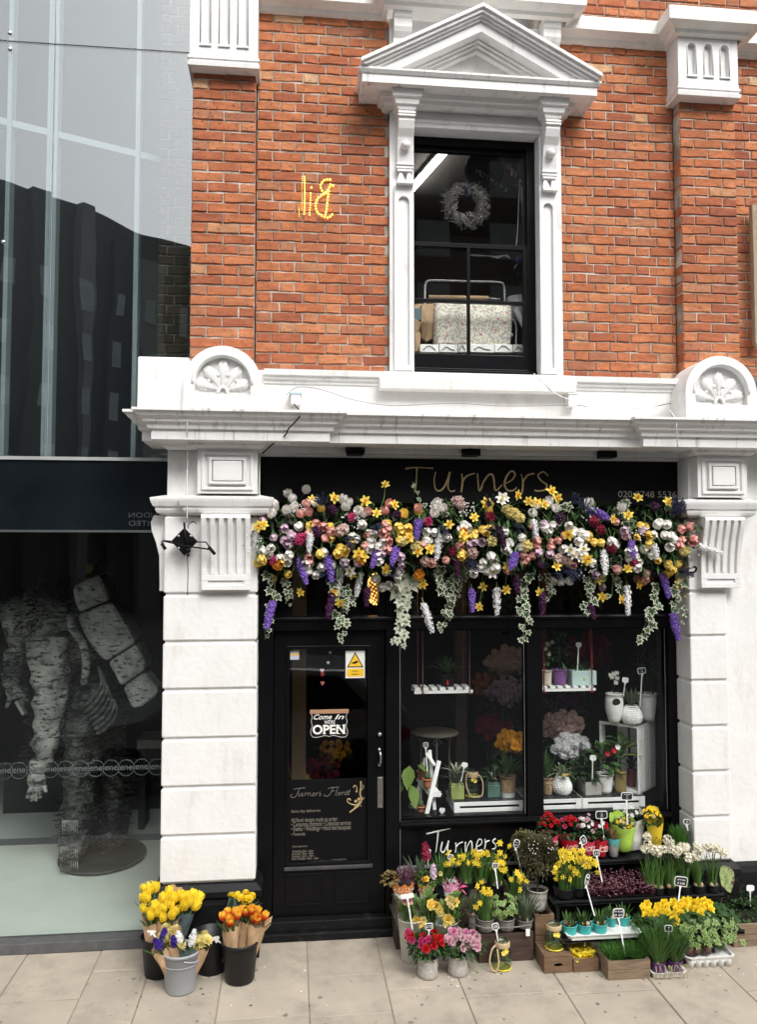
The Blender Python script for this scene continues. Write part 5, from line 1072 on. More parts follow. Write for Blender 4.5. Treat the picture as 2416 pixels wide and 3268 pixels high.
# ------------------------------------------------------------------ the two display windows
WW = mat('white_washed_wood', (.86, .855, .84), .6, .05, 12, .15, 40); TERRA = pm('terracotta', (.42, .15, .07), .8)
CERW = pm('white_ceramic', (.85, .845, .82), .3); WICK = pm('wicker', (.36, .24, .13), .8, var=.4, scale=90, bump=.8, bscale=120); ROPE = pm('rope', (.46, .34, .20), .9, var=.25, scale=200)
b = MB(); b.box(-.1, 3.1, .175, .95, .70, .774); b.obj('display_bed', M['blackm'], kind='structure')
BZ = .776
def win_pot(fn, label, x0, x1, y0, y1, Y, m, name='plant_pot', taper=.85, bulge=0, n=22, sq=False, rim=.004, base=None, cat='plant pot', group='pots in the shop window'):
    a, c = at(*fn((x0 + x1) / 2, y1), Y), at(*fn((x0 + x1) / 2, y0), Y); l, r = at(*fn(x0, y0), Y), at(*fn(x1, y0), Y); R1 = (r.x - l.x) / 2
    z0 = a.z if base is None else base; h = c.z - z0
    t = thing(name, label, cat, (a.x, Y + R1, z0), group); cc = (a.x, Y + R1, z0)
    if sq:
        b = MB(); q = R1 * .92; b.box(a.x - q, a.x + q, Y, Y + 2 * q, z0, z0 + h * .86); b.box(a.x - q * .9, a.x + q * .9, Y + q * .1, Y + q * 1.9, z0 + h * .86, z0 + h); b.obj('pot', m, t, bev=.006)
        b = MB(); b.disc(q * .8, h - .004, (a.x, Y + q, z0 + .006)); b.obj('soil', SOIL, t)
    else: pot_obj(t, cc, R1 * taper, R1, h, m, bulge=bulge * R1, rim=rim, n=n)
    return t, Vector((a.x, Y + R1, z0 + h)), R1, h
def rosette(t, p, n, L, w, m, up=.6, droop=.35, name='foliage', stiff=False):
    b = MB()
    for i in range(n):
        a = i * 2.4 + rr(-.2, .2); q = i / n; leaf_add(b, p + Vector((cos(a), sin(a), 0)) * .008, (cos(a) * (1.2 - q), sin(a) * (1.2 - q), up + q * 1.3), L * rr(.75, 1.1), w, k=3, droop=droop * rr(.6, 1.2))
    return stuff(b, name, m, t)
def wcrate(label, x0, x1, y0, y1, z0, z1, slot=True):
    t = thing('white_crate', label, 'crate', ((x0 + x1) / 2, y0, z0), 'white slatted crates in the shop window'); h = z1 - z0; mid = z0 + h * .46
    for a, c in ((z0, mid - .009), (mid + .009, z1 - .006)):
        b = MB(); b.box(x0 + .045, x1 - .045, y0 + .003, y0 + .014, a, c); b.obj('board', WW, t, bev=.002)
        b = MB(); b.box(x0, x0 + .012, y0 + .02, y1, a, c); b.obj('board', WW, t, bev=.002); b = MB(); b.box(x1 - .012, x1, y0 + .02, y1, a, c); b.obj('board', WW, t, bev=.002)
    for xa, xb in ((x0, x0 + .044), (x1 - .044, x1)): b = MB(); b.box(xa, xb, y0, y0 + .018, z0, z1 - .006); b.obj('end_post', WW, t, bev=.002)
    b = MB(); b.box(x0 + .004, x1 - .004, y0 + .004, y1, z1 - .005, z1 + .001); b.obj('glass_top', pm('dark_glass_top', (.03, .035, .035), .15), t)
    b = MB(); b.box(x0 + .015, x1 - .015, y0 + .03, y0 + .034, z0, z1 - .01); b.obj('lining', M['blackm'], t)
zt_ = at(*zw(1000, 1838), .20).z
wx = lambda fn, x, Y=.20: at(*fn(x, 1850), Y).x
wcrate('low white crate under the jar and green pot in the nearer shop window', wx(zw, 668), wx(zw, 1395), .20, .52, BZ, zt_)
wcrate('low white crate under the pineapple bowl behind the window mullion', wx(zw, 1398), wx(zv, 552), .20, .52, BZ, zt_)
wcrate('low white crate under the white bucket in the further shop window', wx(zv, 560), wx(zv, 1180), .20, .50, BZ, zt_)
CT = zt_ + .002
# pots on the low crates
t, p, r, h = win_pot(zw, 'square lime green glazed pot with a spiky dracaena beside the rope jar', 635, 780, 1665, 1835, .24, pm('lime_glaze', (.30, .36, .12), .35), sq=True, base=CT); rosette(t, p, 16, .20, .012, G6, .4, .5); rosette(t, p + Vector((0, 0, .06)), 12, .15, .011, G5, .6, .4, 'pale_leaves')
t, p, r, h = win_pot(zw, 'square teal glazed pot with dark strappy plant', 1010, 1150, 1655, 1812, .26, pm('teal_glaze', (.10, .18, .15), .35), sq=True, base=CT); rosette(t, p, 26, .26, .010, G1, .7, .7); rosette(t, p, 9, .24, .005, G5, .6, .7, 'pale_edges')
t, p, r, h = win_pot(zw, 'wicker covered pot with white base holding a small palm', 1158, 1318, 1600, 1805, .24, WICK, taper=.9, base=CT); rosette(t, p, 34, .26, .010, G2, 1.1, .55)
b = MB(); b.lathe([(r * .91, 0), (r * .93, h * .22), (r * .95, h * .23)], (p.x, p.y, p.z - h), 22); b.xf(Matrix.Identity(4)); b.obj('white_base', CERW, t)
JG = glass('jar_glass', (.80, .86, .80), .03)
def jar(label, cx, cy, z0, R0, h, fill, yellow=True, cord=True, sideways=1, g='glass jars with rope handles'):
    t = thing('glass_jar', label, 'glass jar', (cx, cy, z0), g); c = Vector((cx, cy, z0))
    b = MB(); b.lathe([(.001, .004), (R0 * .8, .004), (R0 * .98, h * .12), (R0, h * .4), (R0 * .92, h * .62), (R0 * .70, h * .76), (R0 * .70, h * .98), (R0 * .66, h), (R0 * .66, h * .78)], c, 24); b.obj('glass', JG, t)
    b = MB(); b.lathe([(R0 * .70, h * .74), (R0 * .80, h * .76), (R0 * .84, h * .80), (R0 * .80, h * .84), (R0 * .84, h * .88), (R0 * .79, h * .93), (R0 * .70, h * .95)], c, 24); b.obj('rope_collar', ROPE, t)
    b = MB(); b.lathe([(R0 * .74, h * .97), (R0 * .80, h * .985), (R0 * .74, h)], c, 24); b.obj('rim', JG, t)
    if fill: b = MB(); mound(b, c + Vector((0, 0, h * .34)), (R0 * .75, R0 * .75, h * .3), 90, R0 * .4, R0 * .1, inner=.1); stuff(b, 'moss_filling', G2, t)
    if yellow:
        b = MB(); b.lathe([(.001, .001), (R0 * .86, .001), (R0 * 1.0, .006), (R0 * .98, .012), (R0 * .84, .012)], c, 24); b.obj('yellow_base', pm('yellow_moss', (.62, .50, .05), .8, var=.3, scale=60), t)
        b = MB(); 
        for k in range(4): floret(b, c + Vector((rr(-.02, .02), -R0 * .95, h * .68 + rr(-.01, .01))), (0, -1, .3), .018, 6)
        b.obj('yellow_bow', PM['D'], t)
    if cord:
        s = sideways; A_ = c + Vector((s * R0 * .8, -R0 * .35, h * .86)); b = MB()
        b.tube(spline([A_, A_ + Vector((s * R0 * .45, -R0 * .5, -h * .25)), A_ + Vector((s * R0 * .3, -R0 * .75, -h * .72)), c + Vector((s * R0 * .1, -R0 * 1.05, h * .06)), c + Vector((-s * R0 * .55, -R0 * 1.1, h * .14)), c + Vector((-s * R0 * .98, -R0 * .55, h * .5)), c + Vector((-s * R0 * .84, -R0 * .2, h * .86))] if cord == 1 else [A_, A_ + Vector((s * R0 * .5, -R0 * .2, -h * .15)), A_ + Vector((s * R0 * .75, -R0 * .4, -h * .55)), A_ + Vector((s * R0 * .3, -R0 * .6, -h * .80)), A_ + Vector((-s * R0 * .15, -R0 * .6, -h * .6)), A_ + Vector((-s * R0 * .1, -R0 * .3, -h * .1))], 7), R0 * .10, 7); b.obj('rope_handle', ROPE, t)
    return t
pj = at(*zw(870, 1800), .26); jar('glass jar with looped rope handle between green and teal pots in the window', pj.x, pj.y + .05, CT, .056, .20, True)
t, p, r, h = win_pot(zv, 'small wicker pot with white base and white bow behind the mullion', 178, 278, 1570, 1732, .26, WICK, base=CT); b = MB(); blades(b, p, 50, .24, .03, .005, .2, .025); stuff(b, 'foliage', G2, t)
b = MB(); q = Vector((p.x, p.y - r - .002, p.z - h * .3)); leaf_add(b, q, (1, -.3, .6), .03, .006); leaf_add(b, q, (-1, -.3, .5), .03, .006); leaf_add(b, q, (.3, -.2, -1), .035, .005); b.obj('bow', SW, t)
def pineapple(fn, label, x0, x1, y0, y1, Y, base):
    a, l, r_ = at(*fn((x0 + x1) / 2, y1), Y), at(*fn(x0, y0), Y), at(*fn(x1, y0), Y); R1 = (r_.x - l.x) / 2; h = at(*fn((x0 + x1) / 2, y0), Y).z - base
    t = thing('textured_bowl', label, 'plant pot', (a.x, Y + R1, base), 'pots in the shop window'); b = MB(); n, m_ = 22, 9
    prof = lambda q: R1 * (.62 + .40 * sin(pi * min(1, q * 1.08 + .05)) ** .8)
    for i in range(m_ + 1):
        for j in range(n):
            a_ = 2 * pi * (j + .5 * (i % 2)) / n; k = prof(i / m_); b.v.append(Vector((a.x + k * cos(a_), Y + R1 + k * sin(a_), base + h * i / m_)))
    nb = len(b.v)
    for i in range(m_ - 1):
        for j in range(n):
            o = i % 2; q = [i * n + j, (i + 1) * n + (j + o) % n, (i + 2) * n + j, (i + 1) * n + (j + o - 1) % n]; ctr = sum((b.v[k] for k in q), Vector()) / 4; out = (ctr - Vector((a.x, Y + R1, ctr.z))).normalized()
            b.v.append(ctr + out * R1 * .10); e = len(b.v) - 1
            for u in range(4): b.f.append([q[u], q[(u + 1) % 4], e]); b.mi.append(0); b.sm.append(False)
    b.lathe([(.001, .001), (prof(0), .0)], (a.x, Y + R1, base), 22); b.lathe([(prof(1) * 1.0, h - .004), (prof(1) * .98, h + .004), (prof(1) * .9, h), (prof(1) * .85, h * .6)], (a.x, Y + R1, base), 22)
    b.obj('bowl', CERW, t); b = MB(); b.disc(prof(1) * .9, h * .9, (a.x, Y + R1, base)); b.obj('soil', SOIL, t); return t, Vector((a.x, Y + R1, base + h)), R1
t, p, r = pineapple(zv, 'white diamond textured bowl with a spider plant and yellow tag', 295, 478, 1562, 1730, .23, CT); rosette(t, p, 26, .17, .007, G5, .5, .6, 'pale_leaves'); rosette(t, p, 26, .18, .008, G2, .6, .6)
b = MB(); c = at(*zv(388, 1535), .22); b.box(c.x - .024, c.x + .024, .219, .221, c.z - .013, c.z + .013); b.obj('yellow_tag', pm('yellow_tag', (.62, .40, .12), .6), t)
a, c = at(*zv(530, 1725), .24), at(*zv(745, 1600), .24); t = thing('stone_trough', 'rectangular embossed stone planter with dark foliage and blank tag', 'plant pot', (a.x, .3, CT)); STO = pm('grey_stoneware', (.40, .38, .34), .85, var=.25, scale=60, bump=.6, bscale=90)
b = MB(); b.box(a.x + .045, c.x, .235, .42, CT, c.z); b.obj('trough', STO, t, bev=.005); b = MB(); b.box(a.x + .052, c.x - .007, .243, .41, c.z, c.z + .002); b.obj('soil', SOIL, t); b = MB(); mound(b, ((a.x + c.x) / 2, .33, c.z + .05), (.10, .07, .13), 90, .09, .02, inner=.1); stuff(b, 'foliage', G1, t)
t, p, r, h = win_pot(zv, 'plain white metal bucket with red anthurium flowers', 732, 900, 1535, 1722, .24, CERW, taper=.72, base=CT); b = MB(); mound(b, p + Vector((0, 0, .10)), (.09, .07, .14), 70, .09, .028, inner=.2); stuff(b, 'foliage', G2, t)
for x, y in ((805, 1320), (870, 1290), (905, 1255)): put('bloom', rose_me('R' if x < 900 else 'W', .02, 3, 1), t, at(*zv(x, y), .24), ori((0, -1, .4)))
t, p, r, h = win_pot(zv, 'tall gold cylinder pot with broad striped leaves', 905, 1015, 1508, 1706, .25, pm('brushed_gold', (.42, .30, .12), .4, metal=.4), taper=.95, base=CT)
b = MB(); b.tube([p, p + Vector((0, 0, .22))], .008, 6)
for k in range(13): a_ = k * 2.4; leaf_add(b, p + Vector((0, 0, .08 + .012 * k)), (cos(a_), sin(a_) * .6, .8), rr(.16, .24), .025, k=3, droop=.4)
stuff(b, 'foliage', G2, t); b = MB(); leaf_add(b, p + Vector((0, 0, .14)), (.8, -.3, .75), .24, .024, k=3, droop=.2); leaf_add(b, p + Vector((0, 0, .12)), (.8, -.4, .2), .2, .022, k=3, droop=.2); leaf_add(b, p + Vector((0, 0, .16)), (-.9, -.2, .7), .22, .02, k=3); stuff(b, 'striped_leaves', G8, t)
t, p, r, h = win_pot(zv, 'maroon glazed pot inside the tall white crate', 1022, 1106, 1482, 1650, .34, pm('maroon_glaze', (.20, .05, .06), .5), base=CT); rosette(t, p, 18, .2, .012, G1, .9, .4)
# tall crate on its side carrying white pots
T1 = at(*zv(1110, 1045), .22); T0 = at(*zv(1118, 1720), .22); L_ = at(*zv(742, 985), .40); R_ = at(*zv(1300, 1015), .40)
tc = thing('white_crate', 'tall white slatted crate standing on end under the white vases', 'crate', (T1.x, .3, CT), 'white slatted crates in the shop window'); zT = T1.z
def quadbox(name, pts, z0, z1, m=WW): b = MB(); n = len(pts); b.add([(x, y, z0) for x, y in pts] + [(x, y, z1) for x, y in pts], [tuple(range(n))[::-1], tuple(range(n, 2 * n))] + [(i, (i + 1) % n, n + (i + 1) % n, n + i) for i in range(n)]); return b.obj(name, m, tc, bev=.002)
e1 = (Vector((R_.x, .44)) - Vector((T1.x, .22))); e0 = (Vector((L_.x, .44)) - Vector((T1.x, .22))); O = Vector((T1.x, .22)); nn = e1.normalized()
pr_ = lambda s, d: tuple(O + e1 * s + e0.normalized() * d)
for s0, s1 in ((0, .27), (.31, .60), (.64, 1.0)): quadbox('slat', [pr_(s0, 0), pr_(s1, 0), pr_(s1, .012), pr_(s0, .012)], CT, zT)
quadbox('top', [tuple(O), tuple(O + e1), tuple(O + e1 + e0), tuple(O + e0)], zT - .022, zT); quadbox('glass_top', [tuple(O - e1 * .02), tuple(O + e1 * 1.02), tuple(O + e1 * 1.02 + e0 * 1.02), tuple(O + e0 * 1.02)], zT + .0005, zT + .008, POTM['dark_glass_top'])
for s0, s1 in ((.02, .30), (.36, .64), (.70, .98)): quadbox('back_slat', [tuple(O + e1 * .96 + e0 * s0), tuple(O + e1 * .96 + e0 * s1), tuple(O + e1 + e0 * s1), tuple(O + e1 + e0 * s0)], CT, zT - .024)
quadbox('side_post', [tuple(O + e0), tuple(O + e0 + e1 * .2), tuple(O + e0 * .94 + e1 * .2), tuple(O + e0 * .94)], CT, zT - .024); quadbox('base', [tuple(O + e1 * .02), tuple(O + e1 * .94), tuple(O + e1 * .94 + e0 * .92), tuple(O + e0 * .92 + e1 * .02)], CT, CT + .02)
VB = zT + .009
t, p, r, h = win_pot(zv, 'large plain white pot with bamboo canes on the tall crate', 1150, 1336, 735, 990, .30, CERW, taper=.68, bulge=.06, base=VB)
b = MB()
for k in range(7): a_ = k * .9; b.tube([p + Vector((.05 * cos(a_), .03 * sin(a_), -.03)), p + Vector((.07 * cos(a_), .03 * sin(a_), rr(.2, .34)))], .004, 5)
mound(b, p + Vector((0, 0, .2)), (.11, .07, .16), 50, .10, .008, inner=.1); stuff(b, 'canes', G1, t)
t, p, r, h = win_pot(zv, 'white cut away vase with an orchid on the tall crate', 830, 985, 735, 978, .25, CERW, taper=.6, bulge=.30, base=VB)
b = MB(); b.ball(Vector((p.x - r * .12, p.y - r * 1.02, p.z - h * .25)), r * .52, 12, 8, (1, .3, .9)); b.obj('opening', SOIL, t)
b = MB(); leaf_add(b, p, (.7, -.2, .8), .08, .02); leaf_add(b, p, (-.5, -.3, .8), .07, .02); b.tube(spline([p, p + Vector((-.01, 0, .16)), at(*zv(900, 520), .27)], 5), .002, 5); stuff(b, 'foliage', G1, t)
for x, y in ((838, 540), (868, 528), (898, 520), (900, 570), (888, 615), (850, 560)): put('orchid_bloom', daff_me(.020, 'W', 'W', 3), t, at(*zv(x, y), .26), ori((rr(-.4, .4), -1, 0)))
t, p, r = pineapple(zv, 'white diamond textured bowl with an aloe on the tall crate', 995, 1186, 862, 1040, .20, VB - .004); rosette(t, p, 14, .16, .013, G6, 1.0, .1)
# hanging shelves
def swing(label, fn, xa, xb, yt, yb, Y, ropes, rope_m):
    A_, B_ = at(*fn(xa, yt), Y), at(*fn(xb, yb), Y); dep = .16; t = thing('hanging_shelf', label, 'hanging shelf', ((A_.x + B_.x) / 2, Y, A_.z), 'slatted shelves hung on ropes'); n = 7; w = (B_.x - A_.x) / n
    for k in (Y, Y + dep - .012): b = MB(); b.box(A_.x, B_.x, k, k + .012, B_.z, (A_.z + B_.z) / 2); b.obj('rail', WW, t)
    for i in range(n): b = MB(); b.box(A_.x + i * w + .002, A_.x + (i + .68) * w, Y - .004, Y + dep + .004, (A_.z + B_.z) / 2 + .0005, A_.z); b.obj('slat', WW, t, bev=.001)
    for x, y_ in ropes:
        q = at(*fn(x, (yt + yb) / 2), y_); b = MB(); b.tube([(q.x, y_, q.z - .03), (q.x, y_, q.z + .2), (q.x, y_, 2.9)], .0045, 6); b.ball((q.x, y_, q.z - .022), .011, 8, 5); b.obj('rope', rope_m, t)
    return t, A_.z
rp = pm('red_rope', (.30, .03, .03), .85); rp2 = pm('dusky_rope', (.22, .09, .09), .85)
t, z = swing('white slatted shelf on dusky ropes holding a spiky aloe, nearer window', zw, 265, 862, 690, 738, .34, ((350, .335), (300, .50), (828, .335), (765, .50)), rp2)
pp = at(*zw(600, 690), .42); t = thing('plant_pot', 'black pot with a big spiky aloe on the nearer hanging shelf', 'plant pot', (pp.x, .42, z), 'pots in the shop window'); pot_obj(t, (pp.x, .42, z + .001), .05, .062, .10, M['blackm']); rosette(t, Vector((pp.x, .42, z + .10)), 34, .22, .012, G2, .7, .45)
b = MB(); c = at(*zw(605, 632), .35); b.box(c.x - .008, c.x + .008, .355, .357, c.z - .02, c.z + .02); b.obj('red_label', PM['R'], t)
t, z = swing('white slatted shelf on red ropes holding purple and mint pots, further window', zv, 160, 690, 655, 695, .22, ((178, .215), (655, .215), (200, .38), (640, .38)), rp)
t, p, r, h = win_pot(zv, 'cream pot at the end of the further hanging shelf', 168, 272, 500, 652, .25, pm('cream_glaze', (.62, .55, .45), .5), base=z + .001); b = MB(); mound(b, p + Vector((0, 0, .10)), (.06, .05, .13), 60, .07, .02, inner=.1); stuff(b, 'foliage', G1, t)
for k in range(5): put('bloom', rose_me('Wc', .016, 1, 2), t, p + Vector((rr(-.04, .04), -.04, rr(.1, .22))), ori((0, -1, .3)))
t, p, r, h = win_pot(zv, 'glossy purple pot on the further hanging shelf', 280, 438, 492, 652, .24, pm('purple_glaze', (.22, .09, .28), .35), taper=.72, base=z + .001); b = MB(); b.tube([p, p + Vector((0, 0, .2))], .007, 6); mound(b, p + Vector((0, 0, .15)), (.08, .06, .12), 60, .10, .02, inner=.1); stuff(b, 'foliage', G1, t)
a, c = at(*zv(455, 648), .24), at(*zv(696, 500), .24); t = thing('mint_box', 'pale mint planter box with a yellow dot on the hanging shelf', 'plant pot', ((a.x + c.x) / 2, .3, z)); b = MB(); b.box(a.x, c.x, .235, .35, z + .001, c.z); b.obj('box', pm('mint_paint', (.48, .64, .60), .5), t, bev=.004); b = MB(); k = at(*zv(580, 580), .233); b.ball(k, .010, 8, 5); b.obj('yellow_dot', PM['Cr'], t); b = MB(); blades(b, ((a.x + c.x) / 2, .29, c.z - .01), 26, .10, .05, .005, .5, .05); stuff(b, 'foliage', G1, t)
# A frame stand with terracotta pots
tl = thing('plant_ladder', 'white folding plant ladder holding terracotta cactus pots in the window', 'plant stand', at(*zw(390, 2030), .25)); Q = lambda x, y, Y: at(*zw(x, y), Y)
for (x0, y0, Y0), (x1, y1, Y1), w in (((515, 1430, .27), (375, 2038, .22), .032), ((420, 1320, .36), (478, 2035, .30), .026), ((375, 1400, .40), (235, 2038, .36), .024), ((330, 1600, .42), (330, 2000, .4), .016)): b = MB(); b.bar(Q(x0, y0, Y0), Q(x1, y1, Y1), w, .014, up=(0, -1, 0)); b.obj('leg', WW, tl, bev=.002)
for (xa, ya), (xb, yb) in (((300, 1610), (420, 1760)), ((215, 1880), (345, 2010))):
    p, q = Q(xa, ya, .38), Q(xb, yb, .26); b = MB(); b.bar(p, q, .012, .04); b.obj('shelf_edge', WW, tl); b = MB(); b.add([(p.x, .38, p.z - .02), (q.x, .26, q.z - .02), (q.x + .1, .28, q.z - .02), (p.x + .1, .40, p.z - .02)], [(0, 1, 2, 3)]); b.box(q.x, q.x + .085, .258, .266, q.z - .03, q.z + .012); b.obj('shelf', WW, tl)
b = MB(); b.bar(Q(390, 1350, .36), Q(470, 1480, .30), .03, .012); b.obj('hinge_bar', WW, tl)
for lab, x, y, Y, s in (('terracotta pot with a round cactus on the upper ladder shelf', 395, 1700, .27, .034), ('terracotta pot behind another on the upper ladder shelf', 335, 1620, .36, .034), ('terracotta pot with a tall cactus on the lower ladder shelf', 328, 1970, .28, .030)):
    p = Q(x, y, Y); t = thing('terracotta_pot', lab, 'plant pot', p, 'terracotta pots on the plant ladder'); pot_obj(t, p, s * .7, s, s * 2.0, TERRA); b = MB(); b.ball(p + Vector((0, 0, s * 2.6)), s * .75, 12, 8, (1, 1, 1.3)); b.obj('cactus', G6, t)
p = Q(215, 1580, .3); t = thing('leafy_plant', 'big lime green heart shaped leaf plant at the window edge', 'plant', Q(215, 2030, .3)); b = MB(); b.smooth = True
for (x, y), s, dd in (((215, 1560), .085, (-.2, -.6, -.8)), ((230, 1750), .08, (.2, -.5, -1)), ((160, 1700), .07, (-.6, -.4, -.8)), ((290, 1530), .06, (.5, -.2, -.3))):
    c = Q(x, y, .3); leaf_add(b, c + Vector((0, 0, s * .7)), dd, s * 1.9, s * .62, k=3, droop=.2)
b.tube([Q(215, 1560, .3), Q(220, 2030, .3)], .004, 5); stuff(b, 'foliage', P_('lime_heart_leaf', (.20, .30, .06), .1, .3), t)
# blank and written tags
price_sign('blank white tag standing in the green pot', *zw(778, 1470), .22, *zw(728, 1690), .25, .024 * 1.0 + .022, .034, tilt=-.25, white=True)
price_sign('blank white tag standing low beside the white crate', *zw(547, 1932), .2, *zw(547, 2035), .2, .042, .032, tilt=-.1, white=True)
price_sign('small black price tag on top of the plant ladder', *zw(380, 1268), .27, *zw(398, 1540), .27, .040, .038, (('£7', .8),))
price_sign('blank white tag in the mint planter box', *zv(520, 240), .23, *zv(508, 495), .25, .045, .036, tilt=-.03, white=True)
price_sign('blank white tag in the cut away vase', *zv(983, 590), .22, *zv(963, 755), .24, .050, .040, tilt=-.1, white=True)
price_sign('tilted black chalk tag in the textured bowl on the tall crate', *zv(1145, 498), .2, *zv(1128, 860), .22, .068, .048, (('from', .5), ('£9', .9)), tilt=.16)
price_sign('blank white tag in the stone trough', *zv(663, 1360), .22, *zv(655, 1600), .25, .052, .040, tilt=-.12, white=True)
# dim bouquets, table and shelves deeper in the shop
def bunch(label, fn, x, y, Y, R0, col, n, kind='mum'):
    p = at(*fn(x, y), Y); t = thing('flower_bunch', label, 'flowers', (p.x, p.y, .11), 'flower bunches deep inside the shop'); k = R0 / .16
    n = int(n * 1.9)
    for i in range(n):
        a = i * 2.4; q = math.sqrt((i + .5) / n); d = Vector((cos(a) * q, -.35 - (1 - q) * .5, sin(a) * q * .55 + .2)); o = p + Vector((cos(a) * q * R0, rr(-.05, .05) - (1 - q) * .05, sin(a) * q * R0 * .6)); put('bloom', mum_me(col, .030) if kind == 'mum' else cluster_me(col, .032, 20, .022), t, o, ori(d, rr(0, 6)), rr(.8, 1.15))
    b = MB(); mound(b, p - Vector((0, -.06, R0 * .5)), (R0 * .8, .1, R0 * .6), 50, .12, .02, inner=.1)
    for i in range(6): b.tube([p + Vector((rr(-.5, .5) * R0, .05, -.05)), (p.x + rr(-.05, .05), p.y + .05, max(.12, p.z - .5))], .006, 4)
    stuff(b, 'foliage', G1, t)
    b = MB(); b.lathe([(.001, 0), (.10, 0), (.13, .34), (.12, .34)], (p.x, p.y + .05, .11), 14); b.obj('vase', M['blackm'], t)
for a in (('dim bunch of blush hydrangea heads high inside the shop', zw, 1230, 420, 1.2, .20, 'B', 22, 'c'), ('dim bunch of amber chrysanthemums behind the nearer window', zw, 1060, 650, 1.3, .18, 'O', 20), ('dim bunch of mauve chrysanthemums behind the nearer window', zw, 1220, 720, 1.1, .18, 'L', 22), ('dim bunch of dusky mauve flowers low in the shop', zw, 1060, 1070, 1.2, .16, 'C', 16, 'c'), ('bunch of orange gerberas behind the teal pot', zw, 1250, 1230, .75, .13, 'T', 16),
          ('bunch of pinkish hydrangea heads in the further window', zv, 350, 1040, .75, .18, 'B', 20, 'c'), ('bunch of pale grey white hydrangea in the further window', zv, 430, 1240, .6, .14, 'S', 16, 'c'), ('dim bunch of plum coloured flowers behind the hanging shelf', zv, 350, 800, 1.0, .2, 'K', 18, 'c'), ('dim tall bunch of red gladioli behind the further hanging shelf', zv, 620, 300, 1.2, .22, 'C', 22, 'c'), ('dim bunch of orange flowers seen through the door', zd, 960, 1560, 1.7, .15, 'T', 9), ('dim bunch of rust flowers low behind the door glass', zd, 700, 1840, 1.6, .26, 'C', 16, 'c'), ('dim bunch of cream flowers low behind the door glass', zd, 500, 1880, 1.5, .13, 'E', 8, 'c')): bunch(*a)
p = at(*zw(480, 1130), .95); t = thing('round_table', 'round wrought iron table with scrolls inside the shop', 'table', (p.x, p.y, .1)); b = MB(); b.lathe([(.001, p.z), (.19, p.z), (.195, p.z - .012), (.185, p.z - .02), (.001, p.z - .02)], (p.x, p.y, 0), 28); b.obj('table_top', pm('iron_table', (.16, .14, .11), .6), t)
for k in range(3):
    a = 2.1 * k + .4; q = Vector((p.x + .14 * cos(a), p.y + .14 * sin(a), p.z - .02)); b = MB(); b.tube(spline([q, q + Vector((0, 0, -.3)), (q.x + .05 * cos(a), q.y + .05 * sin(a), .11)], 5), .008, 6); b.obj('leg', POTM['iron_table'], t)
    b = MB(); b.tube(spline([q + Vector((.04 * cos(u) * (1 - u / 9), 0, -.05 + .04 * sin(u) * (1 - u / 9))) for u in [i * .9 for i in range(8)]], 3), .004, 5); b.obj('scroll', POTM['iron_table'], t)
b = MB(); b.box(-.2, 3.1, 2.2, 2.7, .11, .5); b.box(-.2, 3.1, 2.5, 2.9, .5, .9); o = b.obj('stepped_stand', M['blackm']); tag(o, 'black stepped display stand deep inside the shop', 'display stand')
q = at(*zw(735, 700), 1.5); b = MB(); b.box(q.x - .05, q.x + .05, 1.45, 1.56, .11, 3.37); o = b.obj('shop_column', pm('brown_column', (.10, .07, .05), .8)); tag(o, 'plain brown column inside the shop behind the window', 'column')
q = at(*zd(555, 700), 1.2); b = MB(); b.box(q.x - .06, q.x + .06, 1.2, 1.26, .11, 3.3); o = b.obj('timber_board', pm('tan_board', (.22, .15, .09), .8)); tag(o, 'tan upright timber board seen through the door glass', 'board')
# lit pendant lamp behind the garland
q = at(*zg(795, 950), .42); t = thing('pendant_lamp', 'glittering gold pendant lamp glowing behind the garland over the door', 'lamp', q)
EG = emit('lamp_glow', (1, .55, .16), 1.2); b = MB()
for i in range(150):
    z = 1 - 2 * (i + .5) / 150; a = i * 2.4; s = math.sqrt(1 - z * z); d = Vector((s * cos(a), s * sin(a), z)); b.ball(q + d * Vector((.07, .07, .13)).length * .0 + Vector((d.x * .07, d.y * .07, d.z * .12)), .0075 * rr(.6, 1.3), 5, 3)
stuff(b, 'glass_beads', EG, t); b = MB(); b.tube([q + Vector((0, 0, .11)), (q.x, q.y, 3.37)], .004, 5); b.obj('cord', M['blackm'], t)
b = MB(); b.lathe([(.03, .10), (.055, .04), (.06, -.04), (.03, -.11)], q, 14); b.obj('shade', pm('gold_shade', (.5, .3, .08), .3, metal=.8), t)
ld = bpy.data.lights.new('pendant_light', 'POINT'); ld.energy = 1.2; ld.color = (1, .72, .45); ld.shadow_soft_size = .08; lo = bpy.data.objects.new('pendant_light', ld); COL.objects.link(lo); lo.location = (q.x + .35, 1.0, 2.95)

# ------------------------------------------------------------------ things in the upper window
tb = emit('tube_white', (1, .98, .94), 5.0); e1_ = at(980 * 1.4625, 322 * 1.4625, .9); e2_ = on(893 * 1.4625, 420 * 1.4625, e1_.z)
t = thing('tube_light', 'glowing white fluorescent tube on the ceiling of the upper room', 'tube light', e1_); b = MB(); b.bar(e1_, e2_, .045, .035); b.obj('tube', tb, t); b = MB(); b.bar(e1_ + Vector((0, 0, .035)), e2_ + Vector((0, 0, .035)), .07, .03); b.obj('housing', CERW, t)
b = MB(); b.box(-.5, 3.2, .46, 3.0, e1_.z + .06, e1_.z + .1); b.obj('upper_ceiling', pm('dull_ceiling', (.22, .2, .18), .9), kind='structure')
wc = at(*zu(735, 695), .26); t = thing('twig_wreath', 'grey twig wreath hanging on a blue ribbon in the upper window', 'wreath', wc); b = MB(); TW = pm('grey_twig', (.27, .26, .245), .8, var=.3, scale=50)
RM = .128
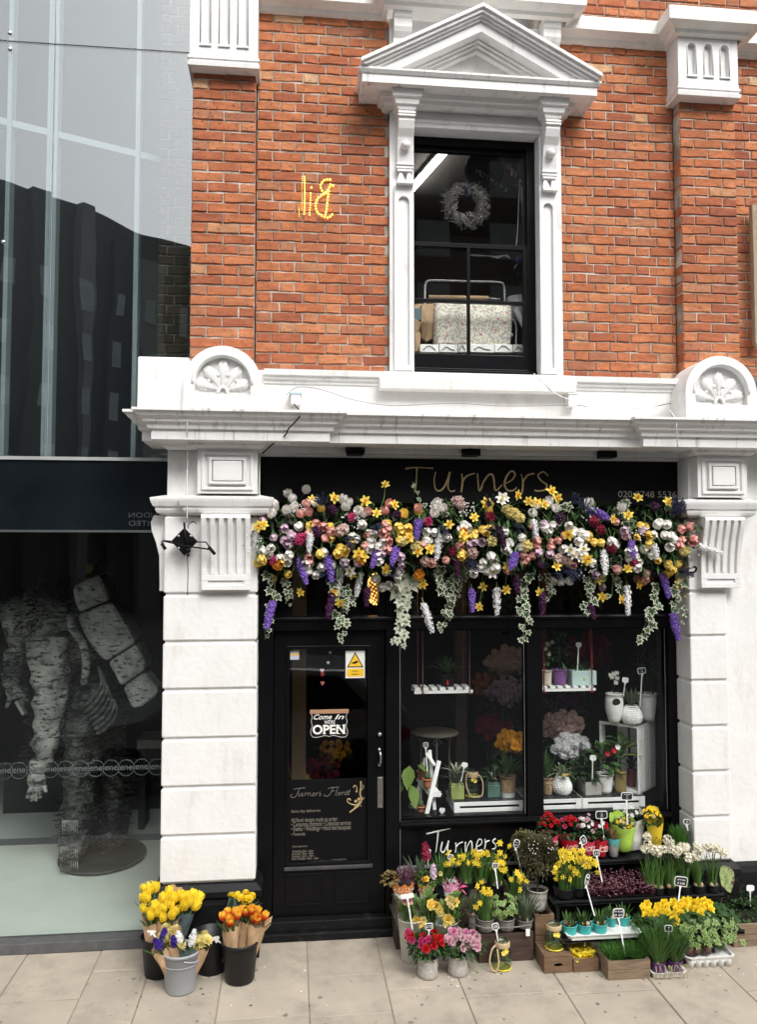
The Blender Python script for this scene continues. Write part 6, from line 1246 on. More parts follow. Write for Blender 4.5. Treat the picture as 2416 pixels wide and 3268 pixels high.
for i in range(480):
    a = rr(0, 2 * pi); th = rr(0, 2 * pi); q = rr(.01, .060); da = rr(.25, .7); pts = []
    for k in range(4): aa = a + da * k / 3; qq = q + rr(-.012, .014); tt = th + k * .5; pts.append(wc + Vector(((RM + qq * cos(tt)) * cos(aa), qq * sin(tt) * .8, (RM + qq * cos(tt)) * sin(aa))))
    b.tube(pts, .0022, 3, cap=False)
for i in range(70): a = rr(0, 2 * pi); d = Vector((cos(a), rr(-.5, .3), sin(a))); p = wc + Vector((cos(a), 0, sin(a))) * (RM + rr(.02, .05)); b.tube([p, p + d * rr(.02, .045) + Vector((rr(-.02, .02), 0, rr(-.02, .02)))], .0015, 3, cap=False)
stuff(b, 'twigs', TW, t); b = MB()
for i in range(26): a = rr(0, 2 * pi); b.ball(wc + Vector(((RM + rr(-.04, .04)) * cos(a), -.045, (RM + rr(-.04, .04)) * sin(a))), .004, 5, 4)
stuff(b, 'white_beads', CERW, t); bl = pm('blue_ribbon', (.03, .03, .16), .5); b = MB(); q = wc + Vector((0, -.03, .155))
for d, L in (((-1, 0, .35), .09), ((1, 0, .35), .09), ((-.6, -.1, -.5), .06), ((.1, -.2, -1), .10)): leaf_add(b, q, d, L, .014, droop=.1)
b.tube([q, (q.x, q.y, 5.8)], .004, 4); b.obj('ribbon', bl, t)
c = at(*zu(880, 420), .42); t = thing('foil_balloon', 'dark burgundy foil balloon with silver lettering behind the wreath', 'balloon', c, 'foil balloons in the upper window'); b = MB(); b.ball(c, .165, 24, 14, (1, .38, 1)); b.obj('envelope', pm('burgundy_foil', (.035, .018, .026), .35, metal=.3), t)
for i, ch in enumerate("MOTHERS"):
    u = 830 + i * 37; v = 425 + i * 24 + (i - 3) ** 2 * .8; o = text('lettering', ch, .060 - .003 * i, pm('silver_print', (.34, .33, .33), .4), t, at(*zu(u, v), .345)); o.rotation_euler = (pi / 2, radians(14 + i * 4), 0)
c = at(*zu(1110, 390), .3); t = thing('foil_balloon', 'crumpled silver and red foil balloon on a string at the upper window edge', 'balloon', c, 'foil balloons in the upper window'); b = MB(); b.ball(c, .085, 16, 12, (.55, .35, 1.1)); 
for v in b.v: v += Vector((rr(-.008, .008), rr(-.014, .014), rr(-.008, .008)))
b.xf(Matrix.Translation(c) @ Matrix.Rotation(radians(-22), 4, 'Y') @ Matrix.Translation(-c)); b.obj('envelope', mat('silver_foil', (.30, .25, .26), .2, .5, 25, metal=.7, dirt_or_shade=((.16, .02, .03), 18, .5, .56, (1, 1, 1))), t)
b = MB(); q = at(*zu(1165, 520), .3); b.tube(spline([q, at(*zu(1158, 700), .28), at(*zu(1150, 900), .26), at(*zu(1137, 1035), .24)], 5), .003, 5); b.obj('string', CERW, t); b = MB()
for d in ((-.7, -.2, -.5), (.4, -.2, -.8), (.1, -.3, .6)): leaf_add(b, q, d, .05, .01)
b.obj('tail', SW, t); b = MB(); b.ball(at(*zu(1140, 1043), .2), .035, 12, 6, (1, .5, .3)); b.obj('weight', CERW, t)
fab = bpy.data.materials.new('rose_fabric'); fab.use_nodes = True; N = fab.node_tree.nodes; L = fab.node_tree.links; pb_ = N['Principled BSDF']; pb_.inputs['Roughness'].default_value = .9
ge = N.new('ShaderNodeNewGeometry'); cur = None
for sc, lo, hi, col in ((58, .50, .42, (.46, .44, .35)), (30, .34, .24, (.40, .42, .48)), (17, .24, .14, (.56, .22, .25))):
    vo = N.new('ShaderNodeTexVoronoi'); vo.inputs['Scale'].default_value = sc; nzz = N.new('ShaderNodeTexNoise'); nzz.inputs['Scale'].default_value = 90; ad = N.new('ShaderNodeVectorMath'); ad.operation = 'MULTIPLY_ADD'; ad.inputs[1].default_value = (.03, .03, .03)
    L.new(ge.outputs['Position'], nzz.inputs['Vector']); L.new(nzz.outputs['Color'], ad.inputs[0]); L.new(ge.outputs['Position'], ad.inputs[2]); L.new(ad.outputs[0], vo.inputs['Vector'])
    r = N.new('ShaderNodeMapRange'); r.inputs[1].default_value = lo; r.inputs[2].default_value = hi; L.new(vo.outputs['Distance'], r.inputs[0]); mx = N.new('ShaderNodeMix'); mx.data_type = 'RGBA'; L.new(r.outputs[0], mx.inputs[0])
    if cur is None: mx.inputs[6].default_value = (.80, .76, .66, 1)
    else: L.new(cur, mx.inputs[6])
    mx.inputs[7].default_value = (*col, 1); cur = mx.outputs[2]
L.new(cur, pb_.inputs['Base Color'])
a, c = at(*zu(470, 1825), .22), at(*zu(1115, 1500), .22); t = thing('fabric_roll', 'cream rose patterned fabric draped behind the lower sash panes', 'fabric', ((a.x + c.x) / 2, .24, a.z)); b = MB(); b.smooth = True; nx, nz_ = 24, 14
vs = []
for j in range(nz_ + 1):
    for i in range(nx + 1):
        u, w = i / nx, j / nz_; x = a.x + (c.x - a.x) * u - (.02 * (1 - w) if i == nx else 0); vs.append((x, .20 + .03 * (1 - sin(pi * w)) + .004 * sin(9 * u + 4 * w) + .05 * max(0, abs(2 * u - 1) - .92) * 8, a.z + (c.z - a.z) * w + .004 * sin(7 * u)))
b.add(vs, [(j * (nx + 1) + i, j * (nx + 1) + i + 1, (j + 1) * (nx + 1) + i + 1, (j + 1) * (nx + 1) + i) for j in range(nz_) for i in range(nx)]); o = b.obj('cloth', fab, t); sol = o.modifiers.new('Solidify', 'SOLIDIFY'); sol.thickness = .012
U = lambda x, y, Y: at(*zu(x, y), Y)
t = thing('paper_dispenser', 'grey steel arch frame holding a brown wrapping paper roll', 'paper dispenser', U(720, 1470, .3)); b = MB(); b.tube(spline([U(397, 1600, .3), U(397, 1400, .3), U(405, 1335, .3), U(450, 1308, .3), U(720, 1315, .3), U(990, 1322, .3), U(1035, 1345, .3), U(1043, 1400, .3), U(1045, 1600, .3)], 5), .0085, 8); b.obj('arch_frame', pm('grey_tube', (.5, .5, .5), .4, metal=.3), t)
KR = pm('brown_kraft_paper', (.44, .30, .18), .8, var=.12, scale=12, bump=.3, bscale=14)
b = MB(); b.tube([U(428, 1445, .29), U(912, 1452, .29)], .018, 12); b.obj('paper_roll', KR, t); b = MB(); b.tube([U(912, 1454, .29), U(1010, 1460, .29)], .005, 6); b.obj('spindle', POTM['grey_tube'], t)
b = MB(); b.tube(spline([U(1095, 1620, .24), U(1125, 1640, .24), U(1138, 1700, .24), U(1135, 1840, .24)], 5), .007, 6); b.ball(U(1100, 1750, .22), .014, 10, 6); b.obj('crank', POTM['grey_tube'], t)
def sheet(label, pts, Y, m, name='paper_bag', cat='paper bag'):
    t = thing(name, label, cat, U(*pts[0], Y)); b = MB(); P = [U(x, y, Y + rr(-.02, .02)) for x, y in pts]; cen = sum(P, Vector()) / len(P) + Vector((0, -.025, 0)); k = len(P); b.add(P + [cen] + [p + Vector((0, .06, 0)) for p in P], [(i, (i + 1) % k, k) for i in range(k)] + [(i, k + 1 + i, k + 1 + (i + 1) % k, (i + 1) % k) for i in range(k)]); b.obj('paper', m, t)
sheet('flat brown paper bag standing beside the rose fabric', [(370, 1500), (470, 1495), (472, 1650), (468, 1770), (410, 1800), (372, 1770), (366, 1640)], .26, KR); sheet('crumpled brown paper in the corner of the upper window', [(240, 1600), (300, 1605), (370, 1650), (350, 1720), (365, 1745), (350, 1880), (290, 1885), (240, 1880)], .24, KR)
sheet('upper sheet of brown paper behind the teal book', [(240, 1510), (375, 1495), (372, 1620), (300, 1625), (240, 1640)], .32, KR)
a, c = U(312, 1630, .25), U(374, 1535, .25); b = MB(); b.box(a.x, c.x, .25, .28, a.z, c.z); o = b.obj('teal_book', pm('teal_cloth', (.08, .15, .17), .7), bev=.003); tag(o, 'teal book standing among brown paper bags', 'book')
t = thing('carved_shelf', 'low white carved moulding on the upper window sill', 'ornament', U(780, 1885, .2))
for i, (x0, x1) in enumerate(((358, 510), (516, 662), (668, 735), (762, 960), (966, 1110), (1116, 1212))):
    a, c = U(x0, 1888, .19), U(x1, 1828, .19); b = MB(); b.box(a.x, c.x, .19, .23, a.z, c.z); b.obj('block', CERW, t, bev=.003); m_ = (a + c) / 2; b = MB(); w = (c.x - a.x) * .32
    b.tube(spline([(m_.x - w, .187, m_.z - .012), (m_.x - w * .4, .187, m_.z + (.012 if i % 2 else .016)), (m_.x + w * .3, .187, m_.z + (-.004 if i % 2 else .016)), (m_.x + w, .187, m_.z - .012)], 5), .0055, 5); b.obj('carving', pm('carving_grey', (.5, .5, .49), .5), t)
t = thing('leaning_board', 'white board leaning at the corner of the upper window', 'board', U(1200, 1700, .28)); b = MB(); b.prism_y([(U(*p, .28).x, U(*p, .28).z) for p in ((1115, 1545), (1150, 1525), (1225, 1680), (1225, 1760))], .28, .30); b.obj('board', CERW, t)
t = thing('palm_plant', 'dark green palm leaves behind the upper window', 'plant', U(1150, 1600, .5)); b = MB(); c0 = U(1150, 1420, .55)
for k in range(15): a_ = radians(10 + 165 * k / 15); leaf_add(b, c0, (cos(a_), rr(-.3, .2), sin(a_) * .9), rr(.2, .36), .010, k=3, droop=.4)
stuff(b, 'foliage', G1, t); b = MB(); b.lathe([(.001, 0), (.07, 0), (.09, .17), (.08, .17)], (c0.x, c0.y, c0.z - .2), 14); b.obj('pot', CERW, t)
t = thing('purple_bow', 'purple ribbon bow hanging at the upper window edge', 'bow', U(1150, 1170, .22)); b = MB(); q = U(1150, 1165, .22)
for d in ((-1, -.2, .5), (1, -.2, .5), (-.6, -.2, -1), (.5, -.2, -1), (0, -.4, .9)): leaf_add(b, q, d, .065, .02, droop=.2)
b.obj('ribbon', pm('purple_ribbon', (.10, .06, .24), .5), t)
b = MB(); P = [(750, 1095), (850, 1100), (960, 1110), (1070, 1098), (1090, 1130), (1040, 1110), (990, 1130), (930, 1112), (850, 1110), (770, 1108)]; b.plate([(U(*p, .15).x, U(*p, .15).z) for p in P], [], .148, .153); o = b.obj('paper_strip', CERW); tag(o, 'torn white paper strip hanging under the meeting rail', 'paper')
def ivy_light(v):
    def mk():
        me = ivy_me(v).copy(); me.materials[0] = G3; me.materials[1] = P_('pale_lime_edge', (.30, .40, .15), .1, .3) if 'ple' not in cache else cache['ple']; cache['ple'] = me.materials[1]; return me
    return C_(('ivl', v), mk)
# ------------------------------------------------------------------ buckets of wrapped bouquets beside the pier
KP = P_('kraft_wrap', (.50, .33, .19), .1, .15, .8, .2, 14); BP = P_('blue_grey_wrap', (.20, .27, .29), .1, .15, .7, .2, 14); BP2 = P_('dark_blue_grey_wrap', (.085, .115, .12), .1, .1, .7, .2, 14)
PLB = pm('black_plastic', (.010, .010, .011), .42, spec=.3); PLG = pm('grey_plastic', (.30, .31, .33), .45, var=.06, bump=.1)
def bucket(label, x, y, m, rb=.09, rt=.118, h=.25, handle=False):
    t = thing('flower_bucket', label, 'bucket', (x, y, 0), 'flower buckets beside the pier'); c = (x, y, 0)
    b = MB(); b.lathe([(.001, .003), (rb, .003), (rb + .003, .012), (rt - .006, h - .05), (rt - .004, h - .048), (rt - .002, h - .02), (rt + .004, h - .018), (rt + .005, h - .006), (rt + .001, h), (rt - .006, h - .002), (rb - .006, .02)], c, 36); b.obj('pail', m, t)
    b = MB(); b.disc(rt - .02, h * .55, c, 24); b.obj('water', pm('dark_water', (.01, .012, .01), .1), t)
    if handle:
        b = MB(); b.lathe([(rt + .001, h - .075), (rt + .004, h - .073), (rt + .001, h - .07)], c, 36); b.obj('band', m, t); b = MB(); b.tube(spline([(x + rt * cos(a), y + rt * sin(a) - .004, h - .03 - .03 * sin((a + 1.3) / 2.2 * pi)) for a in [-1.3 + .22 * i for i in range(11)]], 3), .006, 6); b.obj('handle', m, t)
    return Vector((x, y, 0))
bA = bucket('black bucket of yellow tulip bunches standing against the glass building kerb', -.83, -.37, PLB); bB = bucket('black bucket at the back against the pier plinth, holding a blue paper bunch', -.50, -.36, PLB); bC = bucket('black bucket of flame tulips in brown paper nearest the shop door', -.305, -.50, PLB); bG = bucket('grey bucket of hyacinth and narcissus bunches in front of the black ones', -.665, -.58, PLG, handle=True)
def bouquet(label, base, fn, px, Y, r, paper, items, back=.06, n=16, leafy=8, twist=0.0):
    # items: (mesh, count, scale, spread) heads sit round the mouth of the paper cone
    M_ = at(*fn(*px), Y); ax = (M_ - base).normalized(); L = (M_ - base).length - .035; t = thing('wrapped_bouquet', label, 'bouquet', base, 'wrapped bouquets in the buckets'); Rm = ori(ax, twist)
    b = MB(); n = 20; rows = []
    lv = Rm.transposed() @ Vector((0, 1, .6)); a0 = math.atan2(lv.y, lv.x)
    for q in (0, .25, .55, .8, 1.0):
        row = []
        for j in range(n + 1):
            a = 2 * pi * j / n; k = .5 + .5 * cos(a - a0); rad = (.022 + (r - .022) * q ** .8) * (1 + .10 * sin(3 * a + q * 5) + rr(-.04, .04)); zz = L * q + (back * k * q ** 4 if q == 1 else 0) + (rr(-.012, .012) if q == 1 else 0)
            row.append(base + Rm @ Vector((rad * cos(a), rad * sin(a), zz)))
        rows.append(row)
    m = n + 1; b.add([v for r_ in rows for v in r_], [(i * m + j, i * m + j + 1, (i + 1) * m + j + 1, (i + 1) * m + j) for i in range(4) for j in range(n)]); b.obj('paper_wrap', paper, t, fix=False)
    for me, cnt, sc, spread, nm in items:
        for i in range(cnt):
            a = i * 2.4 + twist; q = math.sqrt((i + .6) / cnt); d = Vector((cos(a) * q * spread, sin(a) * q * spread, 1)); p = base + Rm @ Vector((cos(a) * q * r * .85, sin(a) * q * r * .85, L + .02 + rr(-.03, .045) * (1 - .4 * q)))
            put(nm, me, t, p, ori(Rm @ d, rr(0, 6)), sc * rr(.88, 1.12))
    b = MB()
    for i in range(leafy): a = rr(0, 6.3); leaf_add(b, base + Rm @ Vector((cos(a) * r * .6, sin(a) * r * .6, L * .8)), Rm @ Vector((cos(a) * .5, sin(a) * .5, 1)), rr(.10, .16), .012, k=3, droop=.2)
    if leafy: stuff(b, 'leaves', G2, t)
    return t
def slim_tulip(c, c2=None):
    def mk():
        b = MB(); b.smooth = True
        for i in range(6):
            petal(b, .062, .017 if i % 2 else .019, pi / 3 * i, radians(58), radians(44), .004, 5)
        if c2:
            pass
        b.m = 1; b.tube([(0, 0, .004), (0, 0, -.10)], .0035, 5); return b.mesh('tulip', [PM[c] if not c2 else c2, STEM], fix=False)
    return C_(('slim', c, bool(c2)), mk)
flame = bpy.data.materials.new('flame_petal'); flame.use_nodes = True; N = flame.node_tree.nodes; L = flame.node_tree.links; tc = N.new('ShaderNodeTexCoord'); sx = N.new('ShaderNodeSeparateXYZ'); L.new(tc.outputs['Object'], sx.inputs[0]); nz = N.new('ShaderNodeTexNoise'); nz.inputs['Scale'].default_value = 60; L.new(tc.outputs['Object'], nz.inputs['Vector'])
am = N.new('ShaderNodeMath'); am.operation = 'MULTIPLY_ADD'; am.inputs[1].default_value = .03; L.new(nz.outputs[0], am.inputs[0]); L.new(sx.outputs[2], am.inputs[2]); mr = N.new('ShaderNodeMapRange'); mr.inputs[1].default_value = .042; mr.inputs[2].default_value = .066; L.new(am.outputs[0], mr.inputs[0])
mx = N.new('ShaderNodeMix'); mx.data_type = 'RGBA'; mx.inputs[6].default_value = (.62, .06, .01, 1); mx.inputs[7].default_value = (.84, .50, .04, 1); L.new(mr.outputs[0], mx.inputs[0]); L.new(mx.outputs[2], N['Principled BSDF'].inputs['Base Color']); N['Principled BSDF'].inputs['Roughness'].default_value = .5
YT = slim_tulip('BY'); FT = slim_tulip('F', flame); CM = mum_me('Cr', .034); HYs = spike_me('V', .10, .030, 60, .017, 8); HYw = spike_me('S', .11, .028, 60, .016, 9); YM = mum_me('BY', .026); NAR = daff_me(.026, 'Cr', 'Y', 3)
V3 = Vector
bouquet('yellow tulips in pale blue paper leaning at the rear of the bucket by the kerb', bA + V3((-.04, .03, .08)), zl, (235, 240), -.36, .060, BP, [(YT, 6, 1.08, .35, 'tulip')], .10)
bouquet('yellow tulips in brown paper nearest the showroom glass', bA + V3((-.04, -.03, .08)), zl, (265, 430), -.43, .056, KP, [(YT, 6, 1.08, .3, 'tulip')], .05)
bouquet('tall yellow tulips in brown paper in the middle of the kerbside bucket', bA + V3((.02, .01, .08)), zl, (480, 290), -.36, .066, KP, [(YT, 8, 1.12, .35, 'tulip')], .10)
bouquet('low yellow tulips in brown paper above the cream narcissi', bA + V3((.02, -.04, .08)), zl, (430, 430), -.44, .070, KP, [(YT, 8, 1.1, .35, 'tulip')], .03)
bouquet('yellow tulips in blue grey paper leaning towards the pier', bA + V3((.07, .0, .08)), zl, (625, 330), -.36, .072, BP2, [(YT, 8, 1.15, .5, 'tulip')], .02, twist=.5)
bouquet('yellow chrysanthemums in tall blue grey paper against the pier', bB + V3((.06, -.02, .08)), zl, (1150, 240), -.33, .058, BP2, [(YM, 4, 1.0, .3, 'bloom')], .04)
for x, y in ((1110, 175), (1090, 200), (1225, 230), (1255, 265), (1240, 300), (1265, 320)):
    pass
bouquet('small yellow chrysanthemum bunch beside the blue grey paper', bB + V3((.09, -.05, .08)), zl, (1240, 270), -.40, .04, BP2, [(YM, 7, 1.15, .5, 'bloom')], .0)
bouquet('flame tulips in brown paper nearest the grey bucket', bC + V3((-.05, -.03, .06)), zl, (1070, 495), -.52, .056, KP, [(FT, 7, 1.0, .35, 'tulip')], .02)
bouquet('flame tulips in brown paper at the back of the black bucket by the door', bC + V3((.0, .03, .06)), zl, (1245, 420), -.46, .058, KP, [(FT, 8, 1.05, .4, 'tulip')], .0)
bouquet('flame tulips in brown paper with a long corner flap', bC + V3((.05, -.01, .06)), zl, (1340, 480), -.50, .060, KP, [(FT, 4, 1.0, .5, 'tulip')], .0, twist=1)
b = MB(); p = at(*zl(1330, 560), -.47); q = at(*zl(1490, 455), -.44); r_ = at(*zl(1340, 700), -.49); s_ = at(*zl(1470, 545), -.45); b.add([p, q, s_, r_, p + V3((0, .004, 0)), q + V3((0, .004, 0)), s_ + V3((0, .004, 0)), r_ + V3((0, .004, 0))], [(0, 1, 2, 3), (7, 6, 5, 4), (0, 4, 5, 1), (1, 5, 6, 2), (2, 6, 7, 3), (3, 7, 4, 0)])
o = b.obj('paper_sheet', KP); tag(o, 'loose pointed corner of brown paper sticking out of the flame tulip bucket', 'wrapping paper')
bouquet('purple hyacinth in brown paper leaning out towards the glass', bG + V3((-.05, -.03, .07)), zl, (335, 740), -.62, .050, KP, [(HYs, 2, .8, .5, 'hyacinth')], .05)
bouquet('cream narcissi in brown paper at the back of the grey bucket', bG + V3((-.02, .03, .07)), zl, (430, 600), -.52, .062, KP, [(CM, 9, 1.0, .5, 'bloom')], .05)
bouquet('cream narcissi and purple hyacinth in brown paper', bG + V3((.0, -.02, .07)), zl, (500, 690), -.60, .055, KP, [(HYs, 1, .75, .3, 'hyacinth'), (CM, 4, .9, .9, 'bloom')], .09)
bouquet('white hyacinth in blue grey paper in the grey bucket', bG + V3((.04, -.04, .07)), zl, (630, 715), -.63, .050, BP2, [(HYw, 2, .85, .4, 'hyacinth')], .02)
bouquet('cream narcissi in brown paper leaning towards the black buckets', bG + V3((.07, .0, .07)), zl, (785, 700), -.58, .052, KP, [(CM, 9, 1.05, .6, 'bloom')], .04, twist=1)
price_sign('white price tag seen edge on among the narcissi', *zl(262, 612), -.60, *zl(370, 745), -.62, .055, .012, tilt=-.1, white=True, group='price tags in the buckets')
price_sign('pale oval price tag leaning between the black buckets', *zl(915, 680), -.50, *zl(990, 745), -.50, .046, .022, tilt=.15, white=True, group='price tags in the buckets')

# ------------------------------------------------------------------ the flower display on the pavement
OAK = pm('worn_crate_wood', (.16, .095, .052), .8, var=.35, scale=9, bump=.5, bscale=40, stretch=(1, 6, 9)); DOAK = pm('dark_crate_wood', (.055, .032, .022), .8, var=.35, scale=9, bump=.5, bscale=40, stretch=(1, 6, 9)); GOAK = pm('greyed_crate_wood', (.21, .15, .095), .85, var=.4, scale=7, bump=.5, bscale=40, stretch=(1, 6, 9))
ds = thing('display_stand', 'black stepped metal stand carrying the potted flowers under the window', 'display stand', (2.3, -.3, 0))
for z, y0, y1, x0, x1 in ((.53, -.22, -.01, 1.72, 2.86), (.345, -.42, -.21, 1.80, 3.02), (.19, -.62, -.41, 1.80, 3.05)):
    b = MB(); b.box(x0, x1, y0, y1, z - .014, z); b.box(x0, x1, y0, y0 + .008, z - .02, z + .012); b.obj('shelf', PLB, ds, bev=.003)
for x in (1.83, 2.84):
    for y, z in ((-.03, .515), (-.2, .515), (-.4, .33), (-.58, .175)): b = MB(); b.box(x - .01, x + .01, y - .01, y + .01, 0, z); b.obj('leg', PLB, ds)
DC = 'wooden crates of the flower display'
crate('dark slatted crate under the zinc pots', 1.265, 1.64, -.465, -.18, 0, .185, DOAK, 2, DC)
crate('brown crate standing on end behind the crate with the jar', 1.665, 1.80, -.42, -.20, 0, .275, OAK, 2, DC)
crate('brown crate with an oval hand hole under the glass jar', 1.655, 1.845, -.645, -.43, 0, .10, OAK, 1, DC, hole=True, slats_top=True)
yx0, yx1 = on(*zb(342, 1268)).x, on(*zb(522, 1255)).x
crate('small brown crate full of yellow petals', yx0, yx1, -.65, -.47, 0, .085, OAK, 1, DC)
crate('greyed crate planted with fine green grass', 2.035, 2.318, -.77, -.55, 0, .12, GOAK, 2, DC)
crate('far crate of mixed herbs beside the white wall', 3.07, 3.6, -.44, -.16, 0, .155, GOAK, 2, DC)
tz = at(*za(300, 705), -.18).z
crate('tall dark crate behind the cellophane bunches, under the spotted pots', .74, 1.22, -.22, -.03, 0, tz, DOAK, 4, DC)
crate('dark crate at the back under the daffodil row', 1.22, 1.66, -.17, -.02, 0, .36, DOAK, 3, DC)
STW = pm('pale_stoneware', (.46, .43, .39), .85, var=.2, scale=50, bump=.4, bscale=80); ZN = pm('weathered_zinc', (.21, .19, .17), .6, var=.35, scale=18, bump=.3, metal=.25)
# azaleas
def azalea(label, x, y, cols, spots, foli):
    t = thing('azalea_pot', label, 'potted plant', (x, y, 0), 'azaleas in embossed stoneware pots'); c = V3((x, y, 0)); pot_obj(t, c, .062, .066, .125, STW, rim=.003); emboss(t, c, .0655, .125, STW)
    b = MB(); mound(b, c + V3(foli[0]), foli[1], 420, .034, .010, droop=.2, inner=.3); stuff(b, 'foliage', G1, t); b = MB(); mound(b, c + V3(foli[0]), foli[1], 150, .032, .010, droop=.2, inner=.7); stuff(b, 'young_leaves', G2, t)
    for px, py, s in spots:
        p = at(*za(px, py), y - .09 + .14 * max(0, (1120 - py) / 200)); n = max(1, int(s * 3))
        for i in range(n): put('bloom', rose_me(rnd.choice(cols), .020, rnd.randrange(3)), t, p + V3((rr(-1, 1), rr(-.6, .6), rr(-1, 1))) * .016 * (n - 1) ** .5, ori((rr(-.7, .7), -1, rr(-.1, .9)), rr(0, 6)), rr(.9, 1.25))
azalea('red azalea in a pale embossed pot at the front of the display', .90, -.585, ['R', 'R', 'M'], [(245, 1040, .7), (285, 1055, .7), (380, 1050, .7), (345, 1100, .7), (375, 1145, 1.3), (395, 1110, .7), (465, 1000, .7), (480, 1060, .7), (505, 1080, .7), (530, 1060, .5), (470, 1130, .6), (540, 1112, .4), (230, 1015, .4), (420, 1075, .4)], ((0, -.01, .19), (.125, .09, .09)))
azalea('pink azalea in a pale embossed pot next to the red one', 1.10, -.575, ['K3', 'K3', 'K2'], [(570, 1055, 1), (600, 1045, .7), (640, 1010, 1), (680, 1030, 1), (660, 1060, .7), (640, 1112, .8), (610, 1080, .5), (730, 1155, .6), (870, 1150, .5), (760, 1040, 1.4), (800, 1050, 1.6), (830, 1090, 1.4), (780, 1095, 1.4), (745, 1070, 1), (820, 1130, 1), (850, 1050, .7), (700, 1000, .4)], ((.02, -.01, .18), (.15, .09, .09)))
# jars
jar('glass jar with a rope handle standing on the pavement', 1.405, -.54, 0, .062, .185, True, sideways=-1, cord=2)
jar('glass jar with yellow moss base standing on the small crate', 1.755, -.545, .112, .062, .165, True, cord=0)
# white bucket and cellophane bunches
t = thing('white_bucket', 'tall white bucket almost hidden behind the red azalea', 'bucket', (.83, -.36, 0)); b = MB(); b.lathe([(.001, .003), (.07, .003), (.095, .28), (.098, .28), (.09, .27), (.066, .02)], (.83, -.36, 0), 28); b.obj('pail', CERW, t)
t = thing('white_bucket', 'second white bucket behind the gap between the azaleas', 'bucket', (1.06, -.34, 0)); b = MB(); b.lathe([(.001, .003), (.07, .003), (.095, .24), (.098, .24), (.09, .23), (.066, .02)], (1.06, -.34, 0), 28); b.obj('pail', CERW, t)
CEL = glass('cellophane', (.93, .95, .92), .0, .12, 1.35)
for lab, bx, px, spots in (('cellophane wrapped bunch of yellow flowers nearest the door', (.82, -.36, .10), (220, 720), [(320, 900), (375, 905), (345, 930), (230, 725)]), ('cellophane wrapped bunch of yellow roses in the middle', (.95, -.37, .10), (440, 720), [(440, 760), (490, 770), (520, 800), (530, 830)]), ('cellophane wrapped bunch of big yellow lilies beside the zinc pots', (1.06, -.36, .10), (650, 720), [(620, 720), (640, 750), (600, 890), (575, 930), (620, 900), (660, 735)])):
    B0 = V3(bx); M_ = at(*za(*px), -.36); ax = (M_ - B0).normalized(); Lc = (M_ - B0).length; Rm = ori(ax); t = thing('cellophane_bunch', lab, 'bouquet', B0, 'cellophane wrapped bunches'); b = MB(); n = 22; rows = []
    for q in (0, .2, .45, .7, .9, 1.0): rows.append([B0 + Rm @ Vector(((.03 + .085 * q ** .7) * (1 + .10 * sin(5 * 2 * pi * j / n + 3 * q)) * cos(2 * pi * j / n), (.03 + .085 * q ** .7) * (1 + .1 * sin(5 * 2 * pi * j / n + 3 * q)) * sin(2 * pi * j / n), Lc * q + (rr(-.03, .03) if q == 1 else 0))) for j in range(n)])
    b.smooth = True; b.add([v for r_ in rows for v in r_], [(i * n + j, i * n + (j + 1) % n, (i + 1) * n + (j + 1) % n, (i + 1) * n + j) for i in range(5) for j in range(n)]); b.obj('cellophane', CEL, t, fix=False)
    b = MB()
    for i in range(60): q = rr(.05, .95); a = rr(0, 6.3); s = rr(0, .8) * (.03 + .08 * q); leaf_add(b, B0 + Rm @ Vector((s * cos(a), s * sin(a), Lc * q)), Rm @ Vector((rr(-.5, .5), rr(-.5, .5), 1)), rr(.08, .16), rr(.012, .025), k=3)
    for i in range(9): a = i * 2.4; b.tube([B0, B0 + Rm @ Vector((.05 * cos(a), .05 * sin(a), Lc * .9))], .004, 4)
    stuff(b, 'foliage', G3, t)
    for x, y in spots: put('bloom', rose_me('Cr' if rnd.random() < .35 else 'Y', .026, rnd.randrange(3), 3), t, at(*za(x, y), -.425), ori((rr(-.5, .5), -1, rr(-.2, .5)), rr(0, 6)), rr(.9, 1.3))
for x, y in ((205, 722), (245, 722)): put('bloom', rose_me('K2', .022, 1), t, at(*za(x, y), -.43), ori((0, -1, .2)))
# spotted pots
def spotted(label, x0, x1, y0, y1, c, Y, bow=False):
    l, r_ = at(*za(x0, y0), Y), at(*za(x1, y0), Y); R1 = (r_.x - l.x) / 2; h = .095; z0 = at(*za((x0 + x1) / 2, y0), Y).z - h; x = (l.x + r_.x) / 2; t = thing('spotted_pot', label, 'potted plant', (x, Y + R1, z0), 'polka dot pots on the tall crate'); cc = V3((x, Y + R1, z0)); pot_obj(t, cc, R1 * .8, R1 * .95, h, CERW, rim=.003)
    col = pm('paper_' + c, {'orange': (.66, .22, .05), 'pink': (.66, .24, .38)}[c], .7); b = MB(); n = 24; rows = [[cc + Vector((R1 * k * cos(2 * pi * j / n), R1 * k * sin(2 * pi * j / n), h * z + (.018 * (j % 3 == 0) if z > 1.05 else 0))) for j in range(n)] for k, z in ((.93, .48), (1.0, .8), (1.10, 1.08))]
    b.add([v for q in rows for v in q], [(i * n + j, i * n + (j + 1) % n, (i + 1) * n + (j + 1) % n, (i + 1) * n + j) for i in (0, 1) for j in range(n)]); b.obj('paper_collar', col, t, fix=False); b = MB()
    for i in range(26): a = rr(pi, 2 * pi); z = rr(.55, .95); k = R1 * (.94 + (z - .5) * .16) + .0025; b.ball(cc + Vector((k * cos(a), k * sin(a), h * z)), .0038, 5, 3)
    stuff(b, 'white_dots', SW, t); return t, cc + V3((0, 0, h)), R1
t, p, R1 = spotted('orange spotted pot of purple heather nearest the shop door', 105, 298, 605, 700, 'orange', -.20)
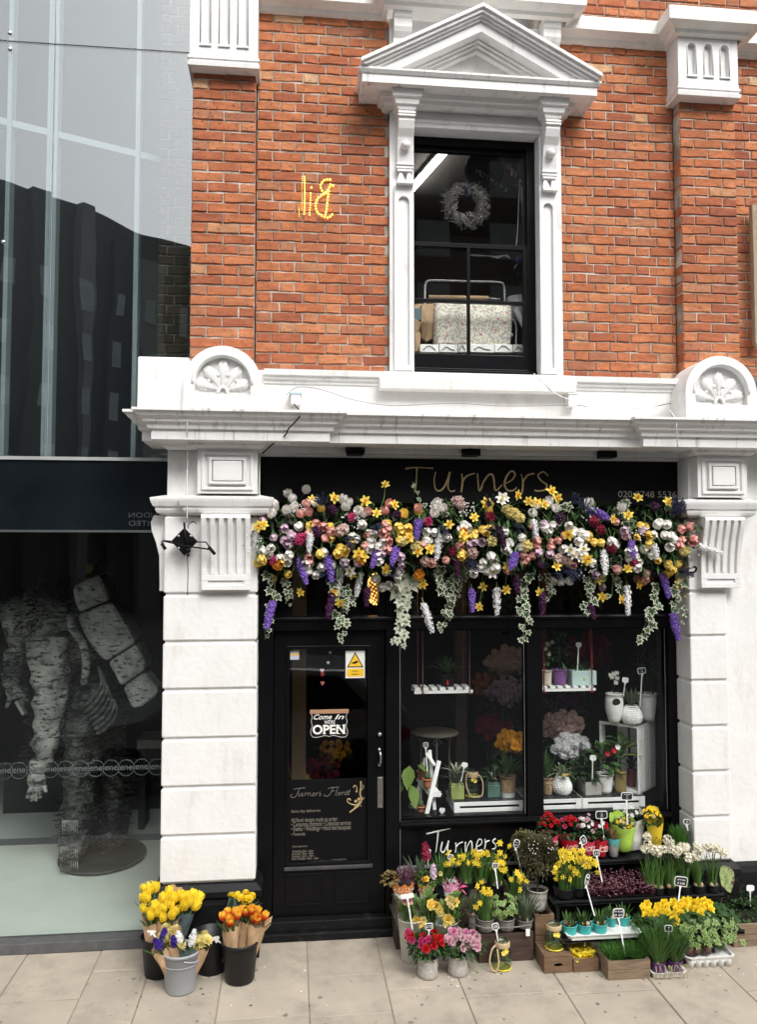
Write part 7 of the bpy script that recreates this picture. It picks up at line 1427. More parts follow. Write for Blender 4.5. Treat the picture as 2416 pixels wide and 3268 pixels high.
def heather(t, p, n, H, R, tip=True):
    b = MB(); g = MB()
    for i in range(n):
        a = rr(0, 6.3); q = rr(0, 1) ** .6; d = V3((cos(a) * q * .9, sin(a) * q * .9, 1)).normalized(); e = p + d * H * rr(.7, 1.1); b.tube([p + V3((cos(a), sin(a), 0)) * R * q * .5, e], .002, 3, cap=False)
        for k in range(9): s = .35 + .65 * k / 9; w = p + V3((cos(a), sin(a), 0)) * R * q * .5; floret(g if k < 7 else b, w + (e - w) * s + V3((rr(-1, 1), rr(-1, 1), 0)) * .004, (cos(k * 2.4), sin(k * 2.4), .4), .0075, 4, .5)
    stuff(g, 'heather_bells', HEA, t); stuff(b, 'heather_tips', HEP if tip else G1, t)
heather(t, p + V3((.02, 0, 0)), 60, .12, .08); b = MB(); mound(b, p + V3((-.09, .0, .03)), (.05, .05, .05), 70, .035, .014); stuff(b, 'olive_leaves', P_('olive_leaf', (.20, .15, .05), .2, .2), t)
t, p, R1 = spotted('orange spotted pot of small mixed spring flowers', 338, 480, 605, 700, 'orange', -.20); b = MB(); mound(b, p + V3((0, 0, .03)), (.07, .06, .05), 110, .035, .012); stuff(b, 'foliage', G3, t)
put('hyacinth', spike_me('L', .09, .024, 46, .014, 6), t, at(*za(465, 520), -.19), (0, 0, 0)); put('bloom', rose_me('O', .018, 2), t, at(*za(385, 530), -.22), ori((0, -1, .5))); put('bloom', rose_me('D', .018, 2), t, at(*za(402, 525), -.22), ori((0.3, -1, .5))); put('bloom', rose_me('Cr', .016, 2), t, at(*za(525, 480), -.18), ori((0.3, -1, .5)))
t, p, R1 = spotted('pink spotted pot with a big paper bow beside the orange ones', 560, 700, 585, 690, 'pink', -.22); b = MB(); q = p + V3((.05, -R1, -.02))
for d in ((1, -.2, .3), (1, -.2, -.7), (-.5, -.3, -.9), (.3, -.3, .9)): leaf_add(b, q, d, .07, .024, droop=.1)
b.obj('bow', pm('pink_ribbon', (.55, .10, .22), .6), t); b = MB(); q = p + V3((-.01, -R1 * .4, .0))
for d in ((-.4, -.2, 1), (.3, -.2, .9), (.9, -.1, .7)): leaf_add(b, q, d, .05, .022, droop=0)
b.obj('white_paper', SW, t)
b = MB(); blades(b, p, 24, .12, .04, .004, .4, .03); stuff(b, 'foliage', G2, t)
# rows of daffodils and hyacinths at the back
def bulb_pot(label, x, y, z0, r, h, m, n, H, heads, mesh, leaf=G4, group='pots of spring bulbs', w=.005, bulbs=True, spread=.03, name='bulb_pot', head_y=None, stalks=True):
    t = thing(name, label, 'potted plant', (x, y, z0), group); c = V3((x, y, z0)); pot_obj(t, c, r * .85, r, h, m, rim=.003, n=18)
    if bulbs:
        for k in range(3): a = k * 2.1 + x * 7; b = MB(); b.ball(c + V3((r * .45 * cos(a), r * .45 * sin(a), h)), .017, 8, 6, (1, 1, 1.2)); b.obj('bulb', BULB, t)
    b = MB(); blades(b, c + V3((0, 0, h * .9)), int(n * 1.35), H, spread, w, .25, r * .75, .25); stuff(b, 'foliage', leaf, t)
    if heads:
        s = MB()
        for q, d in heads: put('flower_head', rnd.choice(mesh), t, q, ori(d, rr(0, 6)), rr(.85, 1.12)); e = c + V3((rr(-.4, .4) * r, rr(-.4, .4) * r, h)); s.tube(spline([e, (e + q) / 2 + V3((rr(-.01, .01), 0, .02)), q + V3((0, .012, .004))], 3), .0022, 4, cap=False)
        stuff(s, 'stalks', STEM, t)
    return t
TT = [daff_me(.0215, 'BY', 'D', 10 + i) for i in range(3)]
def hd(fn, pts, Y, up=.15): return [(at(*fn(x, y), Y + rr(-.04, .03)), V3((rr(-.7, .7), -1, up + rr(-.3, .3)))) for x, y in pts]
zD = at(*za(800, 560), -.14).z
bulb_pot('tete a tete daffodils next to the crimson hyacinth', 1.08, -.12, zD - .08, .065, .09, PLB, 60, .20, hd(za, [(595, 290), (600, 385), (575, 390), (625, 385), (640, 345), (640, 370), (690, 380), (700, 325), (740, 315), (735, 340), (700, 370)], -.16), TT)
bulb_pot('tallest daffodils in the middle of the back row', 1.25, -.12, zD - .08, .065, .09, PLB, 64, .22, hd(za, [(775, 380), (810, 370), (820, 290), (830, 300), (845, 270), (870, 320), (895, 300), (865, 345), (825, 385), (840, 380), (885, 395), (860, 300)], -.16), TT)
bulb_pot('daffodils of the back row under the painted letters', 1.36, -.13, zD - .08, .06, .09, PLB, 56, .22, hd(za, [(920, 290), (945, 280), (965, 300), (940, 300), (1040, 320), (1075, 285), (1070, 200), (1030, 370), (1060, 375), (1105, 380), (1115, 320), (1000, 430)], -.17), TT)
bulb_pot('daffodils of the back row nearest the topiary tree', 1.47, -.14, zD - .10, .06, .09, PLB, 56, .22, hd(za, [(1155, 225), (1080, 440), (1115, 440), (1070, 440), (1090, 380), (1105, 450), (1060, 390)], -.18), TT)
t = bulb_pot('crimson hyacinth with strappy leaves behind the heather', .93, -.10, zD - .10, .06, .09, PLB, 50, .19, None, None, leaf=G6, w=.007, spread=.08); put('hyacinth', spike_me('C', .11, .034, 64, .018, 7), t, at(*za(402, 340), -.12), ori((-.1, -.1, 1))); b = MB(); b.tube([at(*za(412, 420), -.12), at(*za(402, 345), -.12)], .004, 5); b.obj('stalk', STEM, t)
# zinc pots on the dark crate
def zinc(label, px0, px1, py0, py1, Y, **k):
    l, r_ = at(*za(px0, py0), Y), at(*za(px1, py0), Y); R1 = (r_.x - l.x) / 2; z0 = .19; h = at(*za(px0, py0), Y + R1).z - z0; x = (l.x + r_.x) / 2; return x, Y + R1, z0, R1, h
ZG = 'weathered zinc pots on the dark crate'
x, y, z, R1, h = zinc('', 785, 885, 835, 960, -.40); bulb_pot('zinc pot of fine grass at the back of the crate', x, y, z, R1, h, ZN, 46, .15, None, None, group=ZG, leaf=G6, w=.004)
def bands(t_pots):
    pass
x, y, z, R1, h = zinc('', 880, 1035, 880, 1040, -.47); bulb_pot('zinc pot of miniature daffodils at the crate corner', x, y, z, R1, h, ZN, 50, .20, hd(za, [(905, 550), (860, 590), (920, 615), (935, 640), (965, 615), (960, 650), (985, 655), (890, 745), (855, 780), (915, 640)], -.47), TT, group=ZG, bulbs=False)
x, y, z, R1, h = zinc('', 1062, 1228, 875, 1030, -.47); t = bulb_pot('zinc pot of variegated ivy on the crate', x, y, z, R1, h, ZN, 4, .08, None, None, group=ZG, bulbs=False)
for i in range(70):
    d = V3((rr(-1, 1), rr(-1, .6), rr(-.5, 1))).normalized(); p = V3((x - .02, y - .02, z + h + .075)) + V3((d.x * .10, d.y * .07, d.z * .09)) * rr(.6, 1); nrm_ = (d + V3((0, -.6, .3))).normalized(); yv = (V3((d.x, 0, -.8)) - nrm_ * V3((d.x, 0, -.8)).dot(nrm_)).normalized(); put('leaf', ivy_light(rnd.randrange(4)), t, p, Matrix((yv.cross(nrm_), yv, nrm_)).transposed(), rr(.025, .04))
x, y, z, R1, h = zinc('', 1242, 1392, 885, 1025, -.45); bulb_pot('zinc pot of bluebell shoots next to the brown crate', x, y, z, R1, h, ZN, 60, .18, None, None, group=ZG, leaf=G6, w=.005, spread=.10)
x, y, z, R1, h = zinc('', 1160, 1300, 760, 900, -.33); bulb_pot('pot of small daffodils behind the variegated ivy', x, y, z + .05, R1 * .9, .10, PLB, 46, .20, hd(za, [(1175, 530), (1225, 470), (1240, 490), (1265, 520), (1250, 540), (1315, 545), (1250, 625), (1270, 500)], -.36), TT)
for yy in (-.02, .06):
    pass
b = MB(); b.tube([(1.22, -.40, .235), (1.30, -.485, .235), (1.36, -.49, .235)], .005, 6); b.tube([(1.39, -.49, .235), (1.5, -.492, .235), (1.62, -.475, .235)], .005, 6); o = b.obj('wire_band', ZN); tag(o, 'twisted wire band tied round the zinc pots', 'wire')
# topiary standards with tiny white flowers
def standard(label, px, py, Y, potx, poty0, potw, R_, flowers, m):
    q = at(*za(potx, poty0), Y); r = potw * .3511 * .00213 / 2; h = .135; c = V3((q.x, Y + r, q.z - h)); t = thing('topiary_tree', label, 'potted tree', c, 'ball topiary trees in stoneware pots'); pot_obj(t, c, r * .92, r, h, STW, rim=.004); emboss(t, c, r * .97, h, STW)
    k = at(*za(px, py), Y + r); b = MB(); b.tube(spline([c + V3((0, 0, h * .8)), c + V3((.006, 0, h + .08)), k - V3((0, 0, R_ * .3))], 4), .007, 7)
    for i in range(12): d = V3((rr(-1, 1), rr(-1, 1), rr(0, 1))).normalized(); b.tube([k - V3((0, 0, R_ * .5)), k + d * R_ * .6], .003, 4, cap=False)
    b.obj('trunk', BARK, t); b = MB(); mound(b, k, (R_, R_, R_ * .9), 2600, .024, .0065, droop=.1, inner=.35)
    for i in range(260): d = V3((rr(-1, 1), rr(-1, 1), rr(-1, 1))).normalized(); leaf_add(b, k + d * R_ * rr(.85, 1.08), d, .02, .005)
    for i in range(320): d = V3((rr(-1, 1), rr(-1, 1), rr(-1, -.1))).normalized(); leaf_add(b, k + V3((d.x * R_, d.y * R_, d.z * R_ * .85)) * rr(.5, 1), d, .02, .005)
    stuff(b, 'crown', m, t)
    if flowers:
        b = MB()
        for i in range(60): d = V3((rr(-1, 1), rr(-1, .1), rr(-.4, 1))).normalized(); floret(b, k + V3((d.x * R_, d.y * R_, d.z * R_ * .9)) * 1.03, d, .0055, 5)
        stuff(b, 'white_flowers', PM['S'], t)
    return t
OLV = P_('olive_crown', (.11, .105, .04), .2, .15)
standard('ball topiary with olive leaves behind the white flowered one', 1310, 225, -.14, 1365, 545, 150, .105, False, OLV)
standard('ball topiary dotted with tiny white flowers', 1425, 320, -.30, 1440, 650, 190, .150, True, P_('bronze_crown', (.095, .085, .036), .2, .15))
# daffodil mass, heuchera and white narcissi on the middle shelf
bulb_pot('dense mass of yellow daffodils beside the topiary tree, near group', 1.90, -.33, .352, .075, .07, PLB, 90, .22, hd(zb, [(240, 400), (265, 390), (290, 395), (250, 430), (280, 430), (310, 410), (240, 465), (270, 470), (300, 450), (330, 440), (200, 545), (225, 550), (265, 580), (310, 595), (300, 530), (320, 510), (340, 520), (230, 490), (355, 545), (335, 560), (210, 515), (215, 590)], -.37), TT, bulbs=False)
bulb_pot('dense mass of yellow daffodils beside the heuchera tray', 2.00, -.31, .352, .075, .07, PLB, 90, .22, hd(zb, [(340, 385), (360, 410), (385, 395), (405, 420), (370, 440), (400, 450), (425, 440), (350, 465), (385, 475), (440, 470), (460, 450), (480, 480), (500, 490), (515, 545), (420, 500), (375, 560), (360, 520), (450, 500), (410, 390), (495, 465)], -.36), TT, bulbs=False)
t = tray('plant_tray', 'black tray of purple heuchera foliage', 2.04, 2.50, -.425, -.215, .348, PLB)
b = MB(); g = MB()
for i in range(520):
    p = V3((rr(2.05, 2.52), rr(-.42, -.22), .36)); H = rr(.03, .12) * (.75 + .5 * (p.y + .42) / .2); e = p + V3((rr(-.02, .02), rr(-.02, .01), H)); b.tube([p, e], .0018, 3, cap=False)
    for k in range(6): a = rr(0, 6.3); leaf_add(b if k < 4 else g, p + (e - p) * (.4 + .1 * k), (cos(a), sin(a) - .3, rr(.2, 1)), .018, .006, droop=.2)
stuff(b, 'foliage', P_('plum_leaf', (.075, .014, .028), .25, .2), t); stuff(g, 'pale_tips', P_('pink_tip', (.36, .19, .21), .2, .2), t)
NW = [cluster_me('Wc', .030, 14, .017, 5 + i) for i in range(3)]
NP = [((865, 290), (870, 340), (850, 380), (900, 385)), ((910, 385), (950, 390), (985, 380), (940, 405)), ((1010, 315), (1040, 340), (1050, 385), (1025, 350)), ((1075, 410), (1110, 370), (1140, 370), (1090, 395), (1165, 445)), ((1225, 360), (1215, 430), (1310, 370), (1235, 390)), ((1345, 375), (1370, 380), (1415, 410), (1300, 365))]
PX = [(900, 690), (965, 690), (1050, 685), (1150, 680), (1255, 675), (1355, 668)]
for i, ((px, py), hs_) in enumerate(zip(PX, NP)):
    q = at(*zb(px, py), -.395); r = .042; lab = ['white narcissi pot hidden behind the heuchera', 'white narcissi pot touching the heuchera tray', 'white narcissi pot with the tallest heads', 'white narcissi pot behind the three pound sign', 'white narcissi pot with sparse heads', 'white narcissi pot nearest the leaf shaped card'][i]
    bulb_pot(lab, q.x, -.36, .348, r, .055, PLB, 26, .24, [(at(*zb(x, y), -.36 + rr(-.03, .03)), V3((rr(-.5, .5), -1, .4))) for x, y in hs_], NW, group='pots of white narcissi', w=.006, spread=.01)
    b = MB(); b.lathe([(r * .97, .022), (r * 1.0, .03), (r * .98, .036)], (q.x, -.36, .348), 16); 
# top shelf: wrapped pots
def wrapped(label, fn, x0, x1, y0, y1, Y, m, flare=1.15, txt=None, tm=None, tall=0, group='potted flowers on the top shelf', jag=.01):
    a, l, r_ = at(*fn((x0 + x1) / 2, y1), Y), at(*fn(x0, y0), Y), at(*fn(x1, y0), Y); R1 = (r_.x - l.x) / 2; z0 = max(.531, a.z) if Y > -.24 else a.z; h = l.z - z0; t = thing('wrapped_pot', label, 'potted plant', (a.x, Y + R1, z0), group); c = V3((a.x, Y + R1, z0)); b = MB(); b.smooth = True; n = 26; rows = []
    for k, q in ((.55, 0), (.66, .05), (.78, .4), (.9, .8), (1.0, 1.0)): rows.append([c + V3((R1 * k * (1 + .05 * sin(5 * j + 7 * q)) * cos(2 * pi * j / n), R1 * k * (1 + .05 * sin(5 * j + 7 * q)) * sin(2 * pi * j / n), h * q + ((tall * (.5 + .5 * sin(2 * pi * j / n)) + rr(-jag, jag)) if q == 1 else 0))) for j in range(n)])
    b.add([v for q in rows for v in q], [(i * n + j, i * n + (j + 1) % n, (i + 1) * n + (j + 1) % n, (i + 1) * n + j) for i in range(4) for j in range(n)] + [tuple(range(n))[::-1]]); b.obj('wrapper', m, t, fix=False); b = MB(); b.disc(R1 * .8, h * .85, c, 16); b.obj('soil', SOIL, t)
    if txt:
        for i, ch in enumerate(txt): u = (i + .5) / len(txt) - .5; ang_ = u * 1.7; k = R1 * .86 + .002; o = text('lettering', ch, h * .62, tm, t, c + V3((k * sin(ang_), -k * cos(ang_), h * .55)), shear=.3); o.rotation_euler = (pi / 2 - .12, 0, ang_)
    return t, c + V3((0, 0, h)), R1
FOILR = pm('red_wrap', (.50, .015, .03), .35, bump=.3, bscale=30); FOILP = pm('pinkish_red_wrap', (.62, .06, .12), .35, bump=.3, bscale=30); LET = pm('pink_print', (.70, .40, .38), .5)
def flowery(t, p, R_, H, cols, n, size=.014, leaf=G1, spots=None, Y=None, nl=160):
    b = MB(); mound(b, p + V3((0, 0, H * .35)), (R_, R_ * .8, H * .55), nl, .034, .011); stuff(b, 'foliage', leaf, t)
    for i in range(n):
        a = i * 2.4; q = math.sqrt((i + .5) / n); put('bloom', rose_me(rnd.choice(cols), size, rnd.randrange(3)), t, p + V3((R_ * q * cos(a), R_ * .8 * q * sin(a) - .01, H * (.62 + .4 * (1 - q * q)) + rr(-.025, .02))), ori((cos(a) * q, sin(a) * q - .6, .9), rr(0, 6)), rr(.8, 1.2))
t, p, R1 = wrapped('red flowers in a pink red pot at the window end of the top shelf', zb, 122, 258, 295, 400, -.14, FOILP, txt='lote', tm=LET); flowery(t, p, .075, .13, ['R'], 22)
t, p, R1 = wrapped('red roses in a red wrapper with pale script on the top shelf', zb, 262, 405, 325, 430, -.17, FOILR, txt='lote', tm=LET); flowery(t, p, .08, .15, ['R', 'R', 'M'], 22)
t, p, R1 = wrapped('pink and white roses in a red wrapper with pale script', zb, 400, 520, 330, 440, -.19, FOILP, txt='lote', tm=LET); flowery(t, p, .075, .15, ['K3', 'W', 'W'], 24)
t, p, R1 = wrapped('deep red roses in a red wrapper behind the eight pound sign', zb, 505, 605, 325, 450, -.20, FOILR, txt='lote', tm=LET); flowery(t, p, .06, .12, ['R', 'C', 'W'], 14)
t, p, R1 = wrapped('dried straw coloured flowers in a teal and silver pot', zb, 600, 688, 322, 450, -.20, pm('silver_wrap', (.45, .46, .45), .3, metal=.5), jag=.002); b = MB(); b.lathe([(R1 * .86, 0), (R1 * 1.03, .045), (R1 * .98, .05)], p - V3((0, 0, .045)), 20); b.obj('teal_band', pm('teal_wrap', (.05, .32, .32), .4), t); b = MB(); blades(b, p, 70, .10, .05, .003, .5, .04); stuff(b, 'dried_stalks', P_('straw', (.34, .22, .11), .2, .2), t)
t, p, R1 = wrapped('white paper bag of white flowers behind the lime one', zb, 680, 910, 185, 415, -.12, pm('white_bag', (.74, .74, .73), .5, bump=.4, bscale=20), tall=.05); flowery(t, p - V3((0, 0, .03)), .08, .07, ['W'], 16)
t, p, R1 = wrapped('lime green bag of yellow kalanchoe on the top shelf', zb, 640, 822, 240, 420, -.20, pm('lime_bag', (.40, .60, .09), .45, bump=.4, bscale=20), tall=.07); flowery(t, p - V3((0, 0, .03)), .07, .06, ['Cr', 'BY'], 20, .012)
t, p, R1 = wrapped('yellow bag of yellow kalanchoe nearest the far pier', zb, 895, 1008, 225, 385, -.19, pm('yellow_bag', (.70, .50, .03), .45, bump=.4, bscale=20), tall=.12); flowery(t, p + V3((-.02, .02, .0)), .07, .09, ['Cr', 'BY'], 20, .012)
q = at(*zb(952, 312), -.195); text('lettering', 'Zalje', .05, POTM['gold_shade'], t, (q.x, q.y - .004, q.z), shear=.4)
q = at(*zb(1108, 345), -.17); bulb_pot('pot of upright green stalks beside the far pier', q.x, -.16, .531, .055, .03, PLB, 130, .20, None, None, leaf=G7, w=.006, spread=.0, bulbs=False)
# turquoise pots on the white tray
TQ = pm('turquoise_pot', (.03, .33, .31), .45); x0, x1 = on(*zb(285, 1000), .21).x, on(*zb(825, 985), .21).x
wt_ = tray('plant_tray', 'white tray of little turquoise bulb pots', x0, x1, -.64, -.44, .193, SW, .034)
for i, (px0, px1, py0, Y, lab) in enumerate(((270, 385, 925, -.60, 'turquoise pot of bulbs nearest the glass jar'), (385, 490, 925, -.60, 'turquoise pot of bulbs in the middle of the tray front'), (495, 602, 925, -.60, 'turquoise pot with two brown bulbs at the tray front'), (590, 655, 875, -.51, 'turquoise pot at the back of the tray behind the sign'), (668, 762, 872, -.51, 'turquoise pot at the back corner of the tray'))):
    l, r_ = at(*zb(px0, py0), Y), at(*zb(px1, py0), Y); R1 = (r_.x - l.x) / 2; t = bulb_pot(lab, (l.x + r_.x) / 2, Y + R1, .205, R1, .06, TQ, 22, .09, None, None, group='turquoise bulb pots on the white tray', leaf=G2, w=.008, spread=.02)
# yellow primroses
t = thing('primrose_tray', 'black tray of bright yellow primroses below the three pound sign', 'potted plants', (2.65, -.5, .195)); b = MB(); b.box(2.36, 3.0, -.60, -.42, .192, .235); b.obj('tray', PLB, t, bev=.006); b = MB()
for i in range(330): p = V3((rr(2.34, 3.0), rr(-.62, -.43), rr(.22, .30))); a = rr(0, 6.3); leaf_add(b, p, (cos(a), sin(a) - .5, rr(.1, .7)), rr(.05, .085), rr(.018, .028), k=3, droop=.5)
stuff(b, 'foliage', G1, t)
for x, y in ((865, 775), (870, 830), (860, 860), (890, 850), (940, 790), (950, 840), (925, 815), (985, 770), (1000, 800), (1010, 840), (1050, 850), (1060, 890), (1090, 790), (1110, 770), (1130, 800), (1105, 840), (1160, 750), (1140, 765), (1180, 810), (1230, 760), (1215, 820), (1250, 830), (1290, 790), (1310, 770), (1320, 810), (1275, 760), (1200, 770), (1245, 855), (835, 800), (975, 830), (1075, 815), (1060, 770), (1255, 800), (845, 820)): put('bloom', rose_me('BY', .030, rnd.randrange(3)), t, at(*zb(x, y), -.56 + .10 * (860 - y) / 110), ori((rr(-.5, .5), -1, rr(.1, .8)), rr(0, 6)), rr(.85, 1.15))
# lime foliage, ivy tray, purple pots, grass, petals, herbs
t = thing('lime_plant', 'bushy lime green foliage plant at the end of the primroses', 'potted plant', (2.98, -.42, .1)); b = MB(); mound(b, at(*zb(1420, 885), -.42), (.085, .07, .06), 420, .016, .006); stuff(b, 'foliage', G8, t); b = MB(); b.lathe([(.001, 0), (.05, 0), (.06, .10), (.052, .10)], on(*zb(1420, 990), .10) + V3((0, .1, 0)), 16); b.obj('pot', PLB, t)
t = tray('plant_tray', 'white tray of small leaved ivy plants at the far front', 2.61, 2.94, -.69, -.46, .03, SW, .04)
for i in range(6): b = MB(); b.lathe([(.001, .001), (.022, .001), (.026, .05)], (2.64 + .052 * i, -.665, 0), 12); b.obj('cell', SW, t)
for k, (px, py) in enumerate(((1215, 1160), (1275, 1165), (1350, 1155))): q = on(*zb(px, py), .09); b = MB(); b.lathe([(.001, 0), (.028, 0), (.036, .05), (.03, .05)], (q.x, -.63, .07), 16); b.obj('brown_pot', pm('brown_pot', (.10, .05, .035), .6), t)
for i in range(250):
    d = V3((rr(-1, 1), rr(-1, .5), rr(-.4, 1))); p = V3((2.79 + d.x * .21, -.56 + d.y * .13, .19 + d.z * .11 * (1 - .25 * abs(d.x)))); nrm_ = V3((d.x * .5, d.y * .5 - .7, .55 + rr(-.3, .3))).normalized(); v = V3((rr(-1, 1), 0, -.5)); yv = (v - nrm_ * v.dot(nrm_)).normalized(); put('leaf', ivy_light(i % 4), t, p, Matrix((yv.cross(nrm_), yv, nrm_)).transposed(), rr(.032, .05))
b = MB(); mound(b, (2.79, -.55, .13), (.19, .11, .07), 320, .03, .012); stuff(b, 'foliage', G2, t)
t = tray('plant_tray', 'white tray of strappy bulbs in purple pots at the front', 2.325, 2.55, -.80, -.60, .006, SW, .035)
PU = pm('purple_plastic', (.09, .02, .13), .4)
for i, (xx, yy, lab) in enumerate(((2.385, -.735, 'purple pot of long strappy leaves on the front tray, next to the grass crate'), (2.50, -.73, 'purple pot of yellowing strappy leaves on the front tray'), (2.40, -.65, 'purple pot of strappy leaves at the back of the front tray'), (2.505, -.645, 'purple pot at the back of the front tray beside the ivy'))): bulb_pot(lab, xx, yy, .014, .048, .075, PU, 110, .26, None, None, group='purple bulb pots on the front tray', leaf=G4, w=.0036, spread=.12)
b = MB()
for i in range(26): p = V3((rr(2.34, 2.55), -.79, .085)); b.tube(spline([p, p + V3((rr(-.02, .02), -.015, -.03)), p + V3((rr(-.04, .04), -.02, -.075))], 3), .0018, 3, cap=False)
o = b.obj('bulb_roots', P_('pale_root', (.42, .36, .20), .1, .0), kind='stuff'); tag(o, 'pale dry leaves hanging over the purple pots', 'dry leaves')
t = thing('grass_planting', 'fine bright green grass filling the greyed crate', 'grass', (2.18, -.66, .1)); b = MB(); b.box(2.05, 2.305, -.755, -.565, .012, .10); b.obj('soil', SOIL, t); b = MB()
for i in range(46): p = V3((rr(2.06, 2.30), rr(-.745, -.575), .10)); blades(b, p, 26, rr(.07, .13), .05, .002, .6, .02, .4)
stuff(b, 'foliage', G7, t)
t = thing('yellow_petals', 'loose heap of yellow petals in the small crate', 'petals', ((yx0 + yx1) / 2, -.56, .08)); b = MB()
for i in range(150): p = V3((rr(yx0 + .015, yx1 - .015), rr(-.635, -.485), .07 + rr(0, .035))); a = rr(0, 6.3); leaf_add(b, p, (cos(a), sin(a), rr(-.1, .6)), rr(.03, .05), rr(.012, .02), k=3)
b.box(yx0 + .013, yx1 - .013, -.636, -.484, .012, .07)
for dx in (-1, 1): p = V3(((yx0 + yx1) / 2 + dx * .065, -.50, .075)); leaf_add(b, p, (dx * .6, .1, 1), .055, .03, k=3, droop=0)
stuff(b, 'petal_heap', PM['BY'], t)
t = thing('herb_planting', 'low mixed green herbs growing in the far crate', 'herbs', (3.3, -.3, .15)); b = MB(); mound(b, (3.25, -.30, .165), (.22, .12, .08), 420, .03, .011); stuff(b, 'foliage', G2, t); b = MB(); mound(b, (3.2, -.25, .20), (.20, .09, .10), 260, .035, .008); stuff(b, 'dark_leaves', G1, t); b = MB(); b.box(3.085, 3.585, -.425, -.175, .012, .14); b.obj('soil', SOIL, t)
q = at(*zb(1440, 600), -.36); t = thing('picture_card', 'leaf shaped garden picture card on a thin stick by the far pier', 'card', on(*zb(1385, 830), .25)); b = MB(); P = [(1395, 505), (1420, 497), (1460, 508), (1488, 545), (1493, 600), (1478, 660), (1465, 694), (1440, 680), (1400, 640), (1385, 560)]; b.plate([(at(*zb(*p_), -.36).x, at(*zb(*p_), -.36).z) for p_ in P], [], -.362, -.36)
b.obj('card', mat('leafy_print', (.28, .36, .14), .6, .5, 30, dirt_or_shade=((.12, .05, .06), 22, .52, .58, (1, 1, 1))), t); b = MB(); b.bar(at(*zb(1412, 690), -.36), at(*zb(1385, 830), -.40), .005, .003); b.obj('stick', OAK, t)
# price signs
pg = price_sign
pg('tilted black price sign in the daffodil mass', *zb(410, 316), -.33, *zb(420, 520), -.33, .062, .046, (('£8', .95),), tilt=-1.05, yaw=.3); pg('small black three pound sign in the heuchera tray', *zb(503, 408), -.34, *zb(546, 620), -.36, .046, .044, (('£3', .95),), tilt=.12)
pg('black price sign turned sideways before the daffodil mass', *zb(437, 600), -.48, *zb(490, 860), -.55, .044, .075, (('bulbs', .7), ('£5', .9)), tilt=-.45, yaw=.6); pg('large black sign reading three pounds above the primroses', *zb(1110, 612), -.46, *zb(1075, 890), -.52, .095, .066, (('primrose', .6), ('£ 3.00', .85)), tilt=-.16)
pg('black sign reading two for five pounds in front of the turquoise pots', *zb(662, 840), -.62, *zb(716, 1172), -.69, .078, .062, (('POT BULBS', .6), ('£3  2/£5', .75)), tilt=-.04); pg('small black sign in the strappy bulbs of the front tray', *zb(1020, 948), -.68, *zb(1020, 1045), -.68, .056, .042, (('chives', .5), ('£5', .8)), tilt=-.12)
pg('black sign reading eight pounds with box among the red roses', *zb(540, 135), -.19, *zb(560, 320), -.19, .088, .056, (('roses', .5), ('£8', 1.0), ('with box', .5)), tilt=.0); pg('black sign before the window reading five pounds over the white bag', *zb(722, 2), -.15, *zb(725, 205), -.15, .088, .056, (('KALANCHOE', .6), ('£5', 1.0), ('in a bag', .5)), tilt=-.06)
pg('small black sign on the upright green stalks', *zb(1152, 184), -.16, *zb(1160, 250), -.16, .054, .036, (('£6', .85),), tilt=-.1); pg('blank white sign in the far herb crate', *zb(1607, 660), -.28, *zb(1607, 790), -.28, .058, .042, tilt=-.06, white=True)
pg('small blank white sign in the yellow petals', *zb(434, 945), -.56, *zb(418, 1080), -.56, .022, .052, tilt=-.15, white=True, yaw=.4); pg('black ten pound sign in the red azalea', *za(425, 957), -.60, *za(425, 1060), -.60, .052, .042, (('£10', .95),), tilt=.02)
pg('tall black sign at the foot of the olive topiary', *za(1222, 205), -.2, *za(1277, 505), -.22, .044, .060, (('box', .5), ('£15', .8)), tilt=-.22); pg('black sign among the back row daffodils', *za(1028, 405), -.28, *za(1052, 615), -.30, .042, .036, (('£2', .9),), tilt=-.12)
pg('small black sign beside the first back row daffodils', *za(622, 327), -.18, *za(612, 380), -.16, .040, .036, (('£5', .9),), tilt=-.2); pg('black sign standing in the pavement jar', *za(1030, 958), -.56, *za(1058, 1112), -.55, .046, .044, (('£8', .95),), tilt=.22)
pg('blank pale sign facing away before the cellophane bunches', *za(228, 682), -.48, *za(275, 985), -.50, .088, .030, tilt=.10, white=True); pg('blank white sign behind the crimson hyacinth', *za(424, 280), -.10, *za(412, 425), -.10, .028, .040, tilt=-.2, white=True)
q = at(*za(1325, 1015), -.50); b = MB(); b.box(q.x - .014, q.x + .014, -.502, -.5, q.z - .022, q.z + .024); o = b.obj('swing_tag', SW, bev=.003); tag(o, 'white swing tag hanging from the last zinc pot', 'tag')
# specks of litter on the flags
for lab, (u, v), m in (('dark round chewing gum spot on the flags by the grey bucket', zl(765, 1193), 'gum'), ('second dark gum spot nearer the camera on the flags', zl(785, 1248), 'gum'), ('white scrap of petal before the pink azalea', za(635, 1447), 'w'), ('second white scrap of petal on the flags before the azaleas', za(685, 1502), 'w')):
    p = on(u, v, .003); b = MB(); b.lathe([(.001, .002), (.005, .002), (.008, .0005)], p, 7, lambda t, z: 1 + .35 * sin(2 * t + p.x * 9)); o = b.obj('gum_spot' if m == 'gum' else 'petal_scrap', SOIL if m == 'gum' else SW); tag(o, lab, 'litter')

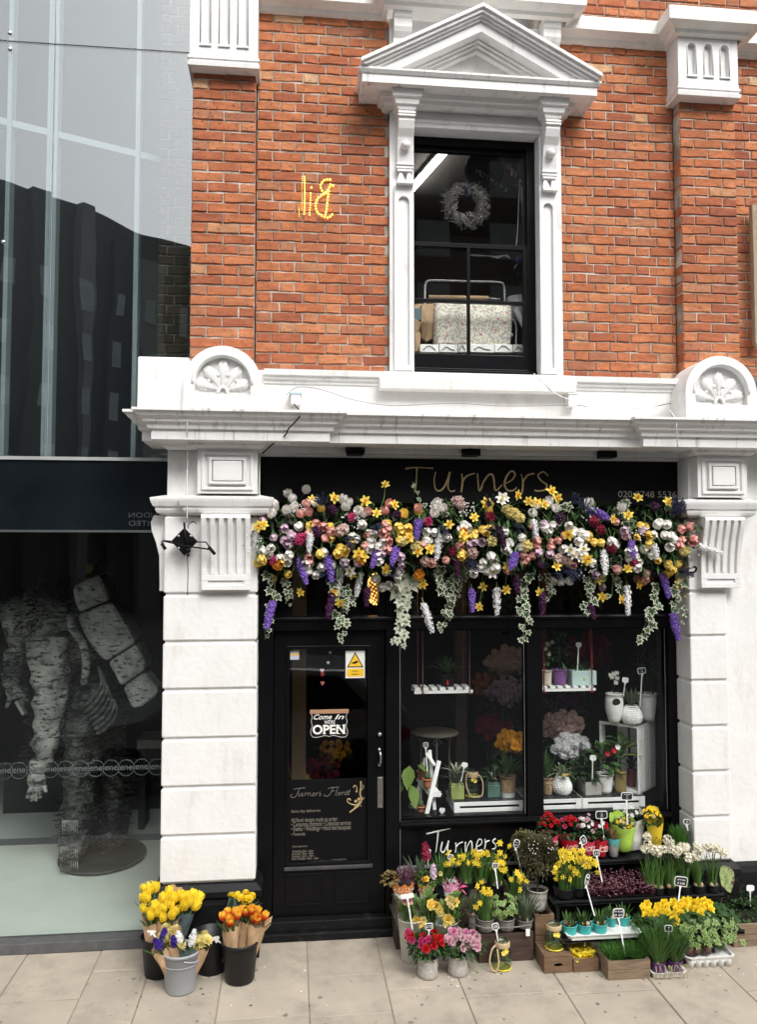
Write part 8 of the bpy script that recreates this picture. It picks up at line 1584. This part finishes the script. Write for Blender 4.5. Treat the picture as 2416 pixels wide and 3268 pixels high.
# ------------------------------------------------------------------ sculpture in the showroom
YS = 1.0; q = lambda x, y, Y=YS: at(*zs(x, y), Y)
sc_ = thing('figure_sculpture', 'dark spiky sculpture of a bent striding figure on an oval base in the showroom', 'sculpture', on(*zs(500, 1850), .08))
fl_ = on(*zs(500, 1840), .10); YS = fl_.y
b = MB(); rx, ry = (q(765, 1800).x - q(232, 1800).x) / 2, .42; cx = (q(765, 1800).x + q(232, 1800).x) / 2
ring = lambda k, z: [(cx + rx * k * cos(2 * pi * i / 40), YS + ry * k * sin(2 * pi * i / 40), z) for i in range(40)]
R4 = [ring(.96, .075), ring(1.0, .085), ring(1.0, .105), ring(.97, .112), ring(.03, .113)]; b.add([v for r_ in R4 for v in r_], [(i * 40 + j, i * 40 + (j + 1) % 40, (i + 1) * 40 + (j + 1) % 40, (i + 1) * 40 + j) for i in range(4) for j in range(40)]); b.obj('oval_base', mat('base_metal', (.07, .076, .078), .28, .2, 6, metal=.4), sc_)
BRZ = mat('lit_patch_bronze', (.24, .245, .232), .5, .7, 6, .9, 22, dirt_or_shade=((.012, .012, .012), 17, .50, .57, (.6, 1, 2.2)))  # lit and dark patches of the figure are painted in by noise
nodes = [((545, 760), .23, -1, .05), ((470, 540), .27, 0, .03), ((320, 480), .26, 1, 0), ((140, 480), .25, 2, -.03), ((20, 520), .22, 3, -.03),
         ((285, 640), .165, 2, -.22), ((290, 850), .15, 5, -.27), ((280, 1080), .13, 6, -.29), ((258, 1250), .095, 7, -.31), ((215, 1380), .07, 8, -.32),
         ((110, 640), .11, 3, .1), ((60, 800), .095, 10, .12), ((75, 900), .07, 11, .1),
         ((560, 1000), .23, 0, .02), ((470, 1120), .18, 13, -.10), ((470, 1350), .16, 14, -.12), ((450, 1600), .155, 15, -.10), ((445, 1760), .15, 16, -.10), ((395, 1850), .10, 17, -.22), ((375, 1890), .06, 18, -.30),
         ((610, 1200), .17, 13, .14), ((625, 1420), .165, 20, .16), ((640, 1620), .16, 21, .16), ((645, 1740), .15, 22, .15), ((560, 1775), .07, 23, .02)]
def skin_body(name, nodes, m, parent, sub=2):
    me = bpy.data.meshes.new(name); off = ORI[parent.name]; pts = [q(*p, YS + dy) - off for p, r_, pa, dy in nodes]; me.from_pydata([p[:] for p in pts], [(i, pa) for i, (p, r_, pa, dy) in enumerate(nodes) if pa >= 0], [])
    o = link(name, me, parent); mod = o.modifiers.new('Skin', 'SKIN'); me.materials.append(m)
    for i, (p, r_, pa, dy) in enumerate(nodes): sv = me.skin_vertices[0].data[i]; sv.radius = (r_, r_); sv.use_root = (i == 0)
    tx = bpy.data.textures.new('folds', 'CLOUDS'); tx.noise_scale = .11
    mod.use_smooth_shade = True; s = o.modifiers.new('Sub', 'SUBSURF'); s.levels = sub; s.render_levels = sub; dm = o.modifiers.new('Folds', 'DISPLACE'); dm.texture = tx; dm.strength = .13; dm.texture_coords = 'GLOBAL'
    return o
up_ = nodes[:13]; lo_ = [(p, r_, (pa - 12 if pa > 12 else (0 if i else -1)), dy) for i, (p, r_, pa, dy) in enumerate([nodes[0]] + nodes[13:])]
skin_body('torso', up_, BRZ, sc_); skin_body('trousers', lo_, mat('dark_lit_patch_bronze', (.085, .088, .083), .5, .8, 6, .9, 22, dirt_or_shade=((.01, .01, .01), 17, .48, .56, (.6, 1, 2.2))), sc_)  # legs carry the same painted lit and dark patches, in a darker tone
# long boxy load carried on the back of the figure
SLB = mat('pale_patched_bronze', (.34, .345, .33), .55, .4, 9, .8, 40, dirt_or_shade=((.02, .02, .02), 30, .55, .60, (.45, 1, 1.6)))
for pts, y0, y1 in (([(368, 318), (455, 268), (535, 238), (602, 390), (415, 470), (385, 400)], -.34, .02), ([(402, 478), (608, 398), (672, 500), (752, 640), (570, 755), (505, 690), (440, 590), (412, 520)], -.36, .04), ([(578, 758), (748, 648), (800, 745), (805, 800), (655, 905), (620, 830)], -.34, .02), ([(660, 905), (790, 815), (868, 905), (880, 950), (775, 1025), (720, 1040), (690, 980)], -.30, -.02)):
    b = MB(); b.prism_y([(q(*p).x, q(*p).z) for p in pts], YS + y0, YS + y1); o = b.obj('box_section', SLB, sc_, bev=.035)
b = MB(); b.tube(spline([q(400, 470, YS - .36), q(410, 540, YS - .38), q(470, 640, YS - .38), q(490, 740, YS - .36), q(480, 860, YS - .30)], 6), .035, 8); b.obj('strap_roll', BRZ, sc_)
for k in range(7):
    x0 = 500 + 14 * k; b = MB(); b.tube(spline([q(x0 + 60, 760 + 30 * k, YS - .30), q(x0 + 80, 850 + 30 * k, YS - .34), q(x0 + 30, 940 + 28 * k, YS - .34), q(x0 - 30, 1000 + 24 * k, YS - .30)], 5), .018, 6); b.obj('cloth_fold', bpy.data.materials['dark_lit_patch_bronze'], sc_)
def hand(cx, cy, dirs, s, Y):
    b = MB(); c = q(cx, cy, Y); b.ball(c, .062 * s, 12, 8, (1, .6, 1.1))
    for dx, dy, L in dirs:
        d = V3((dx, -.25, dy)).normalized(); p = c + d * .045 * s; b.tube([p, p + d * L * .5 * s, p + (d + V3((0, -.3, -.3))).normalized() * L * s], [.020 * s, .018 * s, .013 * s], 7); b.ball(p + (d + V3((0, -.3, -.3))).normalized() * L * s, .013 * s, 7, 5)
    b.obj('hand', BRZ, sc_)
hand(205, 1410, [(-.45, -.9, .07), (-.15, -1, .08), (.12, -1, .08), (.38, -.9, .07), (.7, -.5, .06)], 1.25, YS - .33); hand(75, 900, [(.9, .3, .09), (.95, 0, .1), (.9, -.3, .1), (.8, -.6, .09), (-.3, -.9, .08)], 1.15, YS + .06); 
b = MB(); b.bar(q(95, 960, YS + .02), q(140, 1035, YS), .045, .03); b.obj('tool_handle', mat('pale_tool', (.32, .32, .3), .6), sc_)
b = MB(); b.tube([q(530, 180, YS - .12), q(520, 240, YS - .14)], [.05, .045], 8); b.obj('gold_cuff', mat('aged_gold', (.30, .22, .07), .5, .3, metal=.5), sc_)
for x0, x1, y0, y1, Yq in ((345, 440, 1790, 1935, -.36), (355, 440, 1640, 1720, -.26)):
    for i in range(9): x = x0 + (x1 - x0) * i / 8; b = MB(); b.tube([q(x, y0, YS + Yq), q(x, y1, YS + Yq - .02)], .006, 5); b.obj('toe_bar', BRZ, sc_)
b = MB(); segs = [((560, 760), (470, 520), .22), ((470, 520), (150, 430), .2), ((290, 620), (275, 1080), .12), ((275, 1080), (215, 1380), .08), ((590, 1000), (480, 1350), .18), ((480, 1350), (455, 1760), .12), ((620, 1200), (620, 1620), .145), ((620, 1620), (610, 1740), .12), ((455, 240), (590, 620), .17), ((590, 620), (770, 960), .12), ((560, 760), (590, 1000), .2), ((60, 640), (75, 900), .1)]
for (a_, c_, r_) in segs:
    A_, B_ = q(*a_, YS - .08), q(*c_, YS - .08)
    for i in range(int(330 * (B_ - A_).length / .6)):
        t_ = rr(0, 1); th = rr(-pi, 0) if rnd.random() < .8 else rr(0, pi); ax = (B_ - A_).normalized(); s1 = ax.cross(V3((0, 1, 0))).normalized(); d = s1 * cos(th) + V3((0, 1, 0)) * sin(th); p = A_ + (B_ - A_) * t_ + d * r_ * .9; e = p + (d + V3((rr(-.9, .9), 0, rr(-.25, .1)))).normalized() * rr(.06, .13); b.tube([p, (p + e) / 2 + V3((0, 0, rr(-.010, .010))), e], .0034, 3, cap=False)
stuff(b, 'spikes', mat('spike_metal', (.022, .022, .021), .45, .2, 20, metal=.3), sc_)

# fallen petals and crumbs of compost on the flags
b = MB(); g = MB()
for i in range(120):
    p = V3((rr(.75, 3.2), rr(-.95, -.5), .0022)) if i % 3 else V3((rr(-1.1, .3), rr(-.9, -.35), .0022)); a = rr(0, 6.3); s = rr(.003, .008); (b if i % 4 == 0 else g).add([p + V3((s * cos(a + k * 1.26) * (1 if k % 2 else .6), s * sin(a + k * 1.26), .0004 * k)) for k in range(5)], [(0, 1, 2, 3, 4)])
for bb, nm, m_, lb in ((b, 'fallen_petals', PM['W'], 'scattered fallen petals on the flags round the flower display'), (g, 'compost_crumbs', SOIL, 'dark crumbs of compost scattered on the flags')): o = bb.obj(nm, m_, kind='stuff', fix=False); tag(o, lb, 'litter')

b = MB()
for i in range(60):
    p = V3((rr(-2.6, 3.6), rr(-1.2, -.3), 0)); r_ = rr(.006, .017); n = 8; w = [r_ * rr(.7, 1.15) for _ in range(n)]; b.add([p + V3((w[k] * cos(k * pi / 4), w[k] * sin(k * pi / 4), .0022)) for k in range(n)], [tuple(range(n))])
o = b.obj('gum_spots', mat('trodden_gum', (.20, .175, .15), .8, .3, 20), kind='stuff', fix=False); tag(o, 'trodden grey gum spots and stains scattered over the flags', 'litter')
